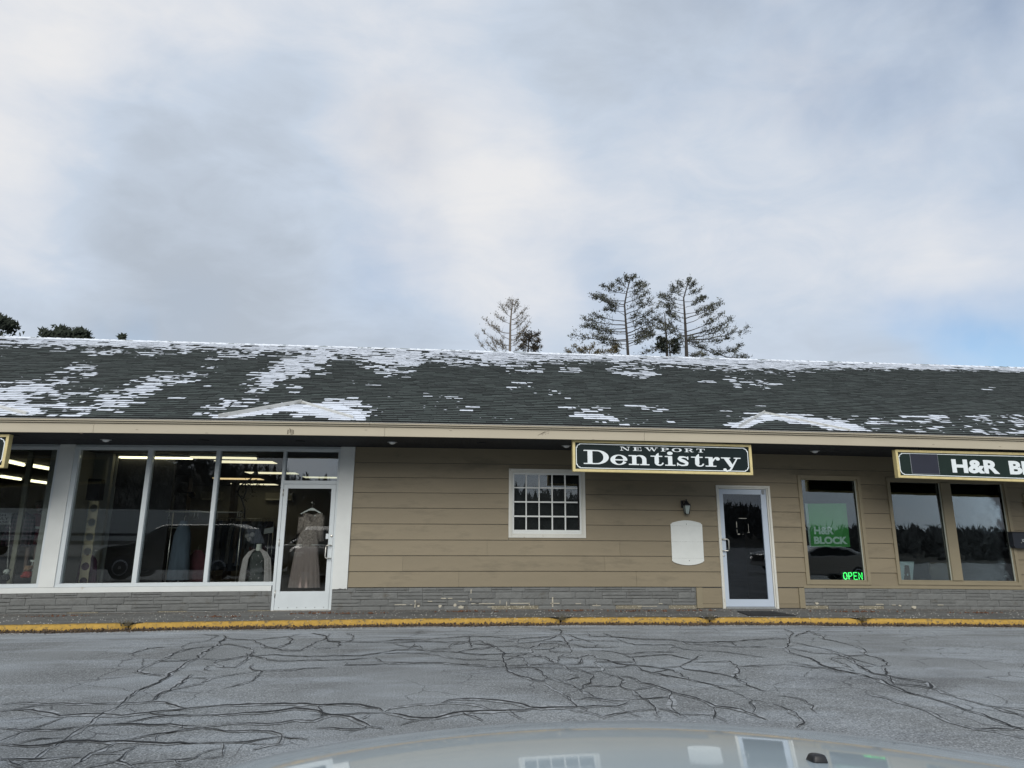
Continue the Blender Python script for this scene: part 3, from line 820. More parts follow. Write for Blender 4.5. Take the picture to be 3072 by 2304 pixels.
for a, b in zip(X[:-1], X[1:]):
    for s0, s1 in ((0, SLEN/2), (SLEN/2, SLEN)):
        dk.add([roofpt(a, s0), roofpt(a, s1), roofpt(b, s1), roofpt(b, s0)], [(0, 1, 2, 3)])
    p, q = roofpt(a, SLEN), roofpt(b, SLEN)
    dk.add([p, (a, p[1]+RUN+1.2, EZ-.4), (b, q[1]+RUN+1.2, EZ-.4), q], [(0, 1, 2, 3)])
    dk.add([roofpt(a, 0), roofpt(b, 0), (b, EY, EZ-.006+bow(b)), (a, EY, EZ-.006+bow(a))], [(0, 1, 2, 3)])
dk.build('roof_deck', m_shinglegap, parent=roof, bowed=False)

# where the thin snow still lies, as stroked areas of the photograph: x1,y1,x2,y2,half width,cover
SN = [(0,1196,110,1170,34,.92),(110,1170,250,1112,24,.72),(0,1236,110,1222,18,.95),(110,1215,190,1190,26,.62),(190,1190,300,1180,20,.45),(0,1165,120,1140,16,.35),(80,1232,200,1238,12,.5),
      (210,1248,330,1205,14,.85),(330,1205,470,1155,24,.92),(470,1155,590,1128,15,.85),(380,1225,345,1232,8,.6),(560,1130,640,1120,10,.4),(590,1105,650,1098,6,.5),
      (640,1228,740,1200,14,.72),(700,1205,750,1180,10,.5),(760,1165,800,1140,22,.75),(800,1140,900,1092,28,.96),(900,1092,960,1062,34,.97),(870,1130,900,1120,16,.5),(730,1165,790,1150,14,.4),
      (880,1175,890,1150,10,.4),(620,1240,560,1250,6,.45),(265,1058,370,1060,9,.75),(400,1064,480,1068,8,.42),(440,1048,560,1052,12,.62),(650,1052,760,1060,14,.85),(640,1075,720,1072,8,.6),
      (1000,1118,960,1122,6,.35),(0,1075,20,1078,4,.5),(50,1046,70,1048,3,.5),
      (905,1240,1040,1225,26,.97),(1000,1225,1100,1245,20,.92),(900,1218,1010,1216,8,.85),(1080,1225,1130,1238,14,.5),(650,1252,905,1228,9,.97),(620,1254,700,1256,4,.9),(905,1236,1040,1256,10,.95),(760,1214,850,1216,6,.5),
      (1110,1072,1250,1085,22,.92),(1150,1105,1220,1115,14,.8),(1170,1128,1230,1130,8,.7),(1290,1062,1440,1080,20,.86),(1460,1085,1620,1090,14,.82),(1330,1100,1420,1096,5,.6),
      (1535,1118,1625,1116,6,.75),(1565,1148,1595,1160,7,.5),(1600,1178,1680,1178,8,.38),(1690,1108,1740,1112,9,.62),(1850,1112,1950,1118,14,.90),(1870,1124,1930,1128,8,.75),
      (1270,1180,1300,1183,4,.4),(1290,1193,1350,1196,5,.42),(1340,1225,1370,1240,12,.6),(1330,1212,1400,1215,5,.35),(1400,1222,1440,1222,4,.4),(1450,1256,1540,1262,6,.36),(1150,1193,1180,1198,4,.5),
      (1260,1215,1290,1225,6,.35),(1130,1208,1160,1212,5,.5),(1040,1150,1120,1160,5,.25),(1520,1166,1570,1170,4,.25),
      (1745,1250,1860,1268,13,.93),(1740,1228,1790,1235,9,.75),(1870,1262,1920,1272,6,.5),(1700,1224,1732,1228,5,.8),(1790,1228,1840,1232,5,.5),(1885,1216,1990,1232,8,.28),(1920,1266,2030,1268,5,.5),
      (1930,1230,1945,1224,5,.5),(2210,1150,2310,1156,12,.50),(2100,1147,2160,1148,3,.6),(2250,1140,2290,1146,5,.5),
      (2195,1283,2250,1262,12,.97),(2250,1262,2300,1250,10,.97),(2190,1256,2290,1246,7,.55),(2300,1252,2420,1262,11,.97),(2420,1262,2540,1284,15,.97),(2310,1243,2440,1254,6,.75),(2540,1282,2600,1292,10,.75),
      (2440,1256,2620,1270,8,.52),(2560,1262,2760,1270,13,.42),(2600,1288,2760,1296,9,.40),(2720,1258,2780,1264,9,.55),(2760,1256,2900,1264,10,.32),(2780,1280,2940,1300,12,.26),
      (2920,1262,3072,1268,13,.62),(2925,1280,2945,1300,10,.9),(2945,1298,2975,1304,6,.9),(2990,1296,3072,1300,9,.52),(3010,1258,3072,1250,8,.55)]
RB = [(0,1011,30),(150,1019,22),(260,1020,26),(330,1022,24),(430,1025,22),(560,1029,26),(640,1031,14),(760,1034,22),(860,1037,30),(1024,1043,30),(1110,1045,52),(1180,1047,60),(1240,1048,40),(1300,1050,16),
      (1400,1053,32),(1500,1056,42),(1600,1059,40),(1680,1062,28),(1760,1065,26),(1850,1068,22),(1930,1070,24),(2060,1074,30),(2250,1081,34),(2350,1084,36),(2500,1090,20),(2700,1096,14),(3072,1108,11)]
rs_ = random.Random(21)
_g = np.random.default_rng(4).random((90, 160))
def vnoise(u, v):
    i, j = int(math.floor(u)), int(math.floor(v)); fu, fv = u-i, v-j
    a, b, c, d = _g[j % 90, i % 160], _g[j % 90, (i+1) % 160], _g[(j+1) % 90, i % 160], _g[(j+1) % 90, (i+1) % 160]
    return (a*(1-fu)+b*fu)*(1-fv)+(c*(1-fu)+d*fu)*fv
def cover(x, y):
    best = .006
    for (x1, y1, x2, y2, hw, c) in SN:
        dx, dy = x2-x1, y2-y1; l2 = dx*dx+dy*dy
        t = max(0, min(1, ((x-x1)*dx+(y-y1)*dy)/l2)); ex = (x-x1-t*dx)/1.35; ey = (y-y1-t*dy)
        d_ = math.hypot(ex, ey)/hw
        if d_ < 1.35: best = max(best, c*min(1, max(0, (1.35-d_)/.6)))
    for (a, b) in zip(RB[:-1], RB[1:]):
        if a[0] <= x <= b[0] or (x < 0 and a[0] == 0) or (x > 3072 and b[0] == 3072):
            t = max(0, min(1, (x-a[0])/(b[0]-a[0]))); ry = a[1]+(b[1]-a[1])*t; th = a[2]+(b[2]-a[2])*t
            if x > 3072: ry += (x-3072)*.034
            if x < 0: ry += x*.032
            q = (y-ry)/th
            if q < 1.35: best = max(best, .97*min(1, max(0, (1.35-q)/.75)))
    return best
TW, EXP = .305, .121
def tabmesh(w_):
    h = .155
    return MB().add([(-w_, 0, .000), (w_, 0, .000), (w_, 0, .017), (-w_, 0, .017), (-w_, h, .003), (w_, h, .003), (-w_, h, -.004), (w_, h, -.004)],
                    [(0, 1, 2, 3), (3, 2, 5, 4), (0, 3, 4, 6), (1, 7, 5, 2)])
def tint(m, vals):
    a = m.attributes.new('tint', 'FLOAT', 'FACE'); a.data.foreach_set('value', vals)
tms = []
for q in range(5):
    tm = tabmesh(.149).mesh('shingle', (0, 0, 0), False); tm.materials.append(m_shingle); tm.materials.append(m_shinglegap); tm.polygons[0].material_index = 1
    tint(tm, [q/4]*4); tms.append(tm)
nC = int(SLEN/EXP); many = MB(); butts = MB(); snow = MB(); cnt = 0; tilt = math.atan(SL)
for c in range(nC+1):
    s_ = c*EXP; xr = -14+rs_.uniform(0, .3)
    while xr < 19:
        TW = rs_.choice((.14, .18, .22, .26, .31, .36)); x = xr+TW/2; xr += TW
        P0 = roofpt(x, s_+.06, 0)
        u, v = topx(P0)
        if not -160 < u < 3232: continue
        near = c < 5 and 0 < u < 3072 and cnt < 300
        lift = rs_.uniform(0, .0025); w_ = TW/2-.003
        if near:
            inst('shingle', rs_.choice(tms), roofpt(x, s_, lift), roof, rot=(tilt, 0, 0), scale=(w_/.149, 1, 1)); cnt += 1
        else:
            vs = []; th_ = .017+rs_.uniform(-.004, .004)
            for (a, b, n_) in ((-w_, 0, 0), (w_, 0, 0), (w_, 0, th_), (-w_, 0, th_), (-w_, .15, .003), (w_, .15, .003)): vs.append(roofpt(x+a, min(s_+b, SLEN), n_+lift))
            many.add(vs, [(3, 2, 5, 4)]); butts.add(vs, [(0, 1, 2, 3)])
        cv = cover(u, v)
        pr = cv*(.97 if cv > .9 else .35+1.1*vnoise(x*2.1, s_*5.0))
        if rs_.random() < pr:
            full = cv > .88; a0 = -TW/2+.002 if (full or rs_.random() < .5) else rs_.uniform(-TW/2, 0); a1 = TW/2-.002 if (rs_.random() < (.92 if full else .6)) else a0+rs_.uniform(.05, .16)
            a1 = min(a1, TW/2); b0, b1 = (.008, EXP-.012) if (full or rs_.random() < .35) else (rs_.choice([.004, .05]), EXP-.016)
            if a1-a0 < .03: continue
            k_ = max(2, int((a1-a0)/.05)); vs = []
            for q in range(k_+1):
                xx = x+a0+(a1-a0)*q/k_; jb = rs_.uniform(-.006, .006)*(1 if full else 2.4); e_ = .4 if q in (0, k_) else 1
                vs += [roofpt(xx, min(s_+b0+abs(jb), SLEN), .0165), roofpt(xx, min(s_+b0+.006+abs(jb), SLEN), .0180+.003*e_), roofpt(xx, min(s_+b1+jb-.004, SLEN), .013+.003*e_), roofpt(xx, min(s_+b1+jb, SLEN), .008)]
            snow.add(vs, [(q*4+j, q*4+4+j, q*4+5+j, q*4+1+j) for q in range(k_) for j in range(3)], False)
        if cv > .05 and rs_.random() < .5:        # crumbs round the patches
            xx = x+rs_.uniform(-.1, .1); ss = s_+rs_.uniform(.02, .1); r_ = rs_.uniform(.008, .024)
            snow.add([roofpt(xx-r_*1.6, ss, .013), roofpt(xx+r_*1.6, ss, .013), roofpt(xx, min(ss+r_, SLEN), .016)], [(0, 1, 2)])
mo = many.build('shingle', m_shingle, parent=roof, bowed=False, kind='stuff'); tint(mo.data, [rs_.random() for _ in mo.data.polygons]); butts.build('shingle_edge', m_shinglegap, parent=roof, bowed=False, kind='stuff')
snow.build('thin_snow', m_snow, parent=roof, bowed=False, kind='stuff')
# ridge caps
cap = MB()
for i in range(-60, 80):
    x = i*.22
    a, b = roofpt(x-.13, SLEN-.11, .012), roofpt(x-.13, SLEN, .030+.008)
    c_, d_ = roofpt(x+.11, SLEN, .026), roofpt(x+.11, SLEN-.11, .008)
    e1 = (b[0], b[1]+.12, b[2]-.06); e2 = (c_[0], c_[1]+.12, c_[2]-.06)
    cap.add([a, b, c_, d_, e1, e2], [(0, 1, 2, 3), (1, 4, 5, 2)])
cap.build('ridge_cap', mat('ridge_cap_shingle', (.25, .28, .29), .9, .3, 3, dirt=(.74, .78, .84), dscale=4, dthr=.42, dsoft=.06), parent=roof, bowed=False, kind='stuff')
# white metal rain diverters above the entrances
def diverter(a, ap, b, w1=.055, w2=.085):
    grp = thing('rain_diverter', roofpt(*roofhit(*ap)), None, None, parent=roof)
    for (p, q, wd_, up) in ((a, ap, w1, .05), (ap, b, w2, .022)):
        x0, s0 = roofhit(*p); x1, s1 = roofhit(*q); n = 6; vs = []
        for i in range(n+1):
            t = i/n; x, s_ = x0+(x1-x0)*t, s0+(s1-s0)*t
            vs += [roofpt(x, s_, .012), roofpt(x, s_, .026+up), roofpt(x, s_+.012, .028+up), roofpt(x, s_+wd_, .040)]
        MB().add(vs, [(q_*4+j, q_*4+4+j, q_*4+5+j, q_*4+1+j) for q_ in range(n) for j in range(3)]+[(0, 1, 2, 3), (4*n+3, 4*n+2, 4*n+1, 4*n)]).build('metal_strip', m_divert, parent=grp, bowed=False)
diverter((655, 1257), (905, 1212), (1060, 1259))
diverter((2219, 1286), (2294, 1243), (2550, 1296))
diverter((-330, 1252), (-70, 1212), (78, 1247))
for pts in ([(618,1263),(655,1258),(760,1236),(905,1214),(960,1214),(1010,1217),(1045,1224),(1075,1236),(1092,1248),(1098,1258),(1060,1263),(1010,1256),(960,1246),(905,1238),(840,1236),(770,1246),(700,1257),(650,1264)],
            [(2186,1291),(2205,1274),(2240,1256),(2268,1248),(2294,1245),(2340,1246),(2440,1258),(2530,1270),(2590,1284),(2598,1295),(2540,1297),(2470,1285),(2400,1270),(2330,1262),(2282,1266),(2262,1276),(2240,1290),(2222,1289),(2210,1292)],
            [(-60,1214),(40,1220),(120,1226),(112,1243),(78,1250),(30,1243),(-60,1226)]):
    rr = random.Random(3); P = []
    for (a, b) in zip(pts, pts[1:]+pts[:1]):
        n = max(1, int(math.dist(a, b)/7))
        for i in range(n): t = i/n; P.append((a[0]+(b[0]-a[0])*t+rr.uniform(-4, 4)*(i > 0), a[1]+(b[1]-a[1])*t+rr.uniform(-1, 1)*(i > 0)))
    H_ = [(x, max(.03, s_)) for x, s_ in (roofhit(*p) for p in P)]; n = len(H_)
    mb = MB().add([roofpt(x, s_, .0160) for x, s_ in H_]+[roofpt(x, s_, .008) for x, s_ in H_], [tuple(range(n))]+[(i, (i+1) % n, (i+1) % n+n, i+n) for i in range(n)])
    mb.build('snow_drift', m_snow, parent=roof, bowed=False)

# recessed soffit lights
def soffit_light(px, py, lit, lab):
    r = ray(px, py); t = (ZS-CAM[2])/r[2]
    for _ in range(4):
        x = r[0]*t; t = (ZS+bow(x)-CAM[2])/r[2]
    x, y = r[0]*t, CAM[1]+r[1]*t; z = ZS+bow(x)
    o = thing('recessed_light', (x, y, z), lab, 'ceiling light', 'recessed lights in the dark soffit')
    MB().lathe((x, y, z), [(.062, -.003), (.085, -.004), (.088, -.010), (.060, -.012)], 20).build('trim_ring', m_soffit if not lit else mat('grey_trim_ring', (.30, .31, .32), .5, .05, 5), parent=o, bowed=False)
    MB().lathe((x, y, z), [(.058, -.006), (.056, -.020), (.040, -.036), (.015, -.044), (.001, -.045)] if lit else [(.06, -.002), (.058, -.006), (.02, -.008), (.001, -.008)], 18).build('lens', mat('frosted_lens', (.75, .77, .78), .4, .03, 5) if lit else mat('dull_lens', (.10, .10, .11), .4, .1, 5), parent=o, bowed=False)
for a in [(40, 1306, False, 'dull recessed soffit light beside the cut off green sign at far left'),
          (318, 1318, True, 'pale domed recessed soffit light above the leftmost large shop pane'),
          (612, 1320.5, False, 'dull recessed soffit light above the middle shop pane, under the fascia'),
          (901, 1323, False, 'dull recessed soffit light above the transom of the open dress shop door'),
          (1177, 1325.5, True, 'pale domed recessed soffit light just right of the white pilaster'),
          (1443.6, 1329, False, 'dull recessed soffit light left of the many-paned window'),
          (1699, 1336, True, 'pale domed recessed soffit light touching the left end of the long serif sign'),
          (2444.5, 1352, True, 'pale domed recessed soffit light between the two green signs on the right')]: soffit_light(*a)

# ---- storefront on the left
sf = thing('storefront_window', (-5.0, 0, ZSL), 'wide white framed shop front of large panes beside the left door', None, parent=bld)
def member(x0, x1, z0, z1, d=.0, th=.11, name='frame', parent=sf, m=m_alu, n=1, bev=.003): return MB().box(x0, x1, -d, -d+th, z0, z1, n).build(name, m, parent=parent, bevel=bev)
GT = at(500, 1350.5)[1]; GB = at(500, 1748)[1]                # glass top and bottom
xg = [vx((172.4,1347),(110,1754)), vx((239,1347),(181,1750)), vx((444,1350),(396,1748)), vx((461,1350),(407,1748)), vx((650,1351),(610,1746)), vx((664,1351),(620.6,1746)), vx((851,1353),(820,1744))]
print('glass xs', [round(v, 3) for v in xg], 'GT,GB', GT, GB)
xj0 = xg[6]; xdl = vx((852.7,1453.5),(822,1826)); xdr = vx((1009,1452),(985.6,1826)); xjr = PILR[0]
member(-9.7, xjr, GT, GT+.055, .015, .12, 'top_rail', n=6); member(-9.7, xjr, GT+.056, ZS-.003, -.01, .10, 'head_board', n=6)
member(-9.7, xj0, GB-.058, GB, .012, .12, 'bottom_rail', n=5)
member(-9.7, at(815, 1765)[0], ZSL, GB-.061, .035, .15, 'sill_board', m=m_white, n=5)
member(xg[0], xg[1], GB, GT, .012, .12, 'frame_post'); 
px0 = vx((180,1347),(119,1757)); px1 = vx((226,1347),(165.5,1757)); member(px0, px1, GB-.058, ZS-.003, .03, .05, 'pilaster_panel', m=m_white)
member(xg[2], xg[3], GB, GT, .012, .12, 'mullion'); member(xg[4], xg[5], GB, GT, .012, .12, 'mullion')
member(-9.7, -9.4, GB, GT, .012, .12, 'frame_post')
for (a, b) in ((-9.4, xg[0]), (xg[1], xg[2]), (xg[3], xg[4]), (xg[5], xg[6])):
    MB().box(a, b, .050, .056, GB, GT).build('pane', m_shopglass, parent=sf)
# right pilaster with its torn foot
pz = MB(); a, b = PILR; zf = at(1020, 1767)[1]
pz.prism([(a, zf), (a+.10, zf), (a+.14, zf+.012), (a+.17, zf+.005), (b-.045, zf+.002), (b-.03, zf+.014), (b-.012, zf-.004), (b, zf), (b, ZS-.003), (a, ZS-.003)], lambda u, v, t: (u, t, v), -.055, .002)
pz.build('white_pilaster', m_white, parent=bld, bevel=.003)
# door frame + transom
df = thing('shop_door', ((xdl+xdr)/2, 0, 0), 'white glazed shop door with transom', None, parent=bld)
DT = at(930, 1452.8)[1]; TB = at(930, 1442)[1]
xt0, xt1 = vx((863.6,1352),(856,1442)), vx((1013,1352.5),(1008,1442))
member(xj0, xdl-.004, .0, GT, .014, .12, 'jamb', df); member(xdr+.004, xjr, .0, GT, .014, .12, 'jamb', df)
member(xdl-.003, xdr+.003, DT+.004, TB, .012, .118, 'transom_bar', df)
MB().box(xdl-.003, xdr+.003, .050, .056, TB, GT).build('transom_pane', glassmat('transom_glass', tint=(.75, .8, .82), wave=.0010, wscale=2.2, boost=3.2), parent=df)
lf = thing('door_leaf', ((xdl+xdr)/2, 0, DT/2), None, None, parent=df)
gx0, gx1 = vx((864,1465.4),(840,1775)), vx((995,1466),(975,1772.6)); gz0, gz1 = at(905, 1774)[1], at(930, 1465.7)[1]
dl = MB()
for bx in ((xdl, gx0, .012, DT), (gx1, xdr, .012, DT), (gx0, gx1, gz1, DT), (gx0, gx1, .012, gz0)): dl.box(bx[0], bx[1], -.008, .036, bx[2], bx[3])
dl.build('stile_frame', m_alu, parent=lf, bevel=.002)
MB().box(xdl+.01, xdr-.01, -.013, -.0085, .014, gz0-.03).build('kick_plate', m_alu, parent=lf)
MB().box(gx0, gx1, .010, .016, gz0, gz1).build('pane', m_glass_door, parent=lf)
hx = at(993, 1635, .06)[0]; hz0, hz1 = at(993, 1675, .06)[1], at(993, 1636, .06)[1]; hl = at(976, 1655, .06)[0]
MB().tube([(hx, -.008, hz1), (hx-.01, -.05, hz1), (hl+.03, -.062, hz1), (hl+.008, -.062, hz1-.012), (hl, -.062, hz1-.035), (hl, -.062, hz0+.035), (hl+.008, -.062, hz0+.012), (hl+.03, -.062, hz0), (hx-.01, -.05, hz0), (hx, -.008, hz0)], .011, 8).build('handle', m_steel, parent=lf)
pzb = at(900, 1635)[1]; MB().tube([(gx0-.03, .07, pzb), (gx1+.04, .07, pzb)], .011, 8).build('push_bar', m_steel, parent=lf)
lx, lz = at(995, 1608); MB().lathe((lx, -.008, lz), [(.022, 0), (.022, -.008), (.014, -.012), (.001, -.012)], 14, 'y').build('lock', m_steel, parent=lf)
MB().box(lx-.10, lx-.055, -.012, -.002, lz-.05, lz+.04).build('lock_plate', m_alu, parent=lf)
for py in (1478, 1628, 1781):
    hx_, hz_ = at(852-(py-1478)*.10, py)[0], at(850, py)[1]; MB().tube([(xdl-.002, -.016, hz_-.06), (xdl-.002, -.016, hz_+.06)], .009, 8).build('hinge', m_steel, parent=lf)
for i in range(6):
    x = xdl+.08+i*(xdr-xdl-.16)/5; MB().lathe((x, -.013, .05), [(.007, 0), (.006, -.004), (.001, -.005)], 8, 'y').build('screw', m_black, parent=lf)
MB().box(xdl-.04, xdr+.04, -.05, .10, -.004, .010).build('threshold', m_steel, parent=df)

# ---- many-paned window
x0, x1, z0, z1 = WINX
wn_ = thing('sash_window', ((x0+x1)/2, 0, z0), 'white window of twenty small panes', None, parent=bld)
cw = .055
def casing(x0, x1, z0, z1, w_, d0, d1, mt, par, nm='casing', sill=True, bev=.002):
    for (a, b, c, d) in ((x0, x0+w_, z0, z1), (x1-w_, x1, z0, z1), (x0+w_+.001, x1-w_-.001, z1-w_, z1))+(((x0+w_+.001, x1-w_-.001, z0, z0+w_),) if sill else ()):
        MB().box(a, b, -d1, -d0, c, d).build(nm, mt, parent=par, bevel=bev)
casing(x0, x1, z0, z1, .052, -.02, .045, m_oldwhite, wn_)
casing(x0+.053, x1-.053, z0+.053, z1-.053, .018, -.02, .030, m_oldwhite, wn_, 'inner_casing')
gx = [1540.1,1576.5,1580.5,1615.4,1619,1654.3,1658.5,1693.4,1697.6,1732.5]; gy = [1423.3,1462,1465.8,1504,1508.6,1547,1551.7,1589.7]
GX = [at(px, 1505)[0] for px in gx]; GZ = [at(1636, py+(-.0)) [1] for py in gy]
casing(x0+.072, x1-.072, z0+.072, z1-.072, .030, -.03, .010, m_white, wn_, 'sash_frame')
MB().box(x0+.103, x1-.103, -.010, .03, z0+.103, GZ[7]-.001).build('sash_frame', m_white, parent=wn_, bevel=.002)
for i in (1, 3, 5, 7): MB().box(GX[i]+.001, GX[i+1]-.001, -.012, .02, GZ[7], GZ[0]).build('muntin', m_white, parent=wn_, bevel=.002)
for i in (1, 3, 5):
    for j in range(5): MB().box(GX[2*j]-.0005, GX[2*j+1]+.0005, -.010, .018, GZ[i+1]+.001, GZ[i]-.001).build('muntin', m_white, parent=wn_, bevel=.002)
TL = [[0, .001, .004, .002, .003], [.002, .004, -.001, -.004, .001], [.003, 0, .002, -.003, .001], [0, .004, -.002, .002, 0]]
for r in range(4):
    for c in range(5):
        a, b, zt, zb = GX[2*c], GX[2*c+1], GZ[2*r], GZ[2*r+1]; h = zt-zb; t = TL[r][c]*h
        MB().add([(a, .006-t/2*0, zb), (b, .006, zb), (b, .006+t, zt), (a, .006+t, zt), (a, .010, zb), (b, .010, zb), (b, .010+t, zt), (a, .010+t, zt)],
                 [(0, 1, 2, 3), (7, 6, 5, 4), (0, 4, 5, 1), (1, 5, 6, 2), (2, 6, 7, 3), (3, 7, 4, 0)]).build('pane', m_glass, parent=wn_)
MB().box(x0+.05, x1-.05, .10, .12, z0, z1).build('dark_blind', m_dark, parent=wn_)

# ---- right hand door
x0, x1, z0, z1 = DRX
dr = thing('clinic_door', ((x0+x1)/2, 0, 0), 'pale blue framed dark glass door', None, parent=bld)
ci = vx((2152,1464),(2176,1815))-x0; ci2 = x1-vx((2295,1466),(2327,1817))
for (a, b, c, d) in ((x0, x0+.038, 0, z1), (x1-.040, x1, 0, z1), (x0+.039, x1-.041, z1-.040, z1)): MB().box(a, b, -.045, .03, c, d).build('casing', m_oldwhite, parent=dr, bevel=.003)
for (a, b, c, d) in ((x0+.040, x0+.062, 0, z1-.042), (x1-.066, x1-.042, 0, z1-.042), (x0+.063, x1-.067, z1-.064, z1-.042)): MB().box(a, b, -.024, .06, c, d).build('jamb', m_oldwhite, parent=dr, bevel=.003)
lx0, lx1 = x0+.064, x1-.068; lt = z1-.068
gx0, gx1 = vx((2166.6,1482),(2189.4,1797.5)), vx((2280,1484),(2307,1798)); gz0, gz1 = at(2248, 1797.8)[1], at(2223, 1483)[1]
lf2 = thing('door_leaf', ((lx0+lx1)/2, 0, 1), None, None, parent=dr); dl = MB()
for bx in ((lx0+.003, gx0, .035, lt-.003), (gx1, lx1-.003, .035, lt-.003), (gx0, gx1, gz1, lt-.003), (gx0, gx1, .035, gz0)): dl.box(bx[0], bx[1], -.006, .038, bx[2], bx[3])
dl.build('stile_frame', m_alublue, parent=lf2, bevel=.002)
MB().box(gx0, gx1, .012, .018, gz0, gz1).build('pane', glassmat('clinic_glass', tint=(.6, .65, .7), wave=.0008, wscale=1.5, boost=1.25), parent=lf2)
hx0, hz1 = at(2167, 1617.5, .05); hx1, hz0 = at(2188, 1652.5, .055)
MB().tube([(hx0, -.006, hz1), (hx0+.01, -.045, hz1), (hx1-.03, -.058, hz1), (hx1-.008, -.058, hz1-.010), (hx1, -.058, hz1-.03), (hx1, -.058, hz0+.03), (hx1-.008, -.058, hz0+.010), (hx1-.03, -.058, hz0), (hx0+.01, -.045, hz0), (hx0, -.006, hz0)], .0115, 8).build('handle', m_steel, parent=lf2)
lx, lz = at(2171.7, 1667); MB().lathe((lx, -.006, lz), [(.016, 0), (.016, -.007), (.010, -.010), (.001, -.010)], 14, 'y').build('lock', m_steel, parent=lf2)
MB().box(lx1-.085, lx1-.035, -.03, -.006, lt-.09, lt-.01).build('closer_bracket', mat('grey_metal', (.25, .27, .28), .5, .1, 9), parent=lf2, bevel=.003)
MB().box(lx0, lx1, -.05, .06, 0, .032).build('threshold', mat('grey_metal', (.25, .27, .28), .5, .1, 9), parent=dr, bevel=.003)
tp = MB(); tx0, tz1 = at(2209, 1555); tx1, tz0 = at(2247, 1603); rr = random.Random(8)
for (a, b, c, d) in ((tx0+.05, tx1-.02, tz1-.004, tz1+.006), (tx0-.004, tx0+.008, tz0+.12, tz1-.06), (tx0+.0, tx0+.005, tz0+.02, tz0+.09), (tx1, tx1+.006, tz0+.04, tz1-.10), (tx0+.01, tx0+.055, tz0-.006, tz0+.010), (tx1-.02, tx1+.02, tz0+.03, tz0+.038), (tx0+.11, tx0+.12, tz0-.004, tz0+.002)):
    tp.box(a, b, .0105, .0118, c, d)
tp.build('tape_residue', mat('old_tape', (.30, .30, .27), .7, .4, 40), parent=lf2, kind='stuff')
# room behind the clinic door, dim
rm_ = thing('clinic_room', (5.5, 2, 0), None, None, parent=bld)
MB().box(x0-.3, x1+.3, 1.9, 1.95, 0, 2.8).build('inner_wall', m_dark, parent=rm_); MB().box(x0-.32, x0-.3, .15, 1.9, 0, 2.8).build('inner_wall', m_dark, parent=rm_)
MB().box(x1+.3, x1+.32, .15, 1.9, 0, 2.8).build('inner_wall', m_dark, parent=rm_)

# ---- right hand windows (tan casings)
def tan_window(X, posts, nm, lab, tilt_=.0):
    x0, x1, z0, z1 = X; o = thing(nm, ((x0+x1)/2, 0, z0), lab, None, parent=bld)
    casing(x0, x1, z0, z1, .060, -.02, .045, m_trimtan, o); casing(x0+.061, x1-.061, z0+.061, z1-.061, .022, -.03, .018, m_trimtan, o, 'stop')
    xs_ = [x0+.084]+[v for p in posts for v in p]+[x1-.084]
    for (a, b) in posts:
        MB().box(a, b, -.040, .03, z0+.084, z1-.084).build('post', m_trimtan, parent=o, bevel=.003)
    for a, b in zip(xs_[::2], xs_[1::2]):
        zb, zt = z0+.084, z1-.084; t = tilt_*(zt-zb)
        MB().add([(a, .014, zb), (b, .014, zb), (b, .014+t, zt), (a, .014+t, zt), (a, .020, zb), (b, .020, zb), (b, .020+t, zt), (a, .020+t, zt)],
                 [(0, 1, 2, 3), (7, 6, 5, 4), (0, 4, 5, 1), (1, 5, 6, 2), (2, 6, 7, 3), (3, 7, 4, 0)]).build('pane', m_tinted, parent=o)
        if b-a > .3: MB().box(b-.012, b, -.006, .013, zb, zt).build('glazing_bead', mat('pale_bead', (.42, .44, .38), .5, .05, 5), parent=o)
    return o
tan_window(R1X, [], 'office_window', 'single tan framed window with a green poster', .012)
tan_window(R2X, [(vx((2816,1447),(2857,1745)), vx((2847,1447),(2885,1745)))], 'office_window', 'pair of tan framed panes under the right sign', .012)
tan_window(R3X, [], 'office_window', 'tan framed window cut by the right edge', .012)
MB().box(pnl[1][1]+.002, 14.5, -.034, .0, ZB-.006, ZB+.036, 8).build('sill_trim', m_trimtan, parent=bld, bevel=.003)
# building ends and back (plain), so that it is closed from other sides
MB().box(-30, -9.72, .0, .14, -.1, ZS, 6).build('far_wall', m_siding, parent=bld); MB().box(15.0, 30, .0, .14, -.1, ZS, 6).build('far_wall', m_siding, parent=bld)
MB().box(-30, 30, 13.9, 14.1, -.1, 3.3, 6).build('back_wall', m_siding, parent=bld)
#__PART3__
# =================================================================== LETTERS (slab serif, wide)
# every letter is a union / difference of simple shapes, polygonised into a thin solid plate
def g_box(x0, y0, x1, y1): return lambda X, Y: np.maximum(np.maximum(x0-X, X-x1), np.maximum(y0-Y, Y-y1))
def g_ell(cx, cy, rx, ry): return lambda X, Y: (np.sqrt(((X-cx)/rx)**2+((Y-cy)/ry)**2)-1)*min(rx, ry)
def g_poly(pts):
    def f(X, Y):
        d = np.full(X.shape, -9.0); n = len(pts)
        for i in range(n):
            (a, b), (c, e) = pts[i], pts[(i+1) % n]; l = math.hypot(c-a, e-b)
            d = np.maximum(d, ((X-a)*(e-b)-(Y-b)*(c-a))/l)      # clockwise outline: outside positive
        return d
    ar = sum(pts[i][0]*pts[(i+1) % len(pts)][1]-pts[(i+1) % len(pts)][0]*pts[i][1] for i in range(len(pts)))
    if ar < 0: pts = pts[::-1]
    return f
def g_str(pts):                                             # stroke with its own half width at every point
    def f(X, Y):
        d = np.full(X.shape, 9.0)
        for (x1, y1, r1), (x2, y2, r2) in zip(pts[:-1], pts[1:]):
            dx, dy = x2-x1, y2-y1; t = np.clip(((X-x1)*dx+(Y-y1)*dy)/(dx*dx+dy*dy), 0, 1)
            d = np.minimum(d, np.hypot(X-x1-t*dx, Y-y1-t*dy)-(r1+(r2-r1)*t))
        return d
    return f
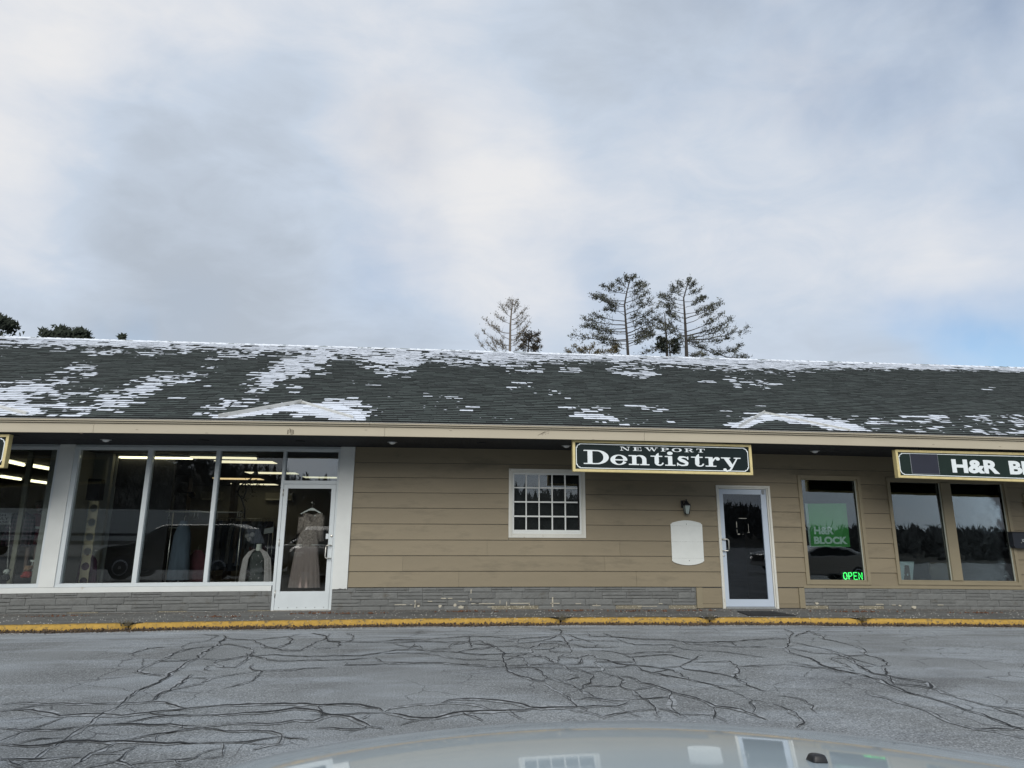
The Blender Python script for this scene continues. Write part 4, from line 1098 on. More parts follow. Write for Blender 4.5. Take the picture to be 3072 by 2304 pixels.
def U(*a): return lambda X, Y: np.minimum.reduce([f(X, Y) for f in a])
def D_(a, *b): return lambda X, Y: np.maximum.reduce([a(X, Y)]+[-f(X, Y) for f in b])
def I_(*a): return lambda X, Y: np.maximum.reduce([f(X, Y) for f in a])
SF = .075
GL = {
 'D': (1.90, D_(U(g_box(0, 0, 1.0, 1), I_(g_ell(.98, .5, .90, .5), g_box(.98, 0, 2, 1))), g_box(-.1, SF, .30, 1-SF), U(g_box(.66, SF, .98, 1-SF), I_(g_ell(.98, .5, .50, .425), g_box(.97, 0, 2, 1))))),
 'e': (1.27, U(D_(g_ell(.635, .345, .635, .365), g_ell(.655, .345, .315, .300), g_poly([(.75, .285), (1.4, .285), (1.4, .08), (1.12, .20), (.90, .20)])), g_box(.30, .30, 1.20, .385))),
 'n': (1.56, U(g_box(.26, 0, .58, .70), g_box(0, 0, .80, SF), g_box(.0, .70-SF, .40, .70), g_box(1.02, 0, 1.34, .42), g_box(.86, 0, 1.56, SF), D_(I_(g_ell(.86, .40, .48, .32), g_box(.3, .40, 1.5, .8)), g_ell(.76, .38, .26, .25), g_box(.3, 0, .56, .6)))),
 't': (.98, U(g_poly([(.30, .17), (.30, .70), (.44, .80), (.52, .93), (.62, .93), (.62, .17)]), g_box(0, .625, .90, .70), D_(I_(g_ell(.64, .20, .34, .22), g_box(.2, -.1, 1, .21)), g_ell(.70, .22, .16, .15)))),
 'i': (.78, U(g_box(.24, 0, .56, .70), g_box(0, 0, .80, SF), g_box(0, .70-SF, .40, .70), g_ell(.40, .90, .215, .125))),
 's': (1.02, U(g_str([(.86, .55, .03), (.74, .63, .045), (.52, .665, .052), (.28, .62, .09), (.20, .52, .105), (.34, .42, .115), (.62, .33, .115), (.80, .22, .105), (.78, .12, .085), (.60, .055, .05), (.38, .04, .045), (.18, .10, .045), (.08, .19, .03)]), g_box(.03, .0, .11, .24), g_box(.83, .46, .91, .70))),
 'r': (1.12, U(g_box(.26, 0, .58, .70), g_box(0, 0, .84, SF), g_box(0, .70-SF, .40, .70), g_str([(.60, .42, .05), (.68, .56, .055), (.82, .655, .055), (.95, .62, .09)]), g_ell(.97, .575, .155, .115))),
 'y': (1.52, U(g_poly([(.16, .70), (.54, .70), (.92, .10), (.76, .0), (.66, 0)]), g_poly([(1.22, .70), (1.32, .70), (.80, -.16), (.66, -.12)]), g_box(0, .70-SF, .72, .70), g_box(.98, .70-SF, 1.52, .70), g_str([(.78, -.10, .055), (.62, -.245, .055), (.40, -.29, .05), (.26, -.24, .06)]), g_ell(.26, -.19, .135, .095))),
 'N': (1.75, U(g_box(.22, 0, .32, 1), g_box(0, 0, .56, .1), g_box(0, .9, .45, 1), g_poly([(.22, 1), (.56, 1), (1.53, 0), (1.22, 0)]), g_box(1.43, 0, 1.53, 1), g_box(1.18, .9, 1.75, 1))),
 'E': (1.55, U(g_box(.24, 0, .56, 1), g_box(0, 0, 1.5, .1), g_box(0, .9, 1.45, 1), g_box(.5, .45, .95, .55), g_box(.88, .32, .98, .68), g_box(1.38, 0, 1.50, .34), g_box(1.33, .68, 1.45, 1))),
 'W': (2.35, U(g_poly([(.18, 1), (.54, 1), (1.0, 0), (.80, 0)]), g_poly([(.80, 0), (.90, 0), (1.32, 1), (1.22, 1)]), g_poly([(1.02, 1), (1.38, 1), (1.78, 0), (1.60, 0)]), g_poly([(1.60, 0), (1.72, 0), (2.14, 1), (2.04, 1)]), g_box(0, .9, .7, 1), g_box(.92, .9, 1.5, 1), g_box(1.84, .9, 2.35, 1))),
 'P': (1.45, U(g_box(.22, 0, .54, 1), g_box(0, 0, .8, .1), g_box(0, .9, .8, 1), D_(I_(g_ell(.75, .71, .68, .29), g_box(.5, .4, 2, 1)), g_ell(.75, .71, .34, .20), g_box(.5, .52, .75, .90)))),
 'O': (1.75, D_(g_ell(.87, .5, .87, .52), g_ell(.87, .5, .50, .42))),
 'R': (1.65, U(g_box(.22, 0, .54, 1), g_box(0, 0, .78, .1), g_box(0, .9, .8, 1), D_(I_(g_ell(.75, .74, .66, .26), g_box(.5, .4, 2, 1)), g_ell(.75, .74, .32, .17), g_box(.5, .57, .75, .90)), g_str([(.9, .44, .10), (1.12, .30, .12), (1.22, .10, .11), (1.40, .04, .045), (1.6, .10, .035)]))),
 'T': (1.45, U(g_box(.56, 0, .88, 1), g_box(.32, 0, 1.12, .1), g_box(0, .9, 1.45, 1), g_box(0, .62, .1, 1), g_box(1.35, .62, 1.45, 1))),
}
def glyph(ch, nx=34):
    w_, f = GL[ch]; x0, x1, y0, y1 = -.06, w_+.06, -.36, 1.06
    h = .036; X = np.arange(x0, x1+h, h); Y = np.arange(y0, y1+h, h); XX, YY = np.meshgrid(X, Y, indexing='ij'); F = f(XX, YY)
    F[np.abs(F) < 1e-5] = 1e-5
    V = {}; vl = []; faces = []; edges = []
    def vid(key, p):
        if key not in V: V[key] = len(vl); vl.append(p)
        return V[key]
    for i in range(len(X)-1):
        for j in range(len(Y)-1):
            cs_ = [(i, j), (i+1, j), (i+1, j+1), (i, j+1)]; s_ = [F[c] for c in cs_]
            if min(s_) > 0: continue
            poly = []
            for k in range(4):
                a, b = cs_[k], cs_[(k+1) % 4]; fa, fb = F[a], F[b]
                if fa < 0: poly.append(vid(a, (X[a[0]], Y[a[1]])))
                if (fa < 0) != (fb < 0):
                    t = fa/(fa-fb); poly.append(vid(tuple(sorted((a, b))), (X[a[0]]+(X[b[0]]-X[a[0]])*t, Y[a[1]]+(Y[b[1]]-Y[a[1]])*t)))
            if len(poly) > 2:
                faces.append(poly)
    cnt_ = {}
    for p in faces:
        for k in range(len(p)):
            e_ = (p[k], p[(k+1) % len(p)])
            if (e_[1], e_[0]) in cnt_: cnt_.pop((e_[1], e_[0]))
            else: cnt_[e_] = 1
    return w_, vl, faces, list(cnt_)
def word(mb, s, P, u0, u1, base, cap, gap, dep):
    """letters between u0 and u1 along a board; P(u, v, n) gives the world point"""
    gl = [glyph(c) for c in s]; tot = sum(g_[0] for g_ in gl)+gap*(len(s)-1); k = (u1-u0)/tot; u = u0
    for (w_, vl, fc, ed) in gl:
        vs = [P(u+x*k, base+y*cap, dep) for x, y in vl]+[P(u+x*k, base+y*cap, 0) for x, y in vl]; n = len(vl)
        mb.add(vs, [tuple(f) for f in fc]+[(b, a, a+n, b+n) for a, b in ed]); u += (w_+gap)*k

# =================================================================== SIGNS
def sign(corners, name, label, fr_w, facem, d=1.50, thick=.10, cut=(True, True)):
    """hanging box sign: corners (px) TL,TR,BR,BL of its front; returns thing and board mapping"""
    TLp, TRp, BRp, BLp = [at(px, py, d) for px, py in corners]
    x0, x1 = (TLp[0]+BLp[0])/2, (TRp[0]+BRp[0])/2; zt0, zt1, zb0, zb1 = TLp[1], TRp[1], BLp[1], BRp[1]
    o = thing(name, ((x0+x1)/2, -d+.03, (zb0+zb1)/2+bow((x0+x1)/2)), label, 'sign')
    Wd = x1-x0; Hh = ((zt0-zb0)+(zt1-zb1))/2
    def Pm(u, v, n=0.0): t = u/Wd; return (x0+u, -d-n, (zb0+(zb1-zb0)*t)+v*((zt0-zb0)+((zt1-zb1)-(zt0-zb0))*t)/Hh)
    def bar(u0, u1, v0, v1, n0, n1, nm, mt, mitre=None):
        P4 = [(u0, v0), (u1, v0), (u1, v1), (u0, v1)]
        if mitre: P4 = mitre
        mb = MB().add([Pm(a, b, n0) for a, b in P4]+[Pm(a, b, n1) for a, b in P4], [(0, 1, 2, 3), (7, 6, 5, 4), (0, 4, 5, 1), (1, 5, 6, 2), (2, 6, 7, 3), (3, 7, 4, 0)])
        return mb.build(nm, mt, parent=o, bevel=.003 if nm == 'frame' else 0)
    f = fr_w
    bar(f*.5, Wd-f*.5, f*.5, Hh-f*.5, -.07, -.012, 'board', facem)
    bar(0, 0, 0, 0, -.085, .012, 'frame', m_gold, [(0, 0), (Wd, 0), (Wd-f, f), (f, f)]); bar(0, 0, 0, 0, -.085, .012, 'frame', m_gold, [(f, Hh-f), (Wd-f, Hh-f), (Wd, Hh), (0, Hh)])
    bar(0, 0, 0, 0, -.085, .0121, 'frame', m_gold, [(0, 0), (f, f), (f, Hh-f), (0, Hh)]); bar(0, 0, 0, 0, -.085, .0121, 'frame', m_gold, [(Wd-f, f), (Wd, 0), (Wd, Hh), (Wd-f, Hh-f)])
    # thin white line with notched rounded corners
    def outline(i, rr, lw):
        pts = []
        def corner(cx, cy, a0, fx, fy):
            out_ = [(cx+fx*(rr+lw*1.2), cy), (cx+fx*rr, cy)] 
            return out_
        A, B, C_, E_ = f+i, Wd-f-i, f+i, Hh-f-i; nt_ = rr
        def arc(cx, cy, a0, a1): return [(cx+rr*math.cos(R_(a0+(a1-a0)*q/5)), cy+rr*math.sin(R_(a0+(a1-a0)*q/5))) for q in range(6)]
        k_ = lw*1.0
        pts += [(A+rr+k_, E_)]+arc(A-k_*.2+0, E_+k_*.2, 0, -90)[0:0]
        # convex corners built with a small step on each side
        pts = [(A+rr+k_, E_), (B-rr-k_, E_), (B-rr-k_, E_-k_)]+[(B-k_-rr+rr*math.sin(R_(90*q/5)), E_-k_-rr+rr*math.cos(R_(90*q/5))) for q in range(6)]+[(B, E_-rr-k_)]
        pts += [(B, C_+rr+k_), (B-k_, C_+rr+k_)]+[(B-k_-rr+rr*math.cos(R_(90*q/5)), C_+k_+rr-rr*math.sin(R_(90*q/5))) for q in range(6)]+[(B-rr-k_, C_)]
        pts += [(A+rr+k_, C_), (A+rr+k_, C_+k_)]+[(A+k_+rr-rr*math.sin(R_(90*q/5)), C_+k_+rr-rr*math.cos(R_(90*q/5))) for q in range(6)]+[(A, C_+rr+k_)]
        pts += [(A, E_-rr-k_), (A+k_, E_-rr-k_)]+[(A+k_+rr-rr*math.cos(R_(90*q/5)), E_-k_-rr+rr*math.sin(R_(90*q/5))) for q in range(6)]
        mb = MB(); n = len(pts)
        for q in range(n):
            (a, b), (c, e_) = pts[q], pts[(q+1) % n]; l = math.hypot(c-a, e_-b)
            if l < 1e-4: continue
            ux, uy = (c-a)/l*lw/2, (e_-b)/l*lw/2
            qd = [(a-ux-uy, b-uy+ux), (c+ux-uy, e_+uy+ux), (c+ux+uy, e_+uy-ux), (a-ux+uy, b-uy-ux)]
            dz = .0020+.00012*q
            mb.add([Pm(x, y, -.012+dz) for x, y in qd], [(0, 1, 2, 3)])
        mb.build('border_line', m_letter, parent=o)
    outline(.020, .045, .013)
    return o, Pm, Wd, Hh, x0
# the clinic sign
sg, Pm, Wd, Hh, X0 = sign([(1717,1319), (2254.6,1334), (2256.7,1425.4), (1719,1414.4)], 'hanging_sign', 'green sign with white slab serif lettering reading NEWPORT Dentistry', .043, m_green)
kx = Wd/538.0
mb = MB(); word(mb, 'NEWPORT', lambda u, v, n: Pm(u, v, -.012+n), (1858.6-1717.8)*kx, (2114-1717.8)*kx, Hh*.698, Hh*.120, .50, .004)
mb.build('lettering', m_letter, parent=sg)
mb = MB(); word(mb, 'Dentistry', lambda u, v, n: Pm(u, v, -.012+n), (1750-1717.8)*kx, (2222-1717.8)*kx, Hh*.245, Hh*.445, .10, .005)
mb.build('lettering', m_letter, parent=sg)
def bold_text(parent, Pm, s, u0, v0, w_, h, mt, off=.045, dep=.004, n0=-.012, name='lettering'):
    """heavy sans lettering on a sign board"""
    c = bpy.data.curves.new(name, 'FONT'); c.body = s; c.extrude = .5; c.offset = off; c.resolution_u = 4
    t = bpy.data.objects.new(name, c); COL.objects.link(t)
    dg = bpy.context.evaluated_depsgraph_get(); m = bpy.data.meshes.new_from_object(t.evaluated_get(dg)); COL.objects.unlink(t); bpy.data.objects.remove(t)
    a = np.array([v.co[:] for v in m.vertices]); lo, hi = a.min(0), a.max(0)
    mb = MB(); vs = [Pm(u0+(v[0]-lo[0])/(hi[0]-lo[0])*w_, v0+(v[1]-lo[1])/(hi[1]-lo[1])*h, n0+(v[2]-lo[2])/(hi[2]-lo[2])*dep) for v in a]
    mb.add(vs, [tuple(p.vertices) for p in m.polygons]); bpy.data.meshes.remove(m)
    return mb.build(name, mt, parent=parent)
# the tax office sign, cut by the right edge
sg2, Pm, Wd, Hh, X0 = sign([(2682,1349), (3470,1368), (3490,1460), (2697,1433)], 'hanging_sign', 'long green sign on the right with blank navy square and bold H&R BLOCK', .043, m_green2)
def uv2(px, py):
    x, z = at(px, py, 1.50-.012); return x-X0
u = uv2(2733, 1390), uv2(2814, 1390)
MB().add([Pm(a, b, -.012+n) for n in (.0, .004) for a, b in ((u[0]-.006, Hh*.16), (u[1]+.006, Hh*.16), (u[1]+.006, Hh*.875), (u[0]-.006, Hh*.875))], [(0, 1, 2, 3), (7, 6, 5, 4), (0, 4, 5, 1), (1, 5, 6, 2), (2, 6, 7, 3), (3, 7, 4, 0)]).build('square_edge', mat('pale_edge_line', (.30, .33, .36), .5, .05, 5), parent=sg2)
MB().add([Pm(a, b, -.012+n) for n in (.0, .007) for a, b in ((u[0], Hh*.16+.006), (u[1], Hh*.16+.006), (u[1], Hh*.875-.006), (u[0], Hh*.875-.006))], [(0, 1, 2, 3), (7, 6, 5, 4), (0, 4, 5, 1), (1, 5, 6, 2), (2, 6, 7, 3), (3, 7, 4, 0)]).build('blank_square', m_navy, parent=sg2)
a, b = uv2(2855, 1394), uv2(2996, 1394); bold_text(sg2, Pm, 'H&R', a, Hh*.235, b-a, Hh*.475, m_letter)
a = uv2(3026, 1394); bold_text(sg2, Pm, 'BLOCK', a, Hh*.235, (b-uv2(2855, 1394))*1.62, Hh*.475, m_letter)
# the sign cut by the left edge
sg3, Pm, Wd, Hh, X0 = sign([(-560,1310), (27,1303), (16,1403), (-590,1425)], 'hanging_sign', 'gold framed green sign of which only the right end shows at the left edge', .043, m_green)
for px in (1753, 2180): 
    x, z = at(px, 1326, 1.46); MB().lathe((x, -1.46, z-.02), [(.001, -.03), (.022, -.028), (.026, .0), (.02, .05), (.018, .10)], 12).build('mount', m_black, parent=sg)
# brackets hold the signs under the soffit
for s_, pxs in ((sg, (1800, 2000, 2190)), (sg2, (2760, 3000)), (sg3, (-100, -20))):
    for px in pxs: x = at(px, 1340, 1.46)[0]; MB().box(x-.012, x+.012, -1.46, -1.445, 2.70, ZS-.006).build('bracket', m_black, parent=s_)

# =================================================================== THINGS ON THE WALL
# blank plaque
x0, x1 = vx((2009,1570),(2015.7,1684)), vx((2104,1571),(2110,1684)); zt, zs_, zb = at(2050, 1561)[1], at(2058, 1569)[1], at(2062, 1695.5)[1]; zbs = at(2062, 1684.5)[1]
cx_ = (x0+x1)/2; hw = (x1-x0)/2; pts = []
for q in range(9): t = q/8; pts.append((cx_-.005-(hw-.03)*t, zt-(zt-zs_+.0)*t**1.8))          # top left sweep
pts += [(x0+.022, zs_-.006), (x0+.018, zs_-.016), (x0+.004, zs_-.018), (x0, zs_-.03), (x0, zbs+.028), (x0+.0, zbs+.006), (x0+.020, zbs+.004), (x0+.022, zbs-.012)]
for q in range(11): t = q/10; pts.append((x0+.03+(2*hw-.06)*t, zbs-.012-(zbs-.012-zb)*math.sin(math.pi*t)**.8))
pts += [(x1-.022, zbs-.012), (x1-.020, zbs+.004), (x1, zbs+.006), (x1, zbs+.028), (x1, zs_-.03), (x1-.004, zs_-.018), (x1-.018, zs_-.016), (x1-.022, zs_-.006)]
for q in range(9): t = 1-q/8; pts.append((cx_+.005+(hw-.03)*t, zt-(zt-zs_)*t**1.8))
pts.append((cx_, zt-.018))
pq = thing('wall_plaque', (cx_, -.03, (zt+zb)/2), 'blank white scroll topped plaque on the siding below the lantern', 'plaque')
MB().prism(pts[::-1], lambda u, v, t: (u, t, v), -.040, -.024).build('board', mat('worn_white_board', (.66, .69, .67), .6, .04, 6, .0008, 60, dirt=(.44, .45, .42), dscale=6, dthr=.68, dsoft=.05), parent=pq, bevel=.002)
cr_ = MB(); rr = random.Random(2)
for fz in (.875, .52, .155):
    z = zb+(zt-zb)*fz
    for q in range(30):
        a = x0+.01+(2*hw-.02)*q/30; cr_.box(a, a+(2*hw)/30*rr.uniform(.5, 1), -.0412, -.0395, z+rr.uniform(-.0015, .0015)-.0012, z+.0012)
cr_.build('crack_lines', mat('plaque_crack', (.25, .26, .25), .8, .3, 40), parent=pq, kind='stuff')
for (fx, fz) in ((0, .915), (.02, .10)): MB().lathe((cx_+fx, -.040, zb+(zt-zb)*fz), [(.008, 0), (.007, -.003), (.001, -.004)], 10, 'y').build('screw', m_black, parent=pq)

# carriage lantern
lx0, lz1 = at(2053, 1503, .12); lz0 = at(2060, 1543, .12)[1]; lcx = at(2060, 1525, .12)[0]; H = at(2060, 1512, .12)[1]-lz0
ln = thing('wall_lantern', (lcx, 0, lz0), 'small dark carriage lantern with frosted panes above the plaque', 'wall lamp')
MB().box(lcx-.075, lcx-.02, -.028, -.016, lz0+.12, lz0+.26).build('backplate', m_black, parent=ln, bevel=.004)
MB().tube([(lcx-.045, -.03, lz0+.22), (lcx-.04, -.075, lz0+.25), (lcx-.01, -.11, lz0+.245), (lcx, -.12, lz0+.215)], .009, 8).build('arm', m_black, parent=ln)
def frus(z0, z1, r0, r1, cx, cy, mb): return mb.lathe((cx, cy, 0), [(r0, z0), (r1, z1)], 4)
body = MB(); cy0 = -.12
def ringsq(mb, z, r, h, t):
    for (ax, ay, bx, by) in ((-r, -r, r, -r), (r, -r, r, r), (r, r, -r, r), (-r, r, -r, -r)): mb.box(lcx+min(ax, bx)-t, lcx+max(ax, bx)+t, cy0+min(ay, by)-t, cy0+max(ay, by)+t, z, z+h)
b0, b1 = .032, .055
for (z, r) in ((lz0, b0), (lz0+.165, b1)): MB
rg = MB(); rg.box(lcx-b0-.004, lcx+b0+.004, cy0-b0-.004, cy0+b0+.004, lz0, lz0+.012); rg.box(lcx-b1-.006, lcx+b1+.006, cy0-b1-.006, cy0+b1+.006, lz0+.160, lz0+.170)
for sx in (-1, 1):
    for sy in (-1, 1): rg.tube([(lcx+sx*b0, cy0+sy*b0, lz0+.01), (lcx+sx*b1, cy0+sy*b1, lz0+.163)], .0055, 6)
rg.build('cage', m_black, parent=ln)
MB().add([(lcx+sx*(b0-.003), cy0+sy*(b0-.003), lz0+.012) for sx, sy in ((-1, -1), (1, -1), (1, 1), (-1, 1))]+[(lcx+sx*(b1-.004), cy0+sy*(b1-.004), lz0+.16) for sx, sy in ((-1, -1), (1, -1), (1, 1), (-1, 1))],
         [(0, 1, 5, 4), (1, 2, 6, 5), (2, 3, 7, 6), (3, 0, 4, 7), (3, 2, 1, 0), (4, 5, 6, 7)]).build('frosted_pane', mat('frosted_pane', (.34, .40, .38), .35, .15, 60), parent=ln)
MB().lathe((lcx, cy0, lz0+.17), [(.083, 0), (.062, .018), (.040, .045), (.036, .05), (.036, .062), (.020, .072), (.010, .075), (.010, .085), (.015, .092), (.013, .102), (.001, .110)], 16).build('cap', m_black, parent=ln)

# letter box at the right edge, with its flap
bx0, bz0 = at(3036, 1645, .1); bz1 = at(3030, 1598, .1)[1]
lb = thing('letter_box', (bx0+.2, 0, bz0), 'black wall mounted letter box cut by the right edge beside the end window', 'mailbox')
lbx = bx0+.02
MB().prism([(lbx, bz1), (lbx+.36, bz1), (lbx+.36, bz0+.05), (lbx+.345, bz0+.015), (lbx+.31, bz0), (lbx+.05, bz0), (lbx+.015, bz0+.015), (lbx, bz0+.05)], lambda u, v, t: (u, t, v), -.14, -.024).build('box', mat('dark_blue_black_enamel', (.012, .015, .022), .35, .1, 9), parent=lb, bevel=.004)
MB().box(lbx-.012, lbx+.372, -.155, -.022, bz1+.001, bz1+.020).build('lid', m_black, parent=lb, bevel=.004)
tx, tz = at(3064, 1625, .14); text('mark', 'US', m_letter, lb, tx+.02, tz, .142, .05, .07); MB().lathe((tx, -.141, tz-.02), [(.008, 0), (.006, -.004), (.001, -.004)], 8, 'y').build('lock', m_steel, parent=lb)

# door mat
cxm = [(2213,1836),(2345,1835),(2357,1847),(2232,1849)]
P4 = []
for px, py in cxm:
    r = ray(px, py); t = -CAM[2]/r[2]; x = r[0]*t; t = (bow(x)-CAM[2])/r[2]; P4.append((r[0]*t, CAM[1]+r[1]*t))
print('mat', P4)
mx0, mx1 = (P4[0][0]+P4[3][0])/2, (P4[1][0]+P4[2][0])/2; my0, my1 = min(P4[2][1], P4[3][1]), max(P4[0][1], P4[1][1])
MB().add([(mx0+.10, my1, .002), (mx1-.05, my1-.04, .002), (mx1+.03, my0+.01, .002), (mx0, my0-.0, .002), (mx0+.10, my1, .014), (mx1-.05, my1-.04, .014), (mx1+.03, my0+.01, .014), (mx0, my0, .014)],
   [(3, 2, 1, 0), (4, 5, 6, 7), (0, 1, 5, 4), (1, 2, 6, 5), (2, 3, 7, 6), (3, 0, 4, 7)]).build('door_mat', m_rubber, bevel=.003, label='thin black rubber mat lying askew before the pale blue door', cat='door mat')

# =================================================================== SHOP INTERIOR, LEFT
CEIL = 2.83
inn = thing('shop_room', (-5, 5, 0), None, None, parent=bld)
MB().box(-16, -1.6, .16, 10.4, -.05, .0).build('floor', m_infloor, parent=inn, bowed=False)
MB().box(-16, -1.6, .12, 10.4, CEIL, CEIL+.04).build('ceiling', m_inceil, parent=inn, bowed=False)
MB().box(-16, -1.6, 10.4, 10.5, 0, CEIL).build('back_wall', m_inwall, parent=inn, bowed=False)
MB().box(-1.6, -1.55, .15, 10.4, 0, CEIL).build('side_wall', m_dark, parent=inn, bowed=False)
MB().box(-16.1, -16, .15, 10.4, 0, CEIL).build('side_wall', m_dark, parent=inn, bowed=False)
# partition between the two left shops and the panel wall on its right
xp = at(150, 1500, -.3)[0]
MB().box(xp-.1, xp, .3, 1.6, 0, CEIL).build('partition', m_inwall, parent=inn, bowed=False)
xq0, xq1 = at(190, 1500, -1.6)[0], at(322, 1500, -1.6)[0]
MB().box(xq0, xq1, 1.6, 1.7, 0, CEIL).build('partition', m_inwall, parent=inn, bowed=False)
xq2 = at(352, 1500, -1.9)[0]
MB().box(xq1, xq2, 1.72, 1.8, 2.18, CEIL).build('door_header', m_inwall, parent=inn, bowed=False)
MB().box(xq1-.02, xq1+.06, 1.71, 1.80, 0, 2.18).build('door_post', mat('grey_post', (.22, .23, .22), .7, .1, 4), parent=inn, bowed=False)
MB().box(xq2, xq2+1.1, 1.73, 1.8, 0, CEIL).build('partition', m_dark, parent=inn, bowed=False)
def onceil(px, py, z=CEIL):
    r = ray(px, py); t = (z-CAM[2])/r[2]; return r[0]*t, CAM[1]+r[1]*t
def light(pxa, pxb, py, mt, lab, dep=.30, z=CEIL, skew=0.0, grp='lit ceiling strips in the dress shop', tube=False):
    xa, y = onceil(pxa, py, z); xb, _ = onceil(pxb, py, z)
    o = thing('ceiling_light', ((xa+xb)/2, y, z), lab, 'ceiling light', grp)
    if tube:
        MB().box(xa-.03, xb+.03, y-.06, y+.06, z-.05, z-.004).build('housing', mat('white_fixture', (.45, .45, .42), .5, .05, 5), parent=o, bowed=False)
        for dy in (-.035, .035): MB().tube([(xa, y+dy, z-.068), (xb, y+dy, z-.068)], .018, 8).build('tube', mt, parent=o, bowed=False)
    else:
        MB().add([(xa, y-dep/2, z-.012), (xb, y-dep/2, z-.012), (xb-skew, y+dep/2, z-.012), (xa-skew, y+dep/2, z-.012), (xa, y-dep/2, z-.002), (xb, y-dep/2, z-.002), (xb-skew, y+dep/2, z-.002), (xa-skew, y+dep/2, z-.002)],
                 [(0, 1, 2, 3), (7, 6, 5, 4), (0, 4, 5, 1), (1, 5, 6, 2), (2, 6, 7, 3), (3, 7, 4, 0)]).build('panel', mt, parent=o, bowed=False)
    return o
light(361, 566, 1362, m_tube, 'brightest lit tube near the glass behind the two largest left panes', tube=True)
light(574, 762, 1362, m_tube2, 'lit twin tube near the glass running behind the third left mullion', tube=True)
light(652, 818, 1384, m_tube2, 'wide lit ceiling panel just under the near twin tube', .45)
light(742, 886, 1417.5, m_tube2, 'lit ceiling panel that meets the left jamb of the dress door', .45)
light(645, 780, 1435, m_tube3, 'orange tinted lit ceiling panel, the warmest of the row', .45)
light(698, 824, 1451.5, m_tube2, 'lit ceiling panel behind the dried branches', .45)
light(746, 872, 1464, m_tube2, 'lit ceiling panel second farthest back in the dress shop', .45)
light(778, 885, 1470.5, m_tube2, 'farthest lit ceiling strip in the dress shop', .35)
light(604, 636, 1464, m_tube2, 'short lit strip above the left wall heater, upper of two', .35)
light(604, 662, 1472, m_tube2, 'short lit strip above the left wall heater, lower of two', .30)
light(912, 1030, 1431, m_tube2, 'lit ceiling panel seen through the transom pane', .40)
# tubes in the far left shop, running away from the glass
def slant(p, q, lab, z=CEIL-.06):
    a = onceil(*p, z); b = onceil(*q, z)
    o = thing('ceiling_light', ((a[0]+b[0])/2, (a[1]+b[1])/2, z), lab, 'ceiling light', 'slanting lit tubes in the far left shop')
    MB().tube([(a[0], a[1], z), (b[0], b[1], z)], .035, 8).build('tube', m_tube, parent=o, bowed=False)
    d = Vector((b[0]-a[0], b[1]-a[1], 0)).normalized()*.08; e_ = Vector((-d.y, d.x, 0))
    MB().add([(a[0]-e_.x, a[1]-e_.y, z+.04), (b[0]-e_.x, b[1]-e_.y, z+.04), (b[0]+e_.x, b[1]+e_.y, z+.04), (a[0]+e_.x, a[1]+e_.y, z+.04), (a[0], a[1], z+.058), (b[0], b[1], z+.058)], [(0, 1, 2, 3), (0, 4, 5, 1), (3, 2, 5, 4)]).build('housing', mat('white_fixture', (.45, .45, .42), .5, .05, 5), parent=o, bowed=False)
slant((24, 1384), (71, 1395), 'slanting lit tube left of the inner frame, upper one')
slant((90, 1396), (163, 1409), 'slanting lit tube meeting the left pilaster, upper one')
slant((3, 1429), (62, 1438), 'slanting lit tube left of the inner frame, lower one')
slant((82, 1441), (156, 1451), 'slanting lit tube meeting the left pilaster, lower one')
slant((19, 1461), (37, 1463), 'tiny lit tube farthest back in the far left shop')
# inner display window frame in the far left shop
a = at(27, 1350, -.5); b = at(99, 1350, -.5); z_ = at(60, 1366, -.5)[1]
MB().box(a[0]-1.2, b[0], .42, .5, z_, CEIL-.01).build('header_box', mat('cream_bulkhead', (.20, .19, .14), .7, .08, 4), parent=inn, bowed=False)
xi = at(82, 1420, -.5)[0]; MB().box(xi-.05, xi+.03, .52, .58, 0, z_).build('inner_post', mat('cream_bulkhead', (.20, .19, .14), .7, .08, 4), parent=inn, bowed=False)

m_cloth = {}
def cloth(nm, c, v=.3): return mat(nm, c, .9, v, 9, .003, 60)
m_hang = mat('white_plastic_hanger', (.62, .64, .60), .4, .05, 9)
def hanger(o, x, y, z, w_=.40):
    MB().tube([(x, y, z+.02), (x, y, z+.075), (x+.012, y, z+.10), (x+.035, y, z+.105), (x+.045, y, z+.085)], .004, 6).build('hook', m_steel, parent=o, bowed=False)
    h = MB(); h.prism([(x-w_/2, z-.075), (x-w_/2+.02, z-.085), (x-.05, z-.018), (x+.05, z-.018), (x+w_/2-.02, z-.085), (x+w_/2, z-.075), (x+.05, z+.012), (x+.02, z+.026), (x-.02, z+.026), (x-.05, z+.012)], lambda u, v, t: (u, t, v), y-.008, y+.008)
    h.build('shoulders', m_hang, parent=o, bowed=False)
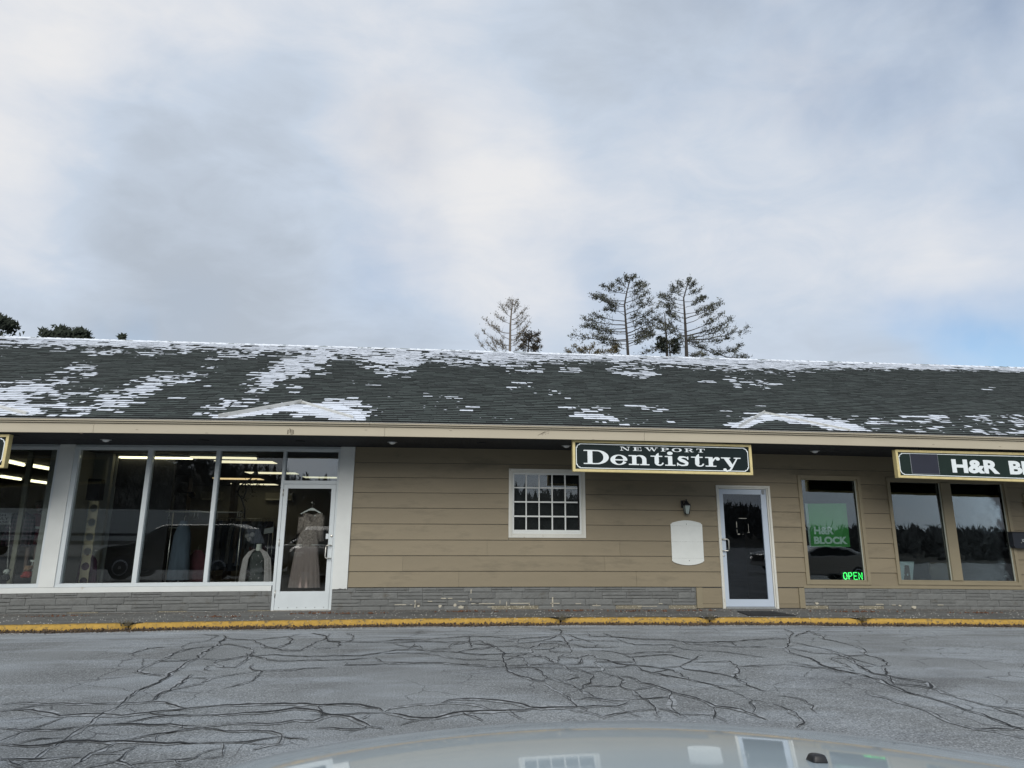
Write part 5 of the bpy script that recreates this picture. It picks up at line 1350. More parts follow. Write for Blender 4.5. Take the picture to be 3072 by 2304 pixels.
# the lace and chiffon dress that hangs inside the door
DY = .11
def dp(px, py): return at(px, py, -DY)
sh = dp(936, 1540); zsh = sh[1]; xc = sh[0]
zh = dp(925, 1642)[1]; zs2 = dp(915, 1765)[1]
hg = thing('coat_hanger', (xc, DY, zsh+.02), 'white plastic hanger hooked over the glass of the left door', 'hanger'); hanger(hg, xc-.005, DY, dp(933, 1531)[1], .40)
MB().lathe((xc-.005, DY-.03, dp(933, 1511)[1]), [(.018, 0), (.016, -.012), (.006, -.018), (.001, -.018)], 12, 'y').build('suction_hook', m_steel, parent=hg, bowed=False)
dress = thing('dress', (xc, DY, zs2), 'long taupe dress with lace top and pleated skirt hanging in the left door', 'dress')
def lacemat():
    m = bpy.data.materials.new('taupe_lace'); m.use_nodes = True; t = m.node_tree; nd = t.nodes; p = nd['Principled BSDF']
    g = nd.new('ShaderNodeNewGeometry'); n = nd.new('ShaderNodeTexNoise'); n.inputs['Scale'].default_value = 14; n.inputs['Detail'].default_value = 3; n.inputs['Distortion'].default_value = 2.2
    v = nd.new('ShaderNodeTexVoronoi'); v.feature = 'DISTANCE_TO_EDGE'; v.inputs['Scale'].default_value = 26
    va = nd.new('ShaderNodeVectorMath'); va.operation = 'MULTIPLY_ADD'; va.inputs[1].default_value = (.12, .12, .12)
    t.links.new(g.outputs['Position'], n.inputs['Vector']); t.links.new(n.outputs['Color'], va.inputs[0]); t.links.new(g.outputs['Position'], va.inputs[2]); t.links.new(va.outputs[0], v.inputs['Vector'])
    r = nd.new('ShaderNodeValToRGB'); e = r.color_ramp.elements; e[0].position = .02; e[0].color = (.40, .34, .29, 1); e[1].position = .14; e[1].color = (.135, .112, .097, 1)
    t.links.new(v.outputs['Distance'], r.inputs[0]); t.links.new(r.outputs[0], p.inputs['Base Color']); p.inputs['Roughness'].default_value = .85
    b = nd.new('ShaderNodeBump'); b.inputs['Distance'].default_value = .006; b.invert = True; t.links.new(v.outputs['Distance'], b.inputs['Height']); t.links.new(b.outputs[0], p.inputs['Normal']); return m
m_lace = lacemat(); m_chif = mat('taupe_chiffon', (.225, .185, .168), .8, .10, 5, stretch=(1, 1, .2))
wsh = dp(965, 1545)[0]-dp(908, 1545)[0]; whip = dp(961, 1640)[0]-dp(882, 1640)[0]-.06; wsk = dp(961, 1765)[0]-dp(863, 1765)[0]
def shell(profile, mt, nm, folds=0, amp=0.0, y=DY, par=dress, nseg=48, dy=.045, scal=0.0):
    """closed garment shell: profile rows (z, x centre, half width)"""
    vs = []; fs = []
    for ri, (z, cx, hw_) in enumerate(profile):
        fa = ri/max(1, len(profile)-1)
        for j in range(nseg):
            t = 2*math.pi*j/nseg; c_, s_ = math.cos(t), math.sin(t)
            rr_ = 1+amp*fa*math.sin(folds*t+.6*math.sin(2*t))
            zz = z-(scal*abs(math.sin(t*9)) if ri == len(profile)-1 else 0)
            vs.append((cx+hw_*c_*(1 if amp == 0 else 1), y+(dy*s_)*rr_*(1+ (1.2*fa if amp else 0)), zz))
    n = len(profile)
    for i in range(n-1):
        for j in range(nseg): fs.append((i*nseg+j, i*nseg+(j+1) % nseg, (i+1)*nseg+(j+1) % nseg, (i+1)*nseg+j))
    return MB().add(vs, fs, True).build(nm, mt, parent=par, bowed=False)
xs2 = dp(921, 1640)[0]; xs3 = dp(912, 1765)[0]
hsh = wsh/2
# bodice with neckline
bd = MB(); rows = 14; cols = 24; vs = []
for side in (0, 1):
    for i in range(rows+1):
        f_ = i/rows; z = zsh-.005-(zsh-zh)*f_; cx = xc+(xs2-xc)*f_; hw_ = hsh*(1-.16*math.sin(min(1, f_*1.6)*math.pi/2))*(1-f_)+f_*whip/2*1.0
        hw_ = hsh*.97 if i == 0 else (hsh-.012+(whip/2-hsh+.012)*f_-.02*math.sin(f_*math.pi))
        for j in range(cols+1):
            u_ = -1+2*j/cols; zz = z
            if i == 0: zz = z-.012*abs(u_)**3*2-(.115*(1-(u_/.62)**2) if side == 0 and abs(u_) < .62 else (.03*(1-(u_/.55)**2) if side and abs(u_) < .55 else 0))
            elif i == 1: zz = min(z, zsh-.022-(.115*(1-(u_/.62)**2) if side == 0 and abs(u_) < .62 else .0))
            elif i == 2 and side == 0: zz = min(z, zsh-.04-(.112*(1-(u_/.60)**2) if abs(u_) < .60 else .0))
            if i == rows: zz -= .012*abs(math.sin(j*math.pi/2*1.0*.9))
            vs.append((cx+hw_*u_, DY+(-1 if side == 0 else 1)*(.050*math.sqrt(max(0, 1-u_*u_))+.004), zz))
    b_ = side*(rows+1)*(cols+1)
bd.add(vs, [(s_*(rows+1)*(cols+1)+i*(cols+1)+j, s_*(rows+1)*(cols+1)+i*(cols+1)+j+1, s_*(rows+1)*(cols+1)+(i+1)*(cols+1)+j+1, s_*(rows+1)*(cols+1)+(i+1)*(cols+1)+j) for s_ in (0, 1) for i in range(rows) for j in range(cols)], True)
bd.build('lace_bodice', m_lace, parent=dress, bowed=False)
for sx, end in ((-1, (876, 1632)), (1, (966, 1628))):
    e_ = dp(*end); st = (xc+sx*(hsh-.02), zsh-.045)
    MB().tube([(st[0]-sx*.02, DY, st[1]+.015), (st[0]+sx*.012, DY, st[1]-.05), (st[0]+sx*.022, DY, (st[1]+e_[1])/2), (e_[0]+ .01*sx*-1, DY, e_[1]+.01)], [.055, .075, .066, .045], 12).build('sleeve', m_lace, parent=dress, bowed=False)
shell([(zh+.02, xs2, whip/2-.01), (zh-.10, xs2-.005, whip/2+.005), ((zh+zs2)/2, (xs2+xs3)/2, (whip/2+wsk/2)/2), (zs2, xs3, wsk/2)], m_chif, 'pleated_skirt', 17, .10, nseg=120)
MB().box(xc+.035, xc+.085, DY+.035, DY+.038, zsh-.065, zsh-.045).build('neck_label', m_hang, parent=dress, bowed=False)

# rails of clothes
def rail(p, q, y, lab, legs=True, z=None):
    a = at(*p, -y); b = at(*q, -y); z = a[1] if z is None else z
    o = thing('garment_rail', ((a[0]+b[0])/2, y, 0), lab, 'clothes rail')
    MB().tube([(a[0], y, z), (b[0], y, z)], .011, 8).build('rail', m_steel, parent=o, bowed=False)
    for x in ((a[0]+.14, b[0]-.06) if legs else ()):
        MB().tube([(x, y, z), (x, y, .03)], .010, 8).build('post', m_steel, parent=o, bowed=False); MB().box(x-.02, x+.02, y-.25, y+.25, 0, .03).build('foot', m_steel, parent=o, bowed=False)
    return o, a[0], b[0], z
o, ra, rb2, rz = rail((497, 1541), (736, 1539), 1.3, 'chrome clothes rail nearly empty, standing in the left shop window')
for px in (508, 584, 594, 652, 713, 719):
    x = at(px, 1541, -1.3)[0]; h = thing('coat_hanger', (x, 1.3, rz-.1), {508: 'short clip hanger at the left end of the near empty rail', 584: 'white wire hanger at mid rail, left of a pair', 594: 'white wire hanger at mid rail, right of a pair', 652: 'hanger on the chrome rail just right of the third mullion', 713: 'hanger at the right post of the chrome rail, left one', 719: 'hanger at the right post of the chrome rail, right one'}[px], 'hanger', 'bare hangers on the chrome rail')
    MB().tube([(x+.01, 1.3, rz-.008), (x+.02, 1.3, rz+.012), (x+.005, 1.3, rz+.018), (x-.005, 1.3, rz), (x, 1.3, rz-.05), (x+.01, 1.22, rz-.13), (x-.01, 1.38, rz-.13), (x, 1.3, rz-.05)], .005, 6).build('wire', m_hang, parent=h, bowed=False)
def garment(x, y, z, w_, L_, mt, lab, rot=0.0, grp=None, cat='garment', sleeves=True, fold=5, hem=1.15, dy=.04):
    o = thing('hanging_garment', (x, y, z-L_), lab, cat, grp); vs = []; fs = []; nr, nc = 9, 20
    for i in range(nr):
        f_ = i/(nr-1); hw_ = w_/2*(.35+.65*min(1, f_*5)) if f_ < .2 else w_/2*(1+(hem-1)*(f_-.2)/.8)
        for j in range(nc):
            t = 2*math.pi*j/nc; rr_ = 1+.25*f_*math.sin(fold*t)
            dx, dy_ = hw_*math.cos(t), dy*math.sin(t)*rr_*(1+f_)
            vs.append((x+dx*math.cos(rot)-dy_*math.sin(rot), y+dx*math.sin(rot)+dy_*math.cos(rot), z-L_*f_))
    for i in range(nr-1):
        for j in range(nc): fs.append((i*nc+j, i*nc+(j+1) % nc, (i+1)*nc+(j+1) % nc, (i+1)*nc+j))
    MB().add(vs, fs, True).build('body', mt, parent=o, bowed=False)
    if sleeves:
        for s_ in (-1, 1):
            a = Vector((s_*w_*.46, 0, -.10)); b = Vector((s_*w_*.62, 0, -.62))
            q = [Vector((v.x*math.cos(rot), v.x*math.sin(rot), v.z)) for v in (a*.7, a, (a+b)/2, b)]
            MB().tube([(x+v.x, y+v.y, z+v.z) for v in q], [.04, .055, .05, .04], 10).build('sleeve', mt, parent=o, bowed=False)
    MB().tube([(x, y, z-.02), (x, y, z+.07), (x+.02, y, z+.09)], .004, 6).build('hook', m_steel, parent=o, bowed=False)
    return o
cols = [(.02, .025, .035), (.05, .06, .085), (.035, .03, .04), (.07, .085, .11), (.06, .05, .045), (.025, .03, .03), (.09, .095, .10), (.045, .02, .03)]
# rail of dark clothes across the middle and another towards the back
def loaded(p, q, y, n, lab, glab, zz=None, Lr=(.9, 1.2)):
    o, a, b, z = rail(p, q, y, lab); r = random.Random(int(y*10))
    for i in range(n):
        x = a+.1+(b-a-.2)*(i+.5)/n+r.uniform(-.03, .03)
        c_ = cols[r.randrange(len(cols))]
        garment(x, y, z-.06, .42, r.uniform(*Lr), cloth('dark_cloth_%d' % cols.index(c_), c_), glab, R_(r.uniform(55, 75)), 'closely hung clothes on the '+glab.split(' on the ')[1], sleeves=i % 3 == 0)
loaded((395, 1590), (560, 1590), 3.0, 13, 'low chrome rail packed with dark blue and black clothes', 'dark garment hung closely on the middle rail')
loaded((640, 1560), (830, 1560), 4.2, 14, 'rail of black clothes behind the headless mannequin', 'dark garment hung closely on the rear rail')
x, z = at(552, 1568, -.9); garment(x, .9, z, .30, z-at(545, 1745, -.9)[1], mat('pale_blue_tulle', (.06, .08, .105), .9, .25, 8, stretch=(1, 1, .15)), 'long pale blue sheer gown hanging in the third shop pane', 0, None, 'dress', False, 11, 1.3, .09)
x, z = at(595, 1655, -1.1); garment(x, 1.1, z, .36, .75, cloth('deep_red_cloth', (.045, .008, .014)), 'deep red garment hanging low at the foot of the third pane', 0, None, 'garment', False, 7, 1.3)
x, z = at(268, 1672, -.7); garment(x, .7, z, .30, .52, cloth('plum_cloth', (.045, .010, .03)), 'plum coloured garment behind the wooden board with holes', 0, None, 'garment', False, 5, 1.2)

# pale wooden board with six round holes
bxl, bzt = at(269, 1511, -.55); bxr = at(297, 1511, -.55)[0]; bzb = at(245, 1748, -.55)[1]
hb = thing('hat_board', ((bxl+bxr)/2, .55, 0), 'tall pale wooden board with a column of round holes behind the first large pane', 'display board')
m_ply = mat('pale_plywood', (.30, .26, .17), .7, .12, 12, stretch=(4, 4, .6)); wbd = bxr-bxl; nH = 7; ph = (bzt-.05)/nH
for i in range(nH):
    z1 = bzt-ph*i; z0 = z1-ph; cxh = (bxl+bxr)/2; czh = (z0+z1)/2; r_ = min(wbd*.43, ph*.42); K = 24; vs = []; fs = []
    for q in range(K):
        t = 2*math.pi*q/K; c_, s_ = math.cos(t), math.sin(t); m_ = 1/max(abs(c_)/(wbd/2), abs(s_)/(ph/2))
        for yy in (.545, .560): vs += [(cxh+r_*c_, yy, czh+r_*s_), (cxh+m_*c_, yy, czh+m_*s_)]
    for q in range(K):
        a, b = q*4, ((q+1) % K)*4; fs += [(a, a+1, b+1, b), (a+2, b+2, b+3, a+3), (a, b, b+2, a+2), (a+1, a+3, b+3, b+1)]
    MB().add(vs, fs).build('panel', m_ply, parent=hb, bowed=False)
a = at(262, 1444, -.9); b = at(301, 1444, -.9); zb_ = at(262, 1508, -.9)[1]
t_ = thing('loudspeaker', ((a[0]+b[0])/2, 1.0, zb_), 'tall black box hanging on the pale wall above the wooden board', 'speaker'); MB().box(a[0], b[0], .92, 1.10, zb_, a[1]).build('cabinet', m_black, parent=t_, bowed=False, bevel=.01); MB().box(a[0]+.02, b[0]-.02, .905, .918, zb_+.03, a[1]-.03).build('grille', m_dark, parent=t_, bowed=False)
# children's room board
a = at(443, 1492, -3.6); b = at(521, 1500, -3.6); zb_ = at(443, 1570, -3.6)[1]
t_ = thing('room_sign', ((a[0]+b[0])/2, 3.6, zb_), "pale board reading CHILDREN'S ROOM on the inner wall of the dress shop", 'sign')
MB().box(a[0], b[0], 3.6, 3.64, zb_, a[1]).build('board', mat('dim_cream_board', (.15, .14, .11), .8, .06, 3), parent=t_, bowed=False)
tw = at(505, 1520, -3.6)[0]-at(446, 1520, -3.6)[0]; tx, tz = at(446, 1525, -3.6); text('lettering', "CHILDREN'S", m_dark, t_, tx, tz, -3.598, .075, tw, bold=.03, bowed=False)
tx, tz = at(459, 1537, -3.6); text('lettering', 'ROOM', m_dark, t_, tx, tz, -3.598, .075, tw*.52, bold=.03, bowed=False)
# white cloth panel
a = at(454, 1379, -2.4); b = at(492, 1379, -2.4); zb_ = at(454, 1480, -2.4)[1]
t_ = thing('hanging_cloth', ((a[0]+b[0])/2, 2.4, zb_), 'pale narrow cloth hanging from the ceiling left of the wall heaters', 'cloth'); vs = []
for i in range(13): vs += [(a[0]+(b[0]-a[0])*i/12, 2.4+.02*math.sin(i*1.7), a[1]), (a[0]-.05+(b[0]-a[0]+.06)*i/12, 2.4+.035*math.sin(i*1.7+.4), zb_), ]
MB().add(vs+[(v[0], v[1]+.006, v[2]) for v in vs], [(2*i, 2*i+1, 2*i+3, 2*i+2) for i in range(12)]+[(26+2*i, 26+2*i+2, 26+2*i+3, 26+2*i+1) for i in range(12)], True).build('panel', cloth('pale_linen', (.22, .20, .16), .1), parent=t_, bowed=False)
# wall heaters
def heater(pa, pb, lab):
    y = 10.2; a = at(*pa, -y); b = at(*pb, -y); o = thing('wall_heat_pump', ((a[0]+b[0])/2, y, b[1]), lab, 'heat pump', 'white heat pump heads on the rear wall')
    MB().box(a[0], b[0], y, y+.2, b[1], a[1]).build('casing', mat('heater_white', (.30, .29, .25), .5, .05, 4), parent=o, bowed=False, bevel=.02); MB().box(a[0]+.05, b[0]-.05, y-.012, y-.004, b[1]+.02, b[1]+.06).build('louvre', mat('heater_louvre', (.7, .68, .6), .4, .05, 4), parent=o, bowed=False)
heater((603, 1481), (662, 1507), 'white wall heat pump seen behind the second mullion, left one')
heater((795, 1481), (877, 1506), 'white wall heat pump left of the dress door, right one')
# pillars of dark and mid grey break up the back of the room
for i, (pa, pb, y, c_) in enumerate([(520, 560, 6.5, (.04, .035, .03)), (690, 705, 8.5, (.05, .045, .04))]):
    a, b = at(pa, 1500, -y)[0], at(pb, 1500, -y)[0]; MB().box(a, b, y, y+.3, 0, CEIL).build('column', mat('brown_column_%d' % i, c_, .8, .1, 3), parent=inn, bowed=False)
x, z = at(580, 1487, -6.4); t_ = thing('hanging_hook', (x, 6.4, z), 'dark bracket with a round end on the inner column', 'bracket'); MB().tube([(x-.35, 6.4, z+.03), (x, 6.3, z+.02)], .02, 6).build('arm', m_black, parent=t_, bowed=False); MB().lathe((x, 6.3, z-.05), [(.001, -.08), (.07, -.05), (.09, .03), (.04, .09), (.001, .1)], 12).build('knob', m_black, parent=t_, bowed=False)
# dried branches hung near the glass with a small bird
rr = random.Random(12); bx_, bz_ = at(760, 1465, -1.0); br = thing('branch_decoration', (bx_, 1.0, bz_), 'dark dried branches and flowers hanging before the lit ceiling panels', 'decoration'); mb = MB(); lf_ = MB()
for (pl, r_) in [([(765,1419),(758,1432),(748,1444),(735,1452),(722,1462),(712,1480)], .014), ([(748,1444),(765,1448),(778,1455)], .010), ([(735,1452),(738,1475),(730,1500)], .012), ([(712,1480),(725,1500),(735,1530),(732,1560)], .013), ([(735,1452),(752,1462),(760,1480)], .008)]:
    mb.tube([(at(px, py, -1.0)[0], 1.0+rr.uniform(-.03, .03), at(px, py, -1.0)[1]) for px, py in pl], r_, 6)
    for (px, py) in pl[1:]:
        for _ in range(7):
            x, z = at(px+rr.uniform(-14, 14), py+rr.uniform(-9, 12), -1.0); a = rr.uniform(0, 6.28); s_ = rr.uniform(.02, .05)
            lf_.add([(x-s_*math.cos(a)*.4, 1.0, z-s_*math.sin(a)*.4), (x+s_*math.cos(a), .99, z+s_*math.sin(a)), (x-s_*.4*math.sin(a), 1.02, z+s_*.4*math.cos(a))], [(0, 1, 2)])
mb.build('stem', m_black, parent=br, bowed=False); lf_.build('leaves', m_dark, parent=br, bowed=False, kind='stuff')
x, z = at(767, 1424, -1.0); MB().lathe((x, 1.0, z), [(.001, -.05), (.035, -.03), (.05, .0), (.035, .035), (.02, .045), (.001, .05)], 10).build('bird', mat('grey_bird', (.10, .10, .09), .8, .2, 20), parent=br, bowed=False)
# card on a stand
a = at(793, 1590, -1.6); b = at(822, 1587, -1.6); zb_ = at(793, 1606, -1.6)[1]
t_ = thing('price_card', ((a[0]+b[0])/2, 1.6, zb_), 'small tilted pale card on a wire stand above the mannequin', 'card'); MB().quadslab([(a[0], a[1]), (b[0], b[1]+.02), (b[0]-.01, zb_+.03), (a[0], zb_)], -1.6, -1.585).build('card', mat('dim_card', (.22, .23, .22), .6, .05, 6), parent=t_, bowed=False)
MB().tube([((a[0]+b[0])/2, 1.61, zb_), ((a[0]+b[0])/2, 1.61, .02)], .007, 6).build('stand', m_steel, parent=t_, bowed=False)
# headless mannequin torso with floral dress and pale shawl
mx_, mz = at(777, 1643, -.75); mn = thing('torso_mannequin', (mx_, .75, .2), 'headless torso form in black floral dress with pale shawl, low beside the left door', 'mannequin')
MB().lathe((mx_, .75, mz), [(.075, -.10), (.055, -.06), (.048, 0), (.050, .035), (.043, .045), (.001, .046)], 18).build('neck', mat('ivory_form', (.55, .56, .50), .5, .05, 8), parent=mn, bowed=False)
m_flor = mat('black_floral_print', (.05, .055, .05), .85, .2, 8, dirt=(.36, .33, .33), dscale=20, dthr=.60, dsoft=.04)
MB().lathe((mx_, .75, mz), [(.06, -.06), (.12, -.085), (.17, -.13), (.16, -.25), (.13, -.42), (.12, -.50), (.16, -.66), (.19, -.80), (.20, -.95)], 24, sy=.62).build('floral_dress', m_flor, parent=mn, bowed=False)
for s_ in (-1, 1):
    vs = []; k_ = 8
    for i, (dx, dz, w_) in enumerate([(.055, -.045, .05), (.11, -.10, .09), (.17, -.22, .11), (.19, -.45, .12), (.20, -.75, .13), (.20, -.95, .13)]):
        for j in range(k_): u_ = j/(k_-1); vs.append((mx_+s_*(dx-.03+w_*u_), .75-.125+.055*u_*u_+.012*math.sin(j*2.2+i*.4), mz+dz))
    n = 6; V2 = vs+[(x, y+.008, z) for x, y, z in vs]
    MB().add(V2, [(i*k_+j, i*k_+j+1, (i+1)*k_+j+1, (i+1)*k_+j) for i in range(n-1) for j in range(k_-1)]+[(n*k_+i*k_+j, n*k_+(i+1)*k_+j, n*k_+(i+1)*k_+j+1, n*k_+i*k_+j+1) for i in range(n-1) for j in range(k_-1)], True).build('shawl', mat('pale_mauve_knit', (.42, .38, .37), .95, .12, 40, .003, 90), parent=mn, bowed=False)
# flower heads
fl = thing('paper_flower', (at(746, 1612, -1.3)[0], 1.3, at(746, 1612, -1.3)[1]), 'pale rosette flowers beside the headless mannequin', 'decoration')
for px, py in ((742, 1612), (757, 1608), (748, 1622)):
    x, z = at(px, py, -1.3); MB().lathe((x, 1.3, z), [(.001, -.02), (.03, -.03), (.05, -.01), (.045, .01), (.02, -.005), (.001, .0)], 9, 'y').build('rosette', mat('pale_paper', (.20, .19, .18), .8, .2, 30), parent=fl, bowed=False)

# ---- far left shop: mannequin, shirt, plush toys, sign
def figure(name, x, y, z0, H, label, hair, skin, top, dress_c, arms=True):
    o = thing(name, (x, y, z0), label, 'mannequin')
    hd = H/7.4; zt_ = z0+H
    v = [((0, 0, .52*H), .085*H/1.6), ((0, 0, .60*H), .075*H/1.6), ((0, 0, .70*H), .10*H/1.6), ((0, 0, .79*H), .115*H/1.6), ((0, 0, .835*H), .045*H/1.6), ((0, -.005, .872*H), .042*H/1.6),
         ((-.085*H/1.6, 0, .50*H), .075*H/1.6), ((-.09*H/1.6, 0, .28*H), .05*H/1.6), ((-.09*H/1.6, 0, .04*H), .035*H/1.6), ((-.09*H/1.6, -.07, .015*H), .03*H/1.6),
         ((.085*H/1.6, 0, .50*H), .075*H/1.6), ((.09*H/1.6, 0, .28*H), .05*H/1.6), ((.09*H/1.6, 0, .04*H), .035*H/1.6), ((.09*H/1.6, -.07, .015*H), .03*H/1.6),
         ((-.17*H/1.6, 0, .79*H), .05*H/1.6), ((-.22*H/1.6, 0, .64*H), .038*H/1.6), ((-.24*H/1.6, -.06, .50*H), .028*H/1.6),
         ((.17*H/1.6, 0, .79*H), .05*H/1.6), ((.23*H/1.6, 0, .64*H), .038*H/1.6), ((.18*H/1.6, -.12, .52*H), .028*H/1.6),
         ((0, -.008, .905*H), .060*H/1.6), ((0, -.008, .945*H), .072*H/1.6), ((0, 0, .975*H), .055*H/1.6)]
    ed = [(0, 1), (1, 2), (2, 3), (3, 4), (4, 5), (0, 6), (6, 7), (7, 8), (8, 9), (0, 10), (10, 11), (11, 12), (12, 13), (3, 14), (14, 15), (15, 16), (3, 17), (17, 18), (18, 19), (5, 20), (20, 21), (21, 22)]
    # five fingers on each hand
    for wrist, sx in ((16, -1), (19, 1)):
        w0 = Vector(v[wrist][0]); k0 = len(v); v.append(((w0.x-sx*.004, w0.y-.03, w0.z-.045), .018)); ed.append((wrist, k0))
        for q in range(5):
            dx = (q-2)*.011; kk = len(v); ln_ = [.035, .052, .058, .052, .040][q]
            v.append(((w0.x+dx, w0.y-.045, w0.z-.065), .0085)); v.append(((w0.x+dx*1.2-(.02*sx if q == (0 if sx > 0 else 4) else 0), w0.y-.055, w0.z-.065-ln_), .0065)); ed += [(k0, kk), (kk, kk+1)]
    m = bpy.data.meshes.new('body'); m.from_pydata([p for p, _ in v], ed, []); m.materials.append(skin)
    b = bpy.data.objects.new('body', m); COL.objects.link(b); place(b, (x, y, z0), o)
    sk = b.modifiers.new('skin', 'SKIN'); m.skin_vertices  # noqa
    for i, (_, r_) in enumerate(v): m.skin_vertices[0].data[i].radius = (r_, r_)
    m.skin_vertices[0].data[0].use_root = True
    ss = b.modifiers.new('sub', 'SUBSURF'); ss.levels = 2; ss.render_levels = 2
    # face
    f = MB(); hz = z0+.93*H
    f.lathe((x, y-.072*H/1.6, hz-.004), [(.001, -.022), (.008, -.018), (.011, 0), (.006, .016), (.001, .02)], 8); f.build('nose', skin, parent=b, bowed=False)
    for s_ in (-1, 1): MB().lathe((x+s_*.026, y-.066*H/1.6, hz+.012), [(.001, .006), (.010, .002), (.009, -.006), (.001, -.009)], 10, 'y').build('eye', m_dark, parent=b, bowed=False)
    MB().lathe((x, y-.066*H/1.6, hz-.036), [(.001, .006), (.017, .0), (.012, -.006), (.001, -.008)], 10, 'y', sy=.45).build('mouth', mat('lip_red', (.25, .05, .05), .5, .1, 20), parent=b, bowed=False)
    rr = random.Random(5); vs = []; hmb = MB()
    hmb.lathe((x, y+.012, hz), [(.062, -.10), (.085, -.06), (.092, 0), (.088, .045), (.065, .078), (.03, .092), (.001, .095)], 18, sx=1.0)
    hmb.v = [(a, b_ if b_ > y-.035 or c > hz+.035 else y-.035+(b_-y)*.0, c) for a, b_, c in hmb.v]
    hmb.v = [(a+rr.uniform(-.006, .006), b_+rr.uniform(-.006, .006), c+rr.uniform(-.006, .006)) for a, b_, c in hmb.v]
    hmb.build('hair', hair, parent=b, bowed=False)
    k_ = H/1.6
    MB().lathe((x, y, z0), [(.20*k_, .40*H), (.175*k_, .48*H), (.13*k_, .60*H), (.128*k_, .66*H), (.15*k_, .74*H), (.145*k_, .80*H), (.07*k_, .832*H)], 24, sy=.72).build('dress', dress_c, parent=o, bowed=False)
    for s_ in (-1, 1):
        P = [v[14 if s_ < 0 else 17][0], v[15 if s_ < 0 else 18][0], v[16 if s_ < 0 else 19][0]]
        MB().tube([(x+s_*.11*k_, y, z0+.80*H)]+[(x+p[0], y+p[1], z0+p[2]) for p in P], [.05*k_, .068*k_, .055*k_, .042*k_], 12).build('sleeve', dress_c, parent=o, bowed=False)
    MB().lathe((x, y, z0), [(.137*k_, .615*H), (.139*k_, .625*H), (.138*k_, .640*H), (.136*k_, .645*H)], 24, sy=.74).build('belt', m_hang, parent=o, bowed=False)
    return o
fx, fz = at(120, 1512, -1.1); H_ = 1.35; figure('dressed_mannequin', fx, 1.1, fz-H_, H_, 'blond mannequin in a dark red belted dress in the far left window', mat('ash_blond_hair', (.11, .095, .065), .8, .3, 40), mat('mannequin_skin', (.16, .11, .085), .6, .08, 9), None, cloth('dark_red_knit', (.10, .010, .018)))
pl_ = thing('display_plinth', (fx, 1.1, 0), 'dark low plinth under the red dressed mannequin', 'plinth'); MB().box(fx-.35, fx+.35, .85, 1.4, 0, fz-H_+.005).build('box', m_dark, parent=pl_, bowed=False)
def plaid():
    m = bpy.data.materials.new('dark_plaid'); m.use_nodes = True; t = m.node_tree; nd = t.nodes; p = nd['Principled BSDF']; g = nd.new('ShaderNodeNewGeometry'); cur = None
    for ax, ro in ((0, 0), (1, 0)):
        w_ = nd.new('ShaderNodeTexWave'); w_.wave_type = 'BANDS'; w_.bands_direction = 'X' if ax == 0 else 'Z'; w_.inputs['Scale'].default_value = 4.5; t.links.new(g.outputs['Position'], w_.inputs['Vector'])
        r = nd.new('ShaderNodeMapRange'); r.inputs[1].default_value = .6; r.inputs[2].default_value = .8; t.links.new(w_.outputs['Fac'], r.inputs[0])
        if cur is None: cur = r.outputs[0]
        else:
            a = nd.new('ShaderNodeMath'); a.operation = 'ADD'; t.links.new(cur, a.inputs[0]); t.links.new(r.outputs[0], a.inputs[1]); cur = a.outputs[0]
    rp = nd.new('ShaderNodeValToRGB'); e = rp.color_ramp.elements; e[0].color = (.012, .010, .014, 1); e[1].color = (.10, .06, .07, 1); e[1].position = 1
    h = nd.new('ShaderNodeMath'); h.operation = 'MULTIPLY'; h.inputs[1].default_value = .5; t.links.new(cur, h.inputs[0]); t.links.new(h.outputs[0], rp.inputs[0]); t.links.new(rp.outputs[0], p.inputs['Base Color']); return m
x, z = at(66, 1545, -1.0); garment(x, 1.0, z, .40, z-at(62, 1650, -1.0)[1], plaid(), 'dark red and black plaid shirt hanging left of the blond mannequin', 0, None, 'shirt', True, 4, 1.0)
m_sg = mat('dim_white_card', (.26, .26, .25), .7, .05, 5)
b = at(33, 1550, -.9); a0 = b[0]-.42; zb_ = at(20, 1585, -.9)[1]
t_ = thing('payment_sign', ((a0+b[0])/2, .9, zb_), 'white card reading CASH ONLY PLEASE cut by the left edge', 'sign'); MB().box(a0, b[0], .9, .91, zb_, b[1]).build('card', m_sg, parent=t_, bowed=False)
hh = (b[1]-zb_); ww = b[0]-a0
for i, (s_, u0, u1) in enumerate((('CASH', .18, .78), ('ONLY', .25, .92), ('PLEASE', .06, .94))):
    text('lettering', s_, m_dark, t_, a0+ww*u0, zb_+hh*(.70-.30*i), -.898, hh*.22, ww*(u1-u0), bold=.02, bowed=False)
# plush toys on the window shelf
def plush(px, py, body, head, lab, extra=None, s_=1.0):
    x, z = at(px, py, -.35); o = thing('plush_toy', (x, .35, z-.10), lab, 'soft toy')
    MB().lathe((x, .35, z-.05), [(.001, -.075), (.05*s_, -.07), (.075*s_, -.03), (.065*s_, .02), (.035*s_, .045), (.001, .05)], 16).build('body', body, parent=o, bowed=False)
    MB().lathe((x+.01, .33, z+.035), [(.001, -.05), (.045*s_, -.035), (.062*s_, 0), (.05*s_, .035), (.001, .052)], 16).build('head', head, parent=o, bowed=False)
    for q in (-1, 1): MB().lathe((x+.01+q*.045*s_, .34, z+.07), [(.001, -.018), (.02*s_, -.008), (.018*s_, .012), (.001, .018)], 10).build('ear', extra or head, parent=o, bowed=False)
    MB().lathe((x-.0, .28, z+.028), [(.001, -.014), (.02, -.006), (.018, .008), (.001, .014)], 10).build('muzzle', head, parent=o, bowed=False)
    for q in (-1, 1): MB().lathe((x+q*.055*s_, .31, z-.09), [(.001, -.03), (.026, -.018), (.026, .01), (.001, .03)], 10).build('paw', body, parent=o, bowed=False)
    return o
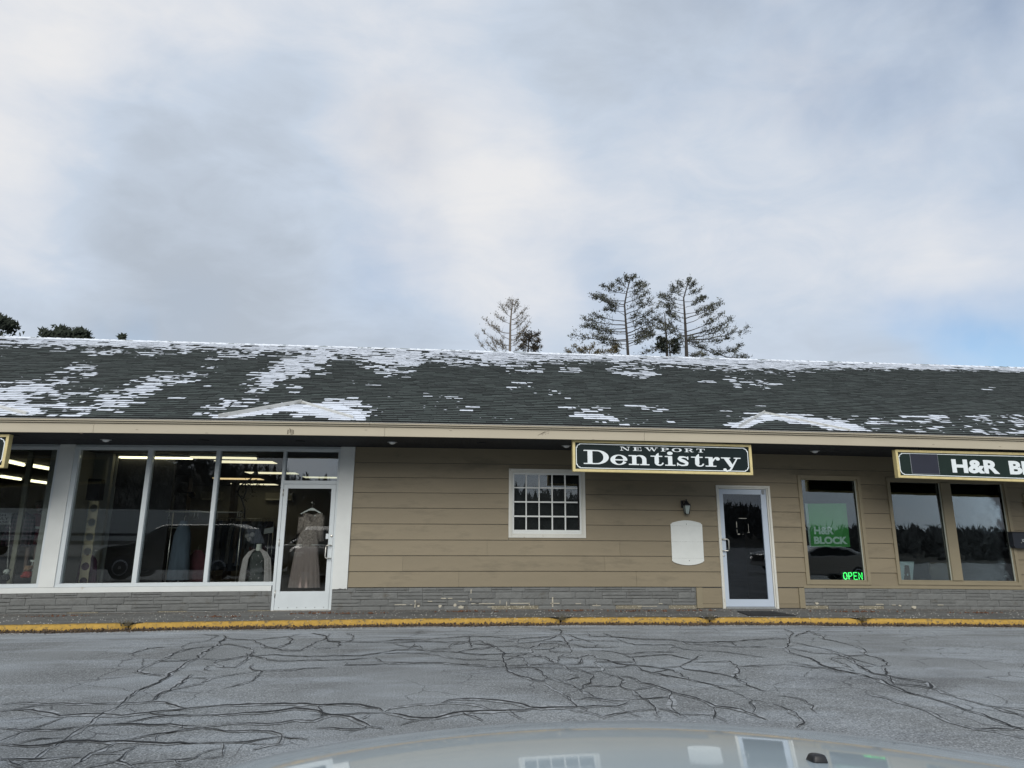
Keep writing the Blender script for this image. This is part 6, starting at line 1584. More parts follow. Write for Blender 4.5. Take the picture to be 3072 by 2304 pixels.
m_wp = mat('white_plush', (.42, .44, .40), .95, .12, 40); m_bp = mat('brown_plush', (.22, .13, .07), .95, .15, 40); m_rp = mat('red_plush', (.25, .03, .025), .95, .15, 40); m_kp = mat('black_plush', (.02, .02, .02), .95, .15, 40)
plush(18, 1733, m_kp, m_wp, 'small white headed plush dog on the window shelf at far left', m_kp, .8); plush(82, 1722, m_rp, m_bp, 'brown plush bear in a red outfit on the far left window shelf')
x, z = at(83, 1706, -.35); MB().box(x-.03, x+.06, .32, .37, z-.005, z+.02)
t_ = thing('toy_bench', (at(106, 1715, -.4)[0], .4, at(106, 1740, -.4)[1]), 'small white spindle bench beside the plush bear', 'bench'); a = at(93, 1693, -.4); b = at(120, 1693, -.4); za = at(100, 1720, -.4)[1]; zc = at(100, 1744, -.4)[1]
for (z0, z1, nm) in ((a[1]-.012, a[1]+.018, 'top_rail'), (za-.012, za+.012, 'seat')): MB().box(a[0], b[0]+.1, .36, .40+.08*(nm == 'seat'), z0, z1).build(nm, m_wp, parent=t_, bowed=False)
for q in range(4): MB().tube([(a[0]+.03+q*.055, .38, za), (a[0]+.03+q*.055, .38, a[1])], .008, 6).build('spindle', m_wp, parent=t_, bowed=False)
for q in (0, 1): MB().tube([(a[0]+.02+q*.20, .40, za), (a[0]+.0+q*.24, .40, zc)], .011, 6).build('leg', m_wp, parent=t_, bowed=False)
zsf = min(at(18, 1750, -.35)[1], GB); sh_ = thing('window_shelf', (-8.5, .4, 0), 'dark shelf behind the glass at the foot of the far left pane', 'shelf'); MB().box(-10, px1-.1, .16, .62, zsf-.22, zsf-.16).build('board', m_dark, parent=sh_, bowed=False)
# beaded garland
x0g, z0g = at(28, 1575, -.45); gd = thing('bead_garland', (x0g, .45, 1.0), 'string of pale beads hanging at the inner frame in the far left window', 'garland'); mb = MB(); rr = random.Random(4)
for i in range(46):
    f_ = i/45; px = 29-9*f_+rr.uniform(-1, 1); py = 1572+145*f_; x, z = at(px, py, -.45); r_ = rr.uniform(.006, .011); mb.lathe((x, .45, z), [(.001, -r_), (r_*.8, -r_*.5), (r_, 0), (r_*.8, r_*.5), (.001, r_)], 6)
mb.build('beads', mat('pale_bead_string', (.50, .49, .44), .4, .2, 40), parent=gd, bowed=False)

# ---- right hand offices
off = thing('office_room', (10, 3, 0), None, None, parent=bld)
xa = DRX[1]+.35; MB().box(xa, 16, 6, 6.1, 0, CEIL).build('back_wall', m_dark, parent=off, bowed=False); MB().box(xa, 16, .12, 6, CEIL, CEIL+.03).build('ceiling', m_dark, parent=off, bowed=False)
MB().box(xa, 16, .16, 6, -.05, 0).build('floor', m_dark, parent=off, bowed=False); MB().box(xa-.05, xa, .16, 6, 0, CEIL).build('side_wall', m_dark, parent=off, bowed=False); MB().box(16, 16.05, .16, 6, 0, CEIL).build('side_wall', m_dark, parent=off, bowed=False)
def strip(p, q, mt, lab, w0=.06, w1=.06):
    a = onceil(*p, CEIL-.02); b = onceil(*q, CEIL-.02); o = thing('ceiling_light', ((a[0]+b[0])/2, (a[1]+b[1])/2, CEIL-.02), lab, 'ceiling light', 'lit ceiling strips in the tax office')
    MB().add([(a[0], a[1]-w0, CEIL-.02), (b[0], b[1]-w1, CEIL-.02), (b[0], b[1]+w1, CEIL-.02), (a[0], a[1]+w0, CEIL-.02)]+[(a[0], a[1]-w0, CEIL-.003), (b[0], b[1]-w1, CEIL-.003), (b[0], b[1]+w1, CEIL-.003), (a[0], a[1]+w0, CEIL-.003)], [(0, 1, 2, 3), (7, 6, 5, 4), (0, 4, 5, 1), (1, 5, 6, 2), (2, 6, 7, 3), (3, 7, 4, 0)]).build('panel', mt, parent=o, bowed=False)
m_of = mat('dim_lit_panel', (.8, .8, .6), .5, .01, 3, emit=(1.0, .92, .62), estr=.42); m_of2 = mat('white_lit_panel', (.8, .8, .8), .5, .01, 3, emit=(.9, .97, 1.0), estr=.9)
strip((2452, 1457), (2556, 1452), m_of, 'dim yellow light wedge at the top of the single office window', .03, .16)
strip((2406, 1500.5), (2428, 1499.5), m_of2, 'thin white ceiling strip at the left of the single office window', .02, .06)
strip((2472, 1504), (2552, 1502.5), m_of2, 'long thin white ceiling strip just above the green poster', .04, .06)
strip((2538, 1492), (2560, 1491), m_of2, 'thin white ceiling strip at the right of the single office window', .02, .06)
# poster in the window
def q4(pts, d): return [at(px, py, d) for px, py in pts]
PP = q4([(2423,1511), (2538,1510), (2550.7,1641), (2434,1640)], -.06)
po = thing('window_poster', ((PP[0][0]+PP[1][0])/2, .06, PP[2][1]), 'green poster reading H&R BLOCK hung inside the single office window', 'poster')
m_pg = mat('bright_green_print', (.045, .24, .045), .5, .04, 3); m_pw = mat('pale_poster_ink', (.50, .58, .52), .5, .04, 3)
MB().quadslab(PP, -.063, -.06).build('sheet', m_pg, parent=po, bowed=True)
PE = q4([(2414,1510), (2423,1511), (2434,1640), (2429,1640)], -.07)
MB().quadslab(PE, -.073, -.070).build('curled_edge', mat('poster_back', (.30, .36, .32), .6, .05, 3), parent=po)
ux0, uz0 = at(2443, 1603, -.058); ux1 = at(2502, 1603, -.058)[0]; uzt = at(2443, 1580, -.058)[1]; text('lettering', 'H&R', m_pw, po, ux0, uz0, -.058, uzt-uz0, ux1-ux0, bold=.045, depth=.002)
ux0, uz0 = at(2443, 1632, -.058); ux1 = at(2543, 1632, -.058)[0]; uzt = at(2443, 1609.5, -.058)[1]; text('lettering', 'BLOCK', m_pw, po, ux0, uz0, -.058, uzt-uz0, ux1-ux0, bold=.045, depth=.002)
# neon OPEN sign
ox0, oz0 = at(2530, 1738, -.06); ox1, oz1 = at(2589, 1718, -.06); op = thing('open_sign', ((ox0+ox1)/2, .06, oz0), 'glowing green OPEN sign low in the corner of the single office window', 'lit sign')
MB().box(ox0-.02, ox1+.012, .075, .09, oz0-.015, oz1+.015).build('backing', m_black, parent=op)
m_neon = mat('green_neon', (.2, 1, .3), .5, .01, 3, emit=(.06, 1.0, .16), estr=2.6); lw_ = (ox1-ox0)/4; hh = oz1-oz0
for i, st in enumerate(([[(.5, 0), (.2, .12), (.1, .5), (.2, .88), (.5, 1), (.78, .88), (.86, .5), (.78, .12), (.5, 0)]], [[(.15, 0), (.15, 1), (.6, 1), (.82, .85), (.82, .62), (.6, .47), (.15, .47)]],
                       [[(.85, 0), (.15, 0), (.15, 1), (.85, 1)], [(.15, .5), (.72, .5)]], [[(.12, 0), (.12, 1), (.82, 0), (.82, 1)]])):
    mb = MB()
    for s_ in st: mb.tube([(ox0+lw_*(i+.04+u_*.92), .066, oz0+hh*v_) for u_, v_ in s_], .0075, 6)
    mb.build('tube_letter', m_neon, parent=op)
# small poster with a pillar, card box, chair
PP = q4([(2700,1684.5), (2742,1685), (2738,1744), (2699,1744)], -.12)
p2 = thing('leaning_poster', ((PP[0][0]+PP[1][0])/2, .12, PP[2][1]), 'small white poster with brown pillar shape leaning behind the pair of panes', 'poster')
MB().quadslab(PP, -.125, -.12).build('sheet', mat('poster_white', (.40, .45, .46), .6, .05, 3), parent=p2)
PP = q4([(2714,1696), (2727,1696), (2733,1744), (2712,1744)], -.118)
MB().quadslab(PP, -.1195, -.118).build('pillar_print', mat('poster_brown', (.10, .07, .06), .6, .05, 3), parent=p2)
for px in (2712, 2723): x, z = at(px, 1724, -.115); MB().box(x-.014, x+.014, .1155, .1175, z-.018, z+.018).build('square_print', mat('poster_white', (.40, .45, .46), .6, .05, 3), parent=p2)
cx0, cz1 = at(2800, 1688, -.5); cx1 = at(2862, 1688, -.5)[0]; cz0 = at(2800, 1742, -.5)[1]
ch = thing('office_chair', ((cx0+cx1)/2, .6, 0), 'tan backed chair standing behind the left pane of the pair', 'chair'); vs = []
for i in range(9):
    t = -1+2*i/8
    for (zz, k_) in ((cz1, 1), ((cz0+cz1)/2, 1.06), (cz0+.04, .92), (cz0-.02, .70)): vs.append(((cx0+cx1)/2+(cx1-cx0)/2*t*k_, .5+.10*t*t, zz+(.02*(1-t*t) if zz == cz1 else 0)))
V2 = vs+[(x, y+.04, z) for x, y, z in vs]
MB().add(V2, [(i*4+j, i*4+j+1, i*4+5+j, i*4+4+j) for i in range(8) for j in range(3)]+[(36+i*4+j, 36+i*4+4+j, 36+i*4+5+j, 36+i*4+j+1) for i in range(8) for j in range(3)]+[(i*4, i*4+4, 36+i*4+4, 36+i*4) for i in range(8)], True).build('backrest', mat('tan_leather', (.12, .095, .07), .6, .08, 6), parent=ch)
MB().box(cx0+.05, cx1-.05, .55, 1.05, .42, .50).build('seat', mat('tan_leather', (.12, .095, .07), .6, .08, 6), parent=ch, bevel=.02)
for sx in (cx0+.08, cx1-.08):
    for sy in (.6, 1.0): MB().tube([(sx, sy, .42), (sx, sy, 0)], .015, 6).build('leg', m_black, parent=ch)
for (px, py, nm) in ((3011, 1690, 'upper'), (3018, 1728, 'lower')):  # white strips built as objects in place of reflections in the glass
    x, z = at(px, py, -.3); t_ = thing('glass_reflection', (x, .3, z), 'small white strip standing in for a reflection in the right pane of the pair, %s one' % nm, 'reflection'); MB().box(x-.035, x+.035, .3, .304, z-.009, z+.009).build('strip', m_letter, parent=t_, bevel=.001)
#__PART4__
# =================================================================== THE CAR THE PHOTOGRAPH IS TAKEN FROM
HEAD, OFF = R_(3.0), .33                         # heading to the right of +Y; camera sits this far left of the centre line
hv = np.array([math.sin(HEAD), math.cos(HEAD)]); rv = np.array([math.cos(HEAD), -math.sin(HEAD)])
HP = [(-.2, -.235), (.3, -.262), (.6, -.280), (.85, -.300), (1.05, -.3215), (1.21, -.3415), (1.35, -.362), (1.5, -.3865), (1.65, -.414), (1.8, -.4455), (1.92, -.474), (2.02, -.502), (2.12, -.535), (2.20, -.572), (2.25, -.615), (2.27, -.68)]
def hz(f):
    for (a, b), (c, d) in zip(HP[:-1], HP[1:]):
        if f <= c: return b+(d-b)*(f-a)/(c-a)
    return HP[-1][1]
def hood(f, l):
    """f forward along the car from the camera, l to the right of its centre line"""
    z = hz(f+.10*l*l)-.075*l*l-.25*max(0, abs(l)-.72)**2
    return z
def carpt(f, l, z): p = hv*f+rv*(l+OFF); return (CAM[0]+p[0], CAM[1]+p[1], CAM[2]+z)
mycar = thing('parked_car', (CAM[0]+rv[0]*OFF, CAM[1], ROAD), 'pale silver white car whose hood fills the bottom of the view', 'car')
def paint(name, c, metal=.25, rough=.32, coat=1.0):
    m = mat(name, c, rough, .02, 3, metal=metal, coat=coat); m.node_tree.nodes['Principled BSDF'].inputs['Coat Roughness'].default_value = .02; return m
m_hood = paint('pearl_white_car_paint', (.47, .56, .60), .0, .5)
m_hood.node_tree.nodes['Principled BSDF'].inputs['Coat IOR'].default_value = 1.5; m_hood.node_tree.nodes['Principled BSDF'].inputs['Coat Roughness'].default_value = .045
fs_ = [i*.05 for i in range(-4, 45)]; ls_ = [-.90+i*.05 for i in range(37)]
def grid(rows, nm, mt, par, solid=True):
    nr, nc = len(rows), len(rows[0]); vs = [p for r in rows for p in r]
    return MB().add(vs, [(i*nc+j, i*nc+j+1, (i+1)*nc+j+1, (i+1)*nc+j) for i in range(nr-1) for j in range(nc-1)], True).build(nm, mt, parent=par, bowed=False)
fmax = [min(f_, 9) for f_ in fs_]
rows = []
for i in range(50):
    t = i/49; row = []
    for l in ls_:
        fend = 2.26-.10*l*l-.35*max(0, abs(l)-.6)**2; f = -.2+(fend+.2)*(1-(1-t)**1.35); row.append(carpt(f, l, hood(f, l)))
    rows.append(row)
h_ = grid(rows, 'hood', m_hood, mycar)
for s_ in (-1, 1):
    rows = []
    for i in range(30):
        t = i/29; l = s_*.90; fend = 2.26-.10*l*l-.35*.09; f = -.2+(fend+.2)*t; z = hood(f, l)
        rows.append([carpt(f, l, z), carpt(f, s_*.925, z-.03), carpt(f, s_*.945, z-.10), carpt(f, s_*.94, z-.45), carpt(f, s_*.90, -1.12)])
    grid(rows, 'fender', m_hood, mycar)
rows = []
for j in range(37):
    l = -.90+j*.05; fend = 2.26-.10*l*l-.35*max(0, abs(l)-.6)**2; z = hood(fend, l)
    rows.append([carpt(fend, l, z), carpt(fend+.02, l, z-.05), carpt(fend+.05, l, -.85), carpt(fend+.03, l, -1.05), carpt(fend-.1, l, -1.15)])
grid(rows, 'front_bumper', m_hood, mycar)
# washer nozzle, found where its sight line meets the hood
r = ray(2454, 2287); best = None
for k in range(400):
    t = .6+k*.004; p = r*t; f = p[0]*hv[0]+p[1]*hv[1]; l = p[0]*rv[0]+p[1]*rv[1]-OFF
    if p[2] <= hood(f, l): best = (f, l, p[2]); break
print('nozzle', best)
if best:
    f, l, z = best; c = carpt(f, l, z)
    MB().add([carpt(f+a, l+b, hood(f+a, l+b)+h) for a, b, h in ((-.012, -.013, -.002), (-.012, .013, -.002), (.022, .010, -.002), (.022, -.012, -.002), (-.008, -.009, .012), (-.008, .010, .012), (.014, .006, .011), (.014, -.008, .011))],
             [(3, 2, 1, 0), (4, 5, 6, 7), (0, 1, 5, 4), (1, 2, 6, 5), (2, 3, 7, 6), (3, 0, 4, 7)], True).build('washer_nozzle', m_black, parent=mycar, bowed=False, bevel=.004)
for s_ in (-1, 1):
    w_ = thing('wheel', carpt(1.35, s_*.80, -CAM[2]+ROAD+.33), None, None, parent=mycar); c = carpt(1.35, s_*.80, -CAM[2]+ROAD+.33)
    mb = MB().lathe((0, 0, 0), [(.22, -.10), (.31, -.10), (.33, -.07), (.33, .07), (.31, .10), (.22, .10)], 28, 'x'); mb.v = [(c[0]+x*rv[0]+y*hv[0], c[1]+x*rv[1]+y*hv[1], c[2]+z) for x, y, z in mb.v]; mb.build('tyre', m_rubber, parent=w_, bowed=False)

# =================================================================== CARS BEHIND, SEEN ONLY MIRRORED IN THE GLASS
m_autoglass = mat('dark_car_glass', (.015, .018, .020), .05, .1, 3, coat=1.0)
m_tyre = mat('tyre_rubber', (.02, .02, .02), .9, .2, 30); m_rim = mat('alloy_rim', (.45, .46, .48), .35, .05, 9, metal=.8)
m_lamp = mat('head_lamp', (.55, .60, .60), .1, .05, 9, coat=1.0); m_tail = mat('tail_lamp', (.25, .01, .01), .2, .05, 9, coat=1.0)
def car(x, y, heading, prof, glassp, W_, L_, mt, label, grp, suv):
    """side outlines prof/glassp as (along, up); front of the car at +along"""
    o = thing('parked_car', (x, y, ROAD), label, 'car', grp); c_, s_ = math.cos(heading), math.sin(heading)
    def P(u, v, w): return (x+u*c_-v*s_, y+u*s_+v*c_, ROAD+w)
    def loft(pr, ws, mt_, nm):
        vs = []; n = len(pr); fs = []
        for (k_, sh) in ((-1, 0), (-.93, .012), (.93, .012), (1, 0)):
            pass
        secs = [(-1, .955), (-.90, 1.0), (.90, 1.0), (1, .955)]
        cx = sum(p[0] for p in pr)/n; cz = sum(p[1] for p in pr)/n
        for (k_, sc_) in secs:
            for (u, w) in pr: vs.append(P(cx+(u-cx)*sc_, k_*ws(w)/2, cz+(w-cz)*sc_))
        for i in range(3):
            for j in range(n): fs.append((i*n+j, i*n+(j+1) % n, (i+1)*n+(j+1) % n, (i+1)*n+j))
        fs += [tuple(range(n))[::-1], tuple(range(3*n, 4*n))]
        return MB().add(vs, fs, False).build(nm, mt_, parent=o, bowed=False, bevel=.03)
    loft(prof, lambda w: W_*(1-.12*max(0, w-.85)), mt, 'body')
    gh = lambda w: W_*(1-.12*max(0, w-.85))+.012
    vs = []; n = len(glassp); fs = []
    loft(glassp, gh, m_autoglass, 'side_glass')
    fr = max(p[0] for p in prof); rr_ = min(p[0] for p in prof); zt = max(p[1] for p in prof); nb = 1.02 if suv else .92
    for s2 in (-1, 1):
        MB().add([P(fr-.03+a, s2*(W_/2-.30)+b, nb-.22+h) for a in (-.16, .01) for b in (-.20, .20) for h in (-.06, .07)], [(0, 1, 3, 2), (4, 6, 7, 5), (0, 2, 6, 4), (1, 5, 7, 3), (0, 4, 5, 1), (2, 3, 7, 6)]).build('headlight', m_lamp, parent=o, bowed=False, bevel=.02)
        MB().add([P(rr_+.02+a, s2*(W_/2-.22)+b, nb-.12+h) for a in (-.04, .14) for b in (-.14, .14) for h in (-.07, .09)], [(0, 1, 3, 2), (4, 6, 7, 5), (0, 2, 6, 4), (1, 5, 7, 3), (0, 4, 5, 1), (2, 3, 7, 6)]).build('tail_light', m_tail, parent=o, bowed=False, bevel=.02)
        MB().add([P(fr-1.62+a, s2*(W_/2+.10)+b, nb+.10+h) for a in (-.06, .06) for b in (-.09, .09) for h in (-.06, .07)], [(0, 1, 3, 2), (4, 6, 7, 5), (0, 2, 6, 4), (1, 5, 7, 3), (0, 4, 5, 1), (2, 3, 7, 6)]).build('side_mirror', mt, parent=o, bowed=False, bevel=.02)
        for u in (fr-.88, rr_+.92):
            R2 = .36 if suv else .32; wh = thing('wheel', P(u, s2*(W_/2-.10), R2), None, None, parent=o)
            for nm, mt_, pf in (('tyre', m_tyre, [(R2*.66, -.11), (R2*.96, -.11), (R2, -.08), (R2, .08), (R2*.96, .11), (R2*.66, .11)]), ('rim', m_rim, [(.02, -.115), (R2*.3, -.10), (R2*.66, -.115), (R2*.66, .115), (R2*.3, .10), (.02, .115)])):
                mb = MB().lathe((0, 0, 0), pf, 24, 'y'); cc = P(u, s2*(W_/2-.10), R2); mb.v = [(cc[0]+a*c_-b*s_, cc[1]+a*s_+b*c_, cc[2]+h) for a, b, h in mb.v]; mb.build(nm, mt_, parent=wh, bowed=False)
    MB().add([P(fr+.0+a, b, nb-.32+h) for a in (-.05, .02) for b in (-W_*.28, W_*.28) for h in (-.14, .12)], [(0, 1, 3, 2), (4, 6, 7, 5), (0, 2, 6, 4), (1, 5, 7, 3), (0, 4, 5, 1), (2, 3, 7, 6)]).build('grille', m_black, parent=o, bowed=False, bevel=.02)
    return o
SUV = [(2.30,.30),(2.34,.62),(2.26,.86),(2.05,.98),(1.25,1.08),(.62,1.54),(.35,1.66),(-1.7,1.70),(-2.12,1.58),(-2.34,1.10),(-2.36,.45),(-2.25,.28)]
SUVG = [(1.12,1.10),(.58,1.50),(.30,1.60),(-1.6,1.63),(-2.0,1.50),(-2.16,1.14)]
SED = [(2.28,.28),(2.32,.55),(2.22,.74),(1.95,.84),(1.05,.94),(.35,1.33),(.0,1.42),(-.8,1.43),(-1.25,1.34),(-1.78,1.06),(-2.25,1.00),(-2.33,.60),(-2.28,.28)]
SEDG = [(.92,.96),(.30,1.29),(.0,1.36),(-.75,1.37),(-1.15,1.28),(-1.58,1.06)]
G_ = 'cars in the lot seen mirrored in the shop glass'
car(-8.6, -10.6, math.pi, SUV, SUVG, 1.90, 4.7, paint('black_green_paint', (.02, .028, .026), .6, .22), 'dark sport utility car mirrored in the two large left panes', G_, True)
car(-5.4, -15.5, math.pi, SED, SEDG, 1.80, 4.6, paint('silver_paint', (.40, .42, .44), .6, .3), 'pale sedan mirrored behind the third shop pane', G_, False)
car(14.8, -14.6, math.pi, SED, SEDG, 1.80, 4.6, paint('champagne_paint', (.42, .40, .38), .5, .3), 'champagne sedan mirrored under the green poster', G_, False)
car(-3.9, -11.0, math.pi/2, SUV, SUVG, 1.90, 4.7, paint('navy_paint', (.014, .018, .030), .4, .3), 'dark car facing the shop mirrored low in the left door', G_, True)
# white box trailer far across the lot
tr = thing('box_trailer', (-24, -36, ROAD), 'long white box trailer mirrored across the left shop panes', 'trailer')
MB().box(-32, -17, -37.3, -34.9, .85, 2.9).build('body', m_white, parent=tr, bowed=False, bevel=.03); MB().box(-32, -17, -34.88, -34.86, 1.2, 1.35).build('stripe', m_navy, parent=tr, bowed=False)
for x in (-30.5, -29.4, -19): MB().lathe((x, -35.2, .38), [(.3, -.15), (.5, -.13), (.5, .13), (.3, .15)], 20, 'y').build('wheel', m_tyre, parent=tr, bowed=False)
# lamp post
x_, y_ = 26.5, -28.0
lp = thing('lamp_post', (x_, y_, ROAD), 'tall thin twin headed lamp post mirrored in the right pane of the pair', 'lamp post')
MB().tube([(x_, y_, -.2), (x_, y_, 5.4)], [.09, .06], 10).build('pole', m_black, parent=lp, bowed=False); MB().box(x_-.05, x_+1.1, y_-.04, y_+.04, 5.25, 5.32).build('arm', m_black, parent=lp, bowed=False)
for dx in (.1, .8): MB().box(x_+dx, x_+dx+.4, y_-.15, y_+.15, 4.95, 5.2).build('lamp_head', m_black, parent=lp, bowed=False, bevel=.02)

# wooded hill behind the camera, seen in the glass
def hillh(x): return min(27, max(3.0, 8.2-.058*x)+max(0, -34-x)*.20)+.7*math.sin(x*.05)+.5*math.sin(x*.13)
hl = MB(); nx_ = 60; X = [-260+i*520/nx_ for i in range(nx_+1)]; vs = []
for x in X:
    for (y, k_) in ((-95, 0), (-110, .35), (-130, .75), (-150, 1.0), (-230, .8)): vs.append((x, y, ROAD-.05+hillh(x)*k_))
hl.add(vs, [(i*5+j, i*5+5+j, i*5+6+j, i*5+1+j) for i in range(nx_) for j in range(4)], True).build('hill', mat('winter_hillside', (.09, .087, .075), .95, .35, .08), kind='structure', bowed=False, origin=(0, -140, 0))
fo = MB(); rr = random.Random(31)
for i in range(11000):
    x = rr.uniform(-250, 250); k_ = rr.random(); y = -97-k_*58; h0 = hillh(x)*min(1, max(0, (-95-y)/50)); H = rr.uniform(2.6, 6.2); ev = rr.random() < .16
    zb_ = ROAD+h0-.3; wd_ = rr.uniform(.9, 1.6) if ev else rr.uniform(1.2, 2.6)
    if ev:
        for q in range(4): z0 = zb_+H*(.15+.2*q); r_ = wd_*(1-.22*q); fo.add([(x-r_, y+rr.uniform(-.5, .5), z0), (x+r_, y+rr.uniform(-.5, .5), z0+rr.uniform(-.3, .3)), (x+rr.uniform(-.3, .3), y, z0+H*.36)], [(0, 1, 2)])
    else:
        for q in range(7): a = rr.uniform(-1, 1); z0 = zb_+H*rr.uniform(.3, .8); fo.add([(x+a*wd_*.3, y, z0), (x+a*wd_*.3+rr.uniform(.2, .5), y+.3, z0), (x+a*wd_*1.0+rr.uniform(-.3, .3), y, z0+H*rr.uniform(.15, .36))], [(0, 1, 2)])
fo.build('forest', mat('bare_winter_wood', (.085, .085, .080), .95, .5, .3), kind='stuff', bowed=False, origin=(0, -130, 0))

# =================================================================== TREES BEHIND THE ROOF
m_bark = mat('pine_bark', (.045, .040, .036), .9, .3, 6, .01, 12); m_bark2 = mat('pale_larch_bark', (.17, .145, .12), .9, .25, 6); m_ndl = mat('pine_needles', (.045, .052, .036), .8, .45, 1.3, col2=(.11, .112, .075))
m_ndl2 = mat('dull_ochre_needles', (.12, .10, .05), .85, .35, 2); m_evg = mat('dark_evergreen_needles', (.014, .022, .012), .85, .4, 2)
TY = 30.0
def tp_(px, py, y=TY):
    r = ray(px, py); t = (y-CAM[1])/r[1]; return Vector((r[0]*t, y, CAM[2]+r[2]*t))
def z2(x, y): return (1400+x*.40687, 780+y*.40670)         # position in the enlarged view of the trees
def tree(name, trunk, limbs, label, grp, bark, leafm, leaf_n=10, leaf_s=.16, twig=1.0, y=TY, r0=.20, dens=1.0, sag=.0, seed=1, rtop=.03, subn=9):
    rr = random.Random(seed); T = [tp_(*z2(*p), y) for p in trunk]
    base = Vector((T[0].x, y, ROAD)); o = thing(name, base, label, 'tree', grp)
    n = len(T); MB().tube([base]+T, [r0*1.25]+[r0+(rtop-r0)*i/(n-1) for i in range(n)], 8).build('trunk', bark, parent=o, bowed=False)
    cw = MB(); nd = MB()
    def leafc(p, m_, s_, spread):
        for _ in range(m_):
            c = p+Vector((rr.gauss(0, spread), rr.gauss(0, spread), rr.gauss(0, spread*.75))); a = rr.uniform(0, 6.28); b = rr.uniform(-.3, 1.2); l = s_*rr.uniform(.5, 1.3)
            d = Vector((math.cos(a)*math.cos(b), math.sin(a)*math.cos(b), math.sin(b)))*l; e_ = d.cross(Vector((rr.uniform(-1, 1), rr.uniform(-1, 1), rr.uniform(-1, 1)))).normalized()*l*.26
            nd.add([c-e_, c+e_, c+d], [(0, 1, 2)])
    for (a, b) in limbs:
        A, B = tp_(*z2(*a), y), tp_(*z2(*b), y); dep = rr.uniform(-1, 1)*abs(B.x-A.x)*.55; B = B+Vector((0, dep, 0)); L_ = (B-A).length
        if L_ < .05: continue
        pts = []
        for i in range(9): t = i/8; pts.append(A.lerp(B, t)+Vector((rr.gauss(0, .02), 0, -sag*L_*math.sin(math.pi*t)*.5+rr.gauss(0, .03)*L_*.15)))
        rb_ = max(.016, min(.055, L_*.014)); cw.tube(pts, [rb_*(1-.78*i/8) for i in range(9)], 5)
        for q in range(int(subn*dens*(1+L_/3))):
            t = rr.uniform(.18, 1.0)**.8; P = pts[min(8, int(t*8))].lerp(pts[min(8, int(t*8)+1)], t*8-int(t*8)) if t < 1 else pts[8]
            dirn = (B-A).normalized(); sl_ = L_*rr.uniform(.10, .26)*(1.15-.6*t)*twig
            v = (dirn*rr.uniform(.4, 1.0)+Vector((rr.uniform(-.5, .5), rr.uniform(-.9, .9), rr.uniform(-.45, 1.0)))).normalized()*max(.18, sl_)
            P = P+Vector((0, rr.uniform(-.15, .15), 0)); Q = P+v; mid = P+v*.5+Vector((0, 0, -.02)); cw.tube([P, mid, Q], [.014, .010, .005], 3)
            if leaf_n:
                m_ = max(1, int(leaf_n*rr.uniform(.5, 1.3)*(.35 if t < .45 else 1)))
                for k in range(m_): leafc(P+v*rr.uniform(.2, 1.15), 2, leaf_s, .11)
            for _ in range(2):
                w_ = v*rr.uniform(.3, .6)+Vector((rr.uniform(-.2, .2), 0, rr.uniform(-.05, .25))); S_ = P+v*rr.uniform(.3, .9); cw.tube([S_, S_+w_], [.007, .004], 3)
    cw.build('branches', bark, parent=o, bowed=False)
    if nd.v: nd.build('needles', leafm, parent=o, bowed=False, kind='stuff')
    return o
PG = 'trees standing behind the snowy ridge'
tree('pine_tree', [(1190,705),(1184,600),(1174,470),(1164,330),(1182,230),(1215,108)],
 [((1195,190),(1175,130)),((1200,160),(1240,115)),((1190,215),(1120,150)),((1185,235),(1075,188)),((1180,250),(1000,192)),((1170,300),(962,232)),((1168,330),(938,275)),((1166,345),(985,330)),((1166,380),(1020,350)),
  ((1166,410),(1040,335)),((1172,450),(930,360)),((1174,478),(872,412)),((1176,505),(905,460)),((1178,530),(872,455)),((1180,545),(960,520)),((1182,600),(960,570)),((1180,590),(792,528)),((1184,620),(1010,585)),((1186,660),(1060,610)),((1150,700),(1080,640)),
  ((1190,210),(1300,155)),((1182,240),(1320,185)),((1176,280),(1290,215)),((1166,320),(1360,222)),((1170,370),(1300,300)),((1174,400),(1378,278)),((1176,440),(1290,375)),((1176,470),(1395,365)),((1180,500),(1330,430)),
  ((1184,540),(1432,385)),((1184,560),(1400,455)),((1186,585),(1340,520)),((1190,620),(1420,480)),((1192,640),(1300,590)),((1192,600),(1380,545))],
 'fuller pine with a broad crown, left one of the two tall pines behind the roof', PG, m_bark, m_ndl, 5.5, .15, seed=3, sag=.10, r0=.10, dens=1.35)
tree('pine_tree', [(1622,715),(1618,600),(1612,480),(1606,380),(1600,280),(1640,140)],
 [((1625,200),(1640,140)),((1618,215),(1570,165)),((1612,240),(1528,198)),((1605,275),(1500,240)),((1602,300),(1440,222)),((1602,335),(1450,262)),((1604,360),(1500,320)),((1604,400),(1425,322)),((1606,430),(1480,385)),((1608,470),(1500,430)),
  ((1612,520),(1440,440)),((1612,540),(1480,500)),((1614,560),(1390,530)),((1616,600),(1470,580)),((1618,650),(1440,610)),((1600,640),(1575,570)),
  ((1622,220),(1670,180)),((1615,260),(1715,225)),((1610,310),(1765,262)),((1612,350),(1740,300)),((1614,400),(1800,345)),((1616,430),(1862,325)),((1618,470),(1800,385)),((1620,530),(1840,440)),((1622,560),(1992,408)),((1624,575),(1900,500)),
  ((1624,590),(1985,562)),((1626,600),(1880,610)),((1628,620),(1760,640)),((1700,625),(1860,700)),((1628,615),(1700,625)),((1628,680),(1760,700)),((1860,700),(2010,640)),((1840,690),(2118,690)),((1800,665),(1960,680)),((1630,690),(1700,712)),((1628,600),(1660,580))],
 'pine with longer ragged right limbs, rightmost of the tall trees behind the roof', PG, m_bark, m_ndl, 5.5, .15, seed=5, sag=.10, r0=.13, dens=1.3)
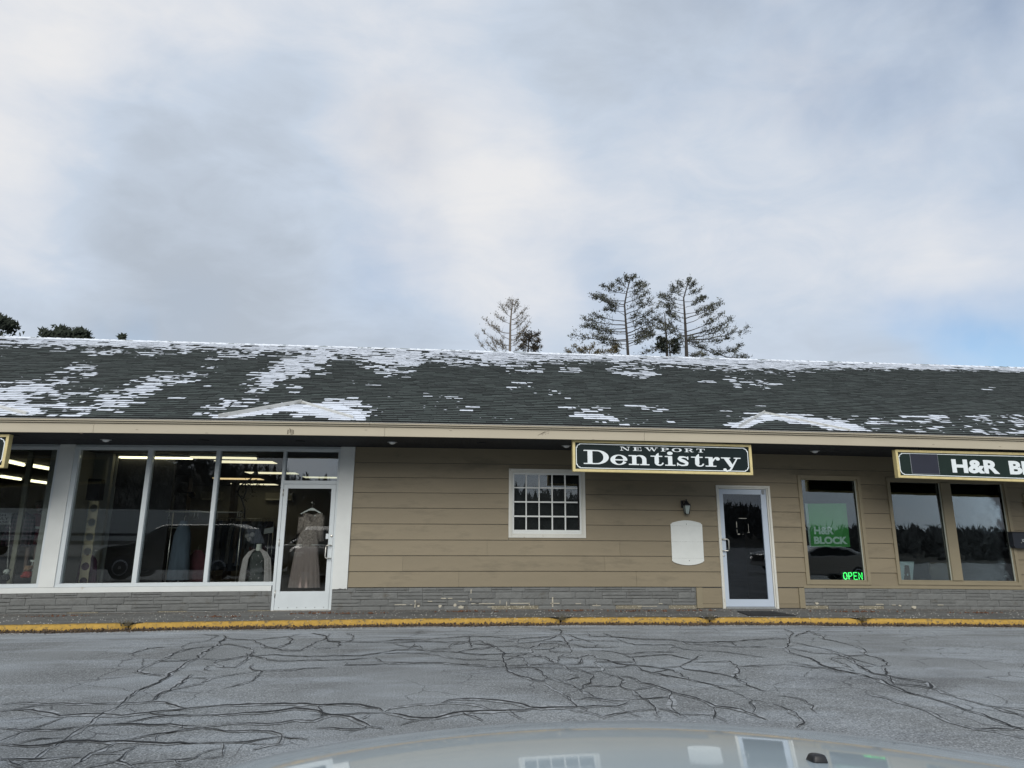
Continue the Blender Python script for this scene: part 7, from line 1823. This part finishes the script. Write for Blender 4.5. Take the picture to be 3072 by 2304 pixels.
tree('larch_tree', [(318,700),(320,600),(322,480),(330,380),(342,290)],
 [((338,340),(325,300)),((336,350),(372,305)),((334,380),(300,320)),((332,400),(380,330)),((330,420),(245,345)),((328,440),(432,360)),((326,470),(208,395)),((326,480),(410,420)),((324,520),(440,425)),((322,540),(135,405)),((322,560),(468,445)),((322,590),(180,480)),
  ((322,600),(440,500)),((320,630),(128,520)),((320,640),(420,560)),((320,660),(220,600)),((250,690),(150,610)),((150,668),(72,556)),((320,680),(430,610)),((240,680),(180,560)),((300,690),(250,600)),((322,620),(400,540))],
 'slender bare larch, palest and leftmost of the tall trees over the middle of the roof', PG, m_bark2, m_ndl2, 2, .12, seed=7, r0=.09, twig=.8, sag=.25, dens=1.5)
tree('young_maple', [(450,700),(455,640),(460,560)], [((450,680),(420,600)),((452,660),(432,545)),((455,650),(470,535)),((455,640),(520,545)),((455,660),(532,600)),((452,680),(500,640)),((452,690),(535,650)),((452,670),(410,650))],
 'small bushy tree with brown leaves close right of the bare larch', PG, m_bark, mat('brown_clinging_leaves', (.06, .05, .035), .9, .4, 3), 7, .17, seed=9, r0=.07, dens=1.1)
tree('dead_pine', [(1478,715),(1474,600),(1466,480),(1460,395)], [((1466,480),(1420,450)),((1468,500),(1510,460)),((1468,520),(1400,500)),((1470,540),(1340,560)),((1474,560),(1540,520)),((1474,600),(1260,700)),((1474,620),(1380,680)),((1474,600),(1430,570)),((1476,640),(1540,590)),((1476,670),(1560,700)),((1470,640),(1300,700)),((1476,650),(1420,600))],
 'thin half dead pine between the two tall pines', PG, m_bark, m_ndl, 2, .15, seed=11, r0=.10, dens=.9)
tree('young_pine', [(1500,715),(1498,660),(1492,600)], [((1492,620),(1430,590)),((1494,630),(1540,600)),((1496,650),(1420,630)),((1496,650),(1555,640)),((1498,670),(1450,665)),((1498,680),(1540,670))], 'low dark pine tuft at the foot of the thin dead pine', PG, m_bark, m_evg, 12, .18, seed=12, r0=.06)
tree('young_pine', [(900,720),(905,690),(910,650)], [((905,690),(870,660)),((905,680),(930,640)),((905,700),(830,665)),((905,700),(975,670)),((905,710),(780,650)),((905,710),(730,675)),((905,712),(1020,690)),((1000,712),(1095,650)),((1060,715),(1110,670))], 'low ochre brush just showing over the ridge left of the fuller pine', PG, m_bark2, m_ndl2, 6, .15, seed=13, r0=.05, dens=1.0)
# crowns that only just clear the ridge on the left
def low(px0, px1, pyt, lab, seed, nm='evergreen_tree', n=750):
    rr = random.Random(seed); pc = (px0+px1)/2; y = 26.0; B = tp_(pc, pyt+60, y); o = thing(nm, (B.x, y, ROAD), lab, 'tree', PG)
    MB().tube([(B.x, y, ROAD), tuple(tp_(pc, pyt+6, y))], [.25, .03], 8).build('trunk', m_bark, parent=o, bowed=False); nd = MB()
    hw_ = (px1-px0)/2*(y+12.4)/FPX; top = tp_(pc, pyt, y)
    lobes = [(rr.uniform(-.8, .8), rr.uniform(0, .6), rr.uniform(.14, .34)) for _ in range(11)]+[(0, .1, .45)]
    for i in range(n):
        lx_, lz_, lr = rr.choice(lobes); a = rr.uniform(0, 6.28); q = rr.random()**.5*lr
        c = Vector((top.x+hw_*(lx_+q*math.cos(a)), y+rr.gauss(0, hw_*.4), top.z-hw_*(.28+lz_*abs(lx_)*1.2+.25*lx_*lx_)+hw_*q*math.sin(a)*.75)); l = rr.uniform(.12, .34)
        b = rr.uniform(0, 6.28); d = Vector((math.cos(b), rr.uniform(-.5, .5), abs(math.sin(b))))*l; e_ = Vector((-d.z, 0, d.x))*.3
        nd.add([c-e_, c+e_, c+d], [(0, 1, 2)])
    for i in range(int(n*.8)):
        c = Vector((top.x+rr.gauss(0, hw_*.5), y+rr.gauss(0, hw_*.4), top.z-hw_*rr.uniform(.6, 2.0))); l = rr.uniform(.1, .25); b = rr.uniform(0, 6.28); d = Vector((math.cos(b), 0, math.sin(b)))*l; e_ = Vector((-d.z, 0, d.x))*.35
        nd.add([c-e_, c+e_, c+d], [(0, 1, 2)])
    nd.build('crown', m_evg, parent=o, bowed=False, kind='stuff')
low(-70, 44, 946, 'dark evergreen crown cut by the left edge of the view', 41)
low(142, 226, 986, 'rounded dark evergreen top above the left part of the ridge, wider one', 42); low(214, 278, 992, 'narrower dark evergreen top touching the right side of the wider one', 43, n=520); low(362, 377, 1009, 'tiny evergreen tip alone on the left part of the ridge', 44, n=60)
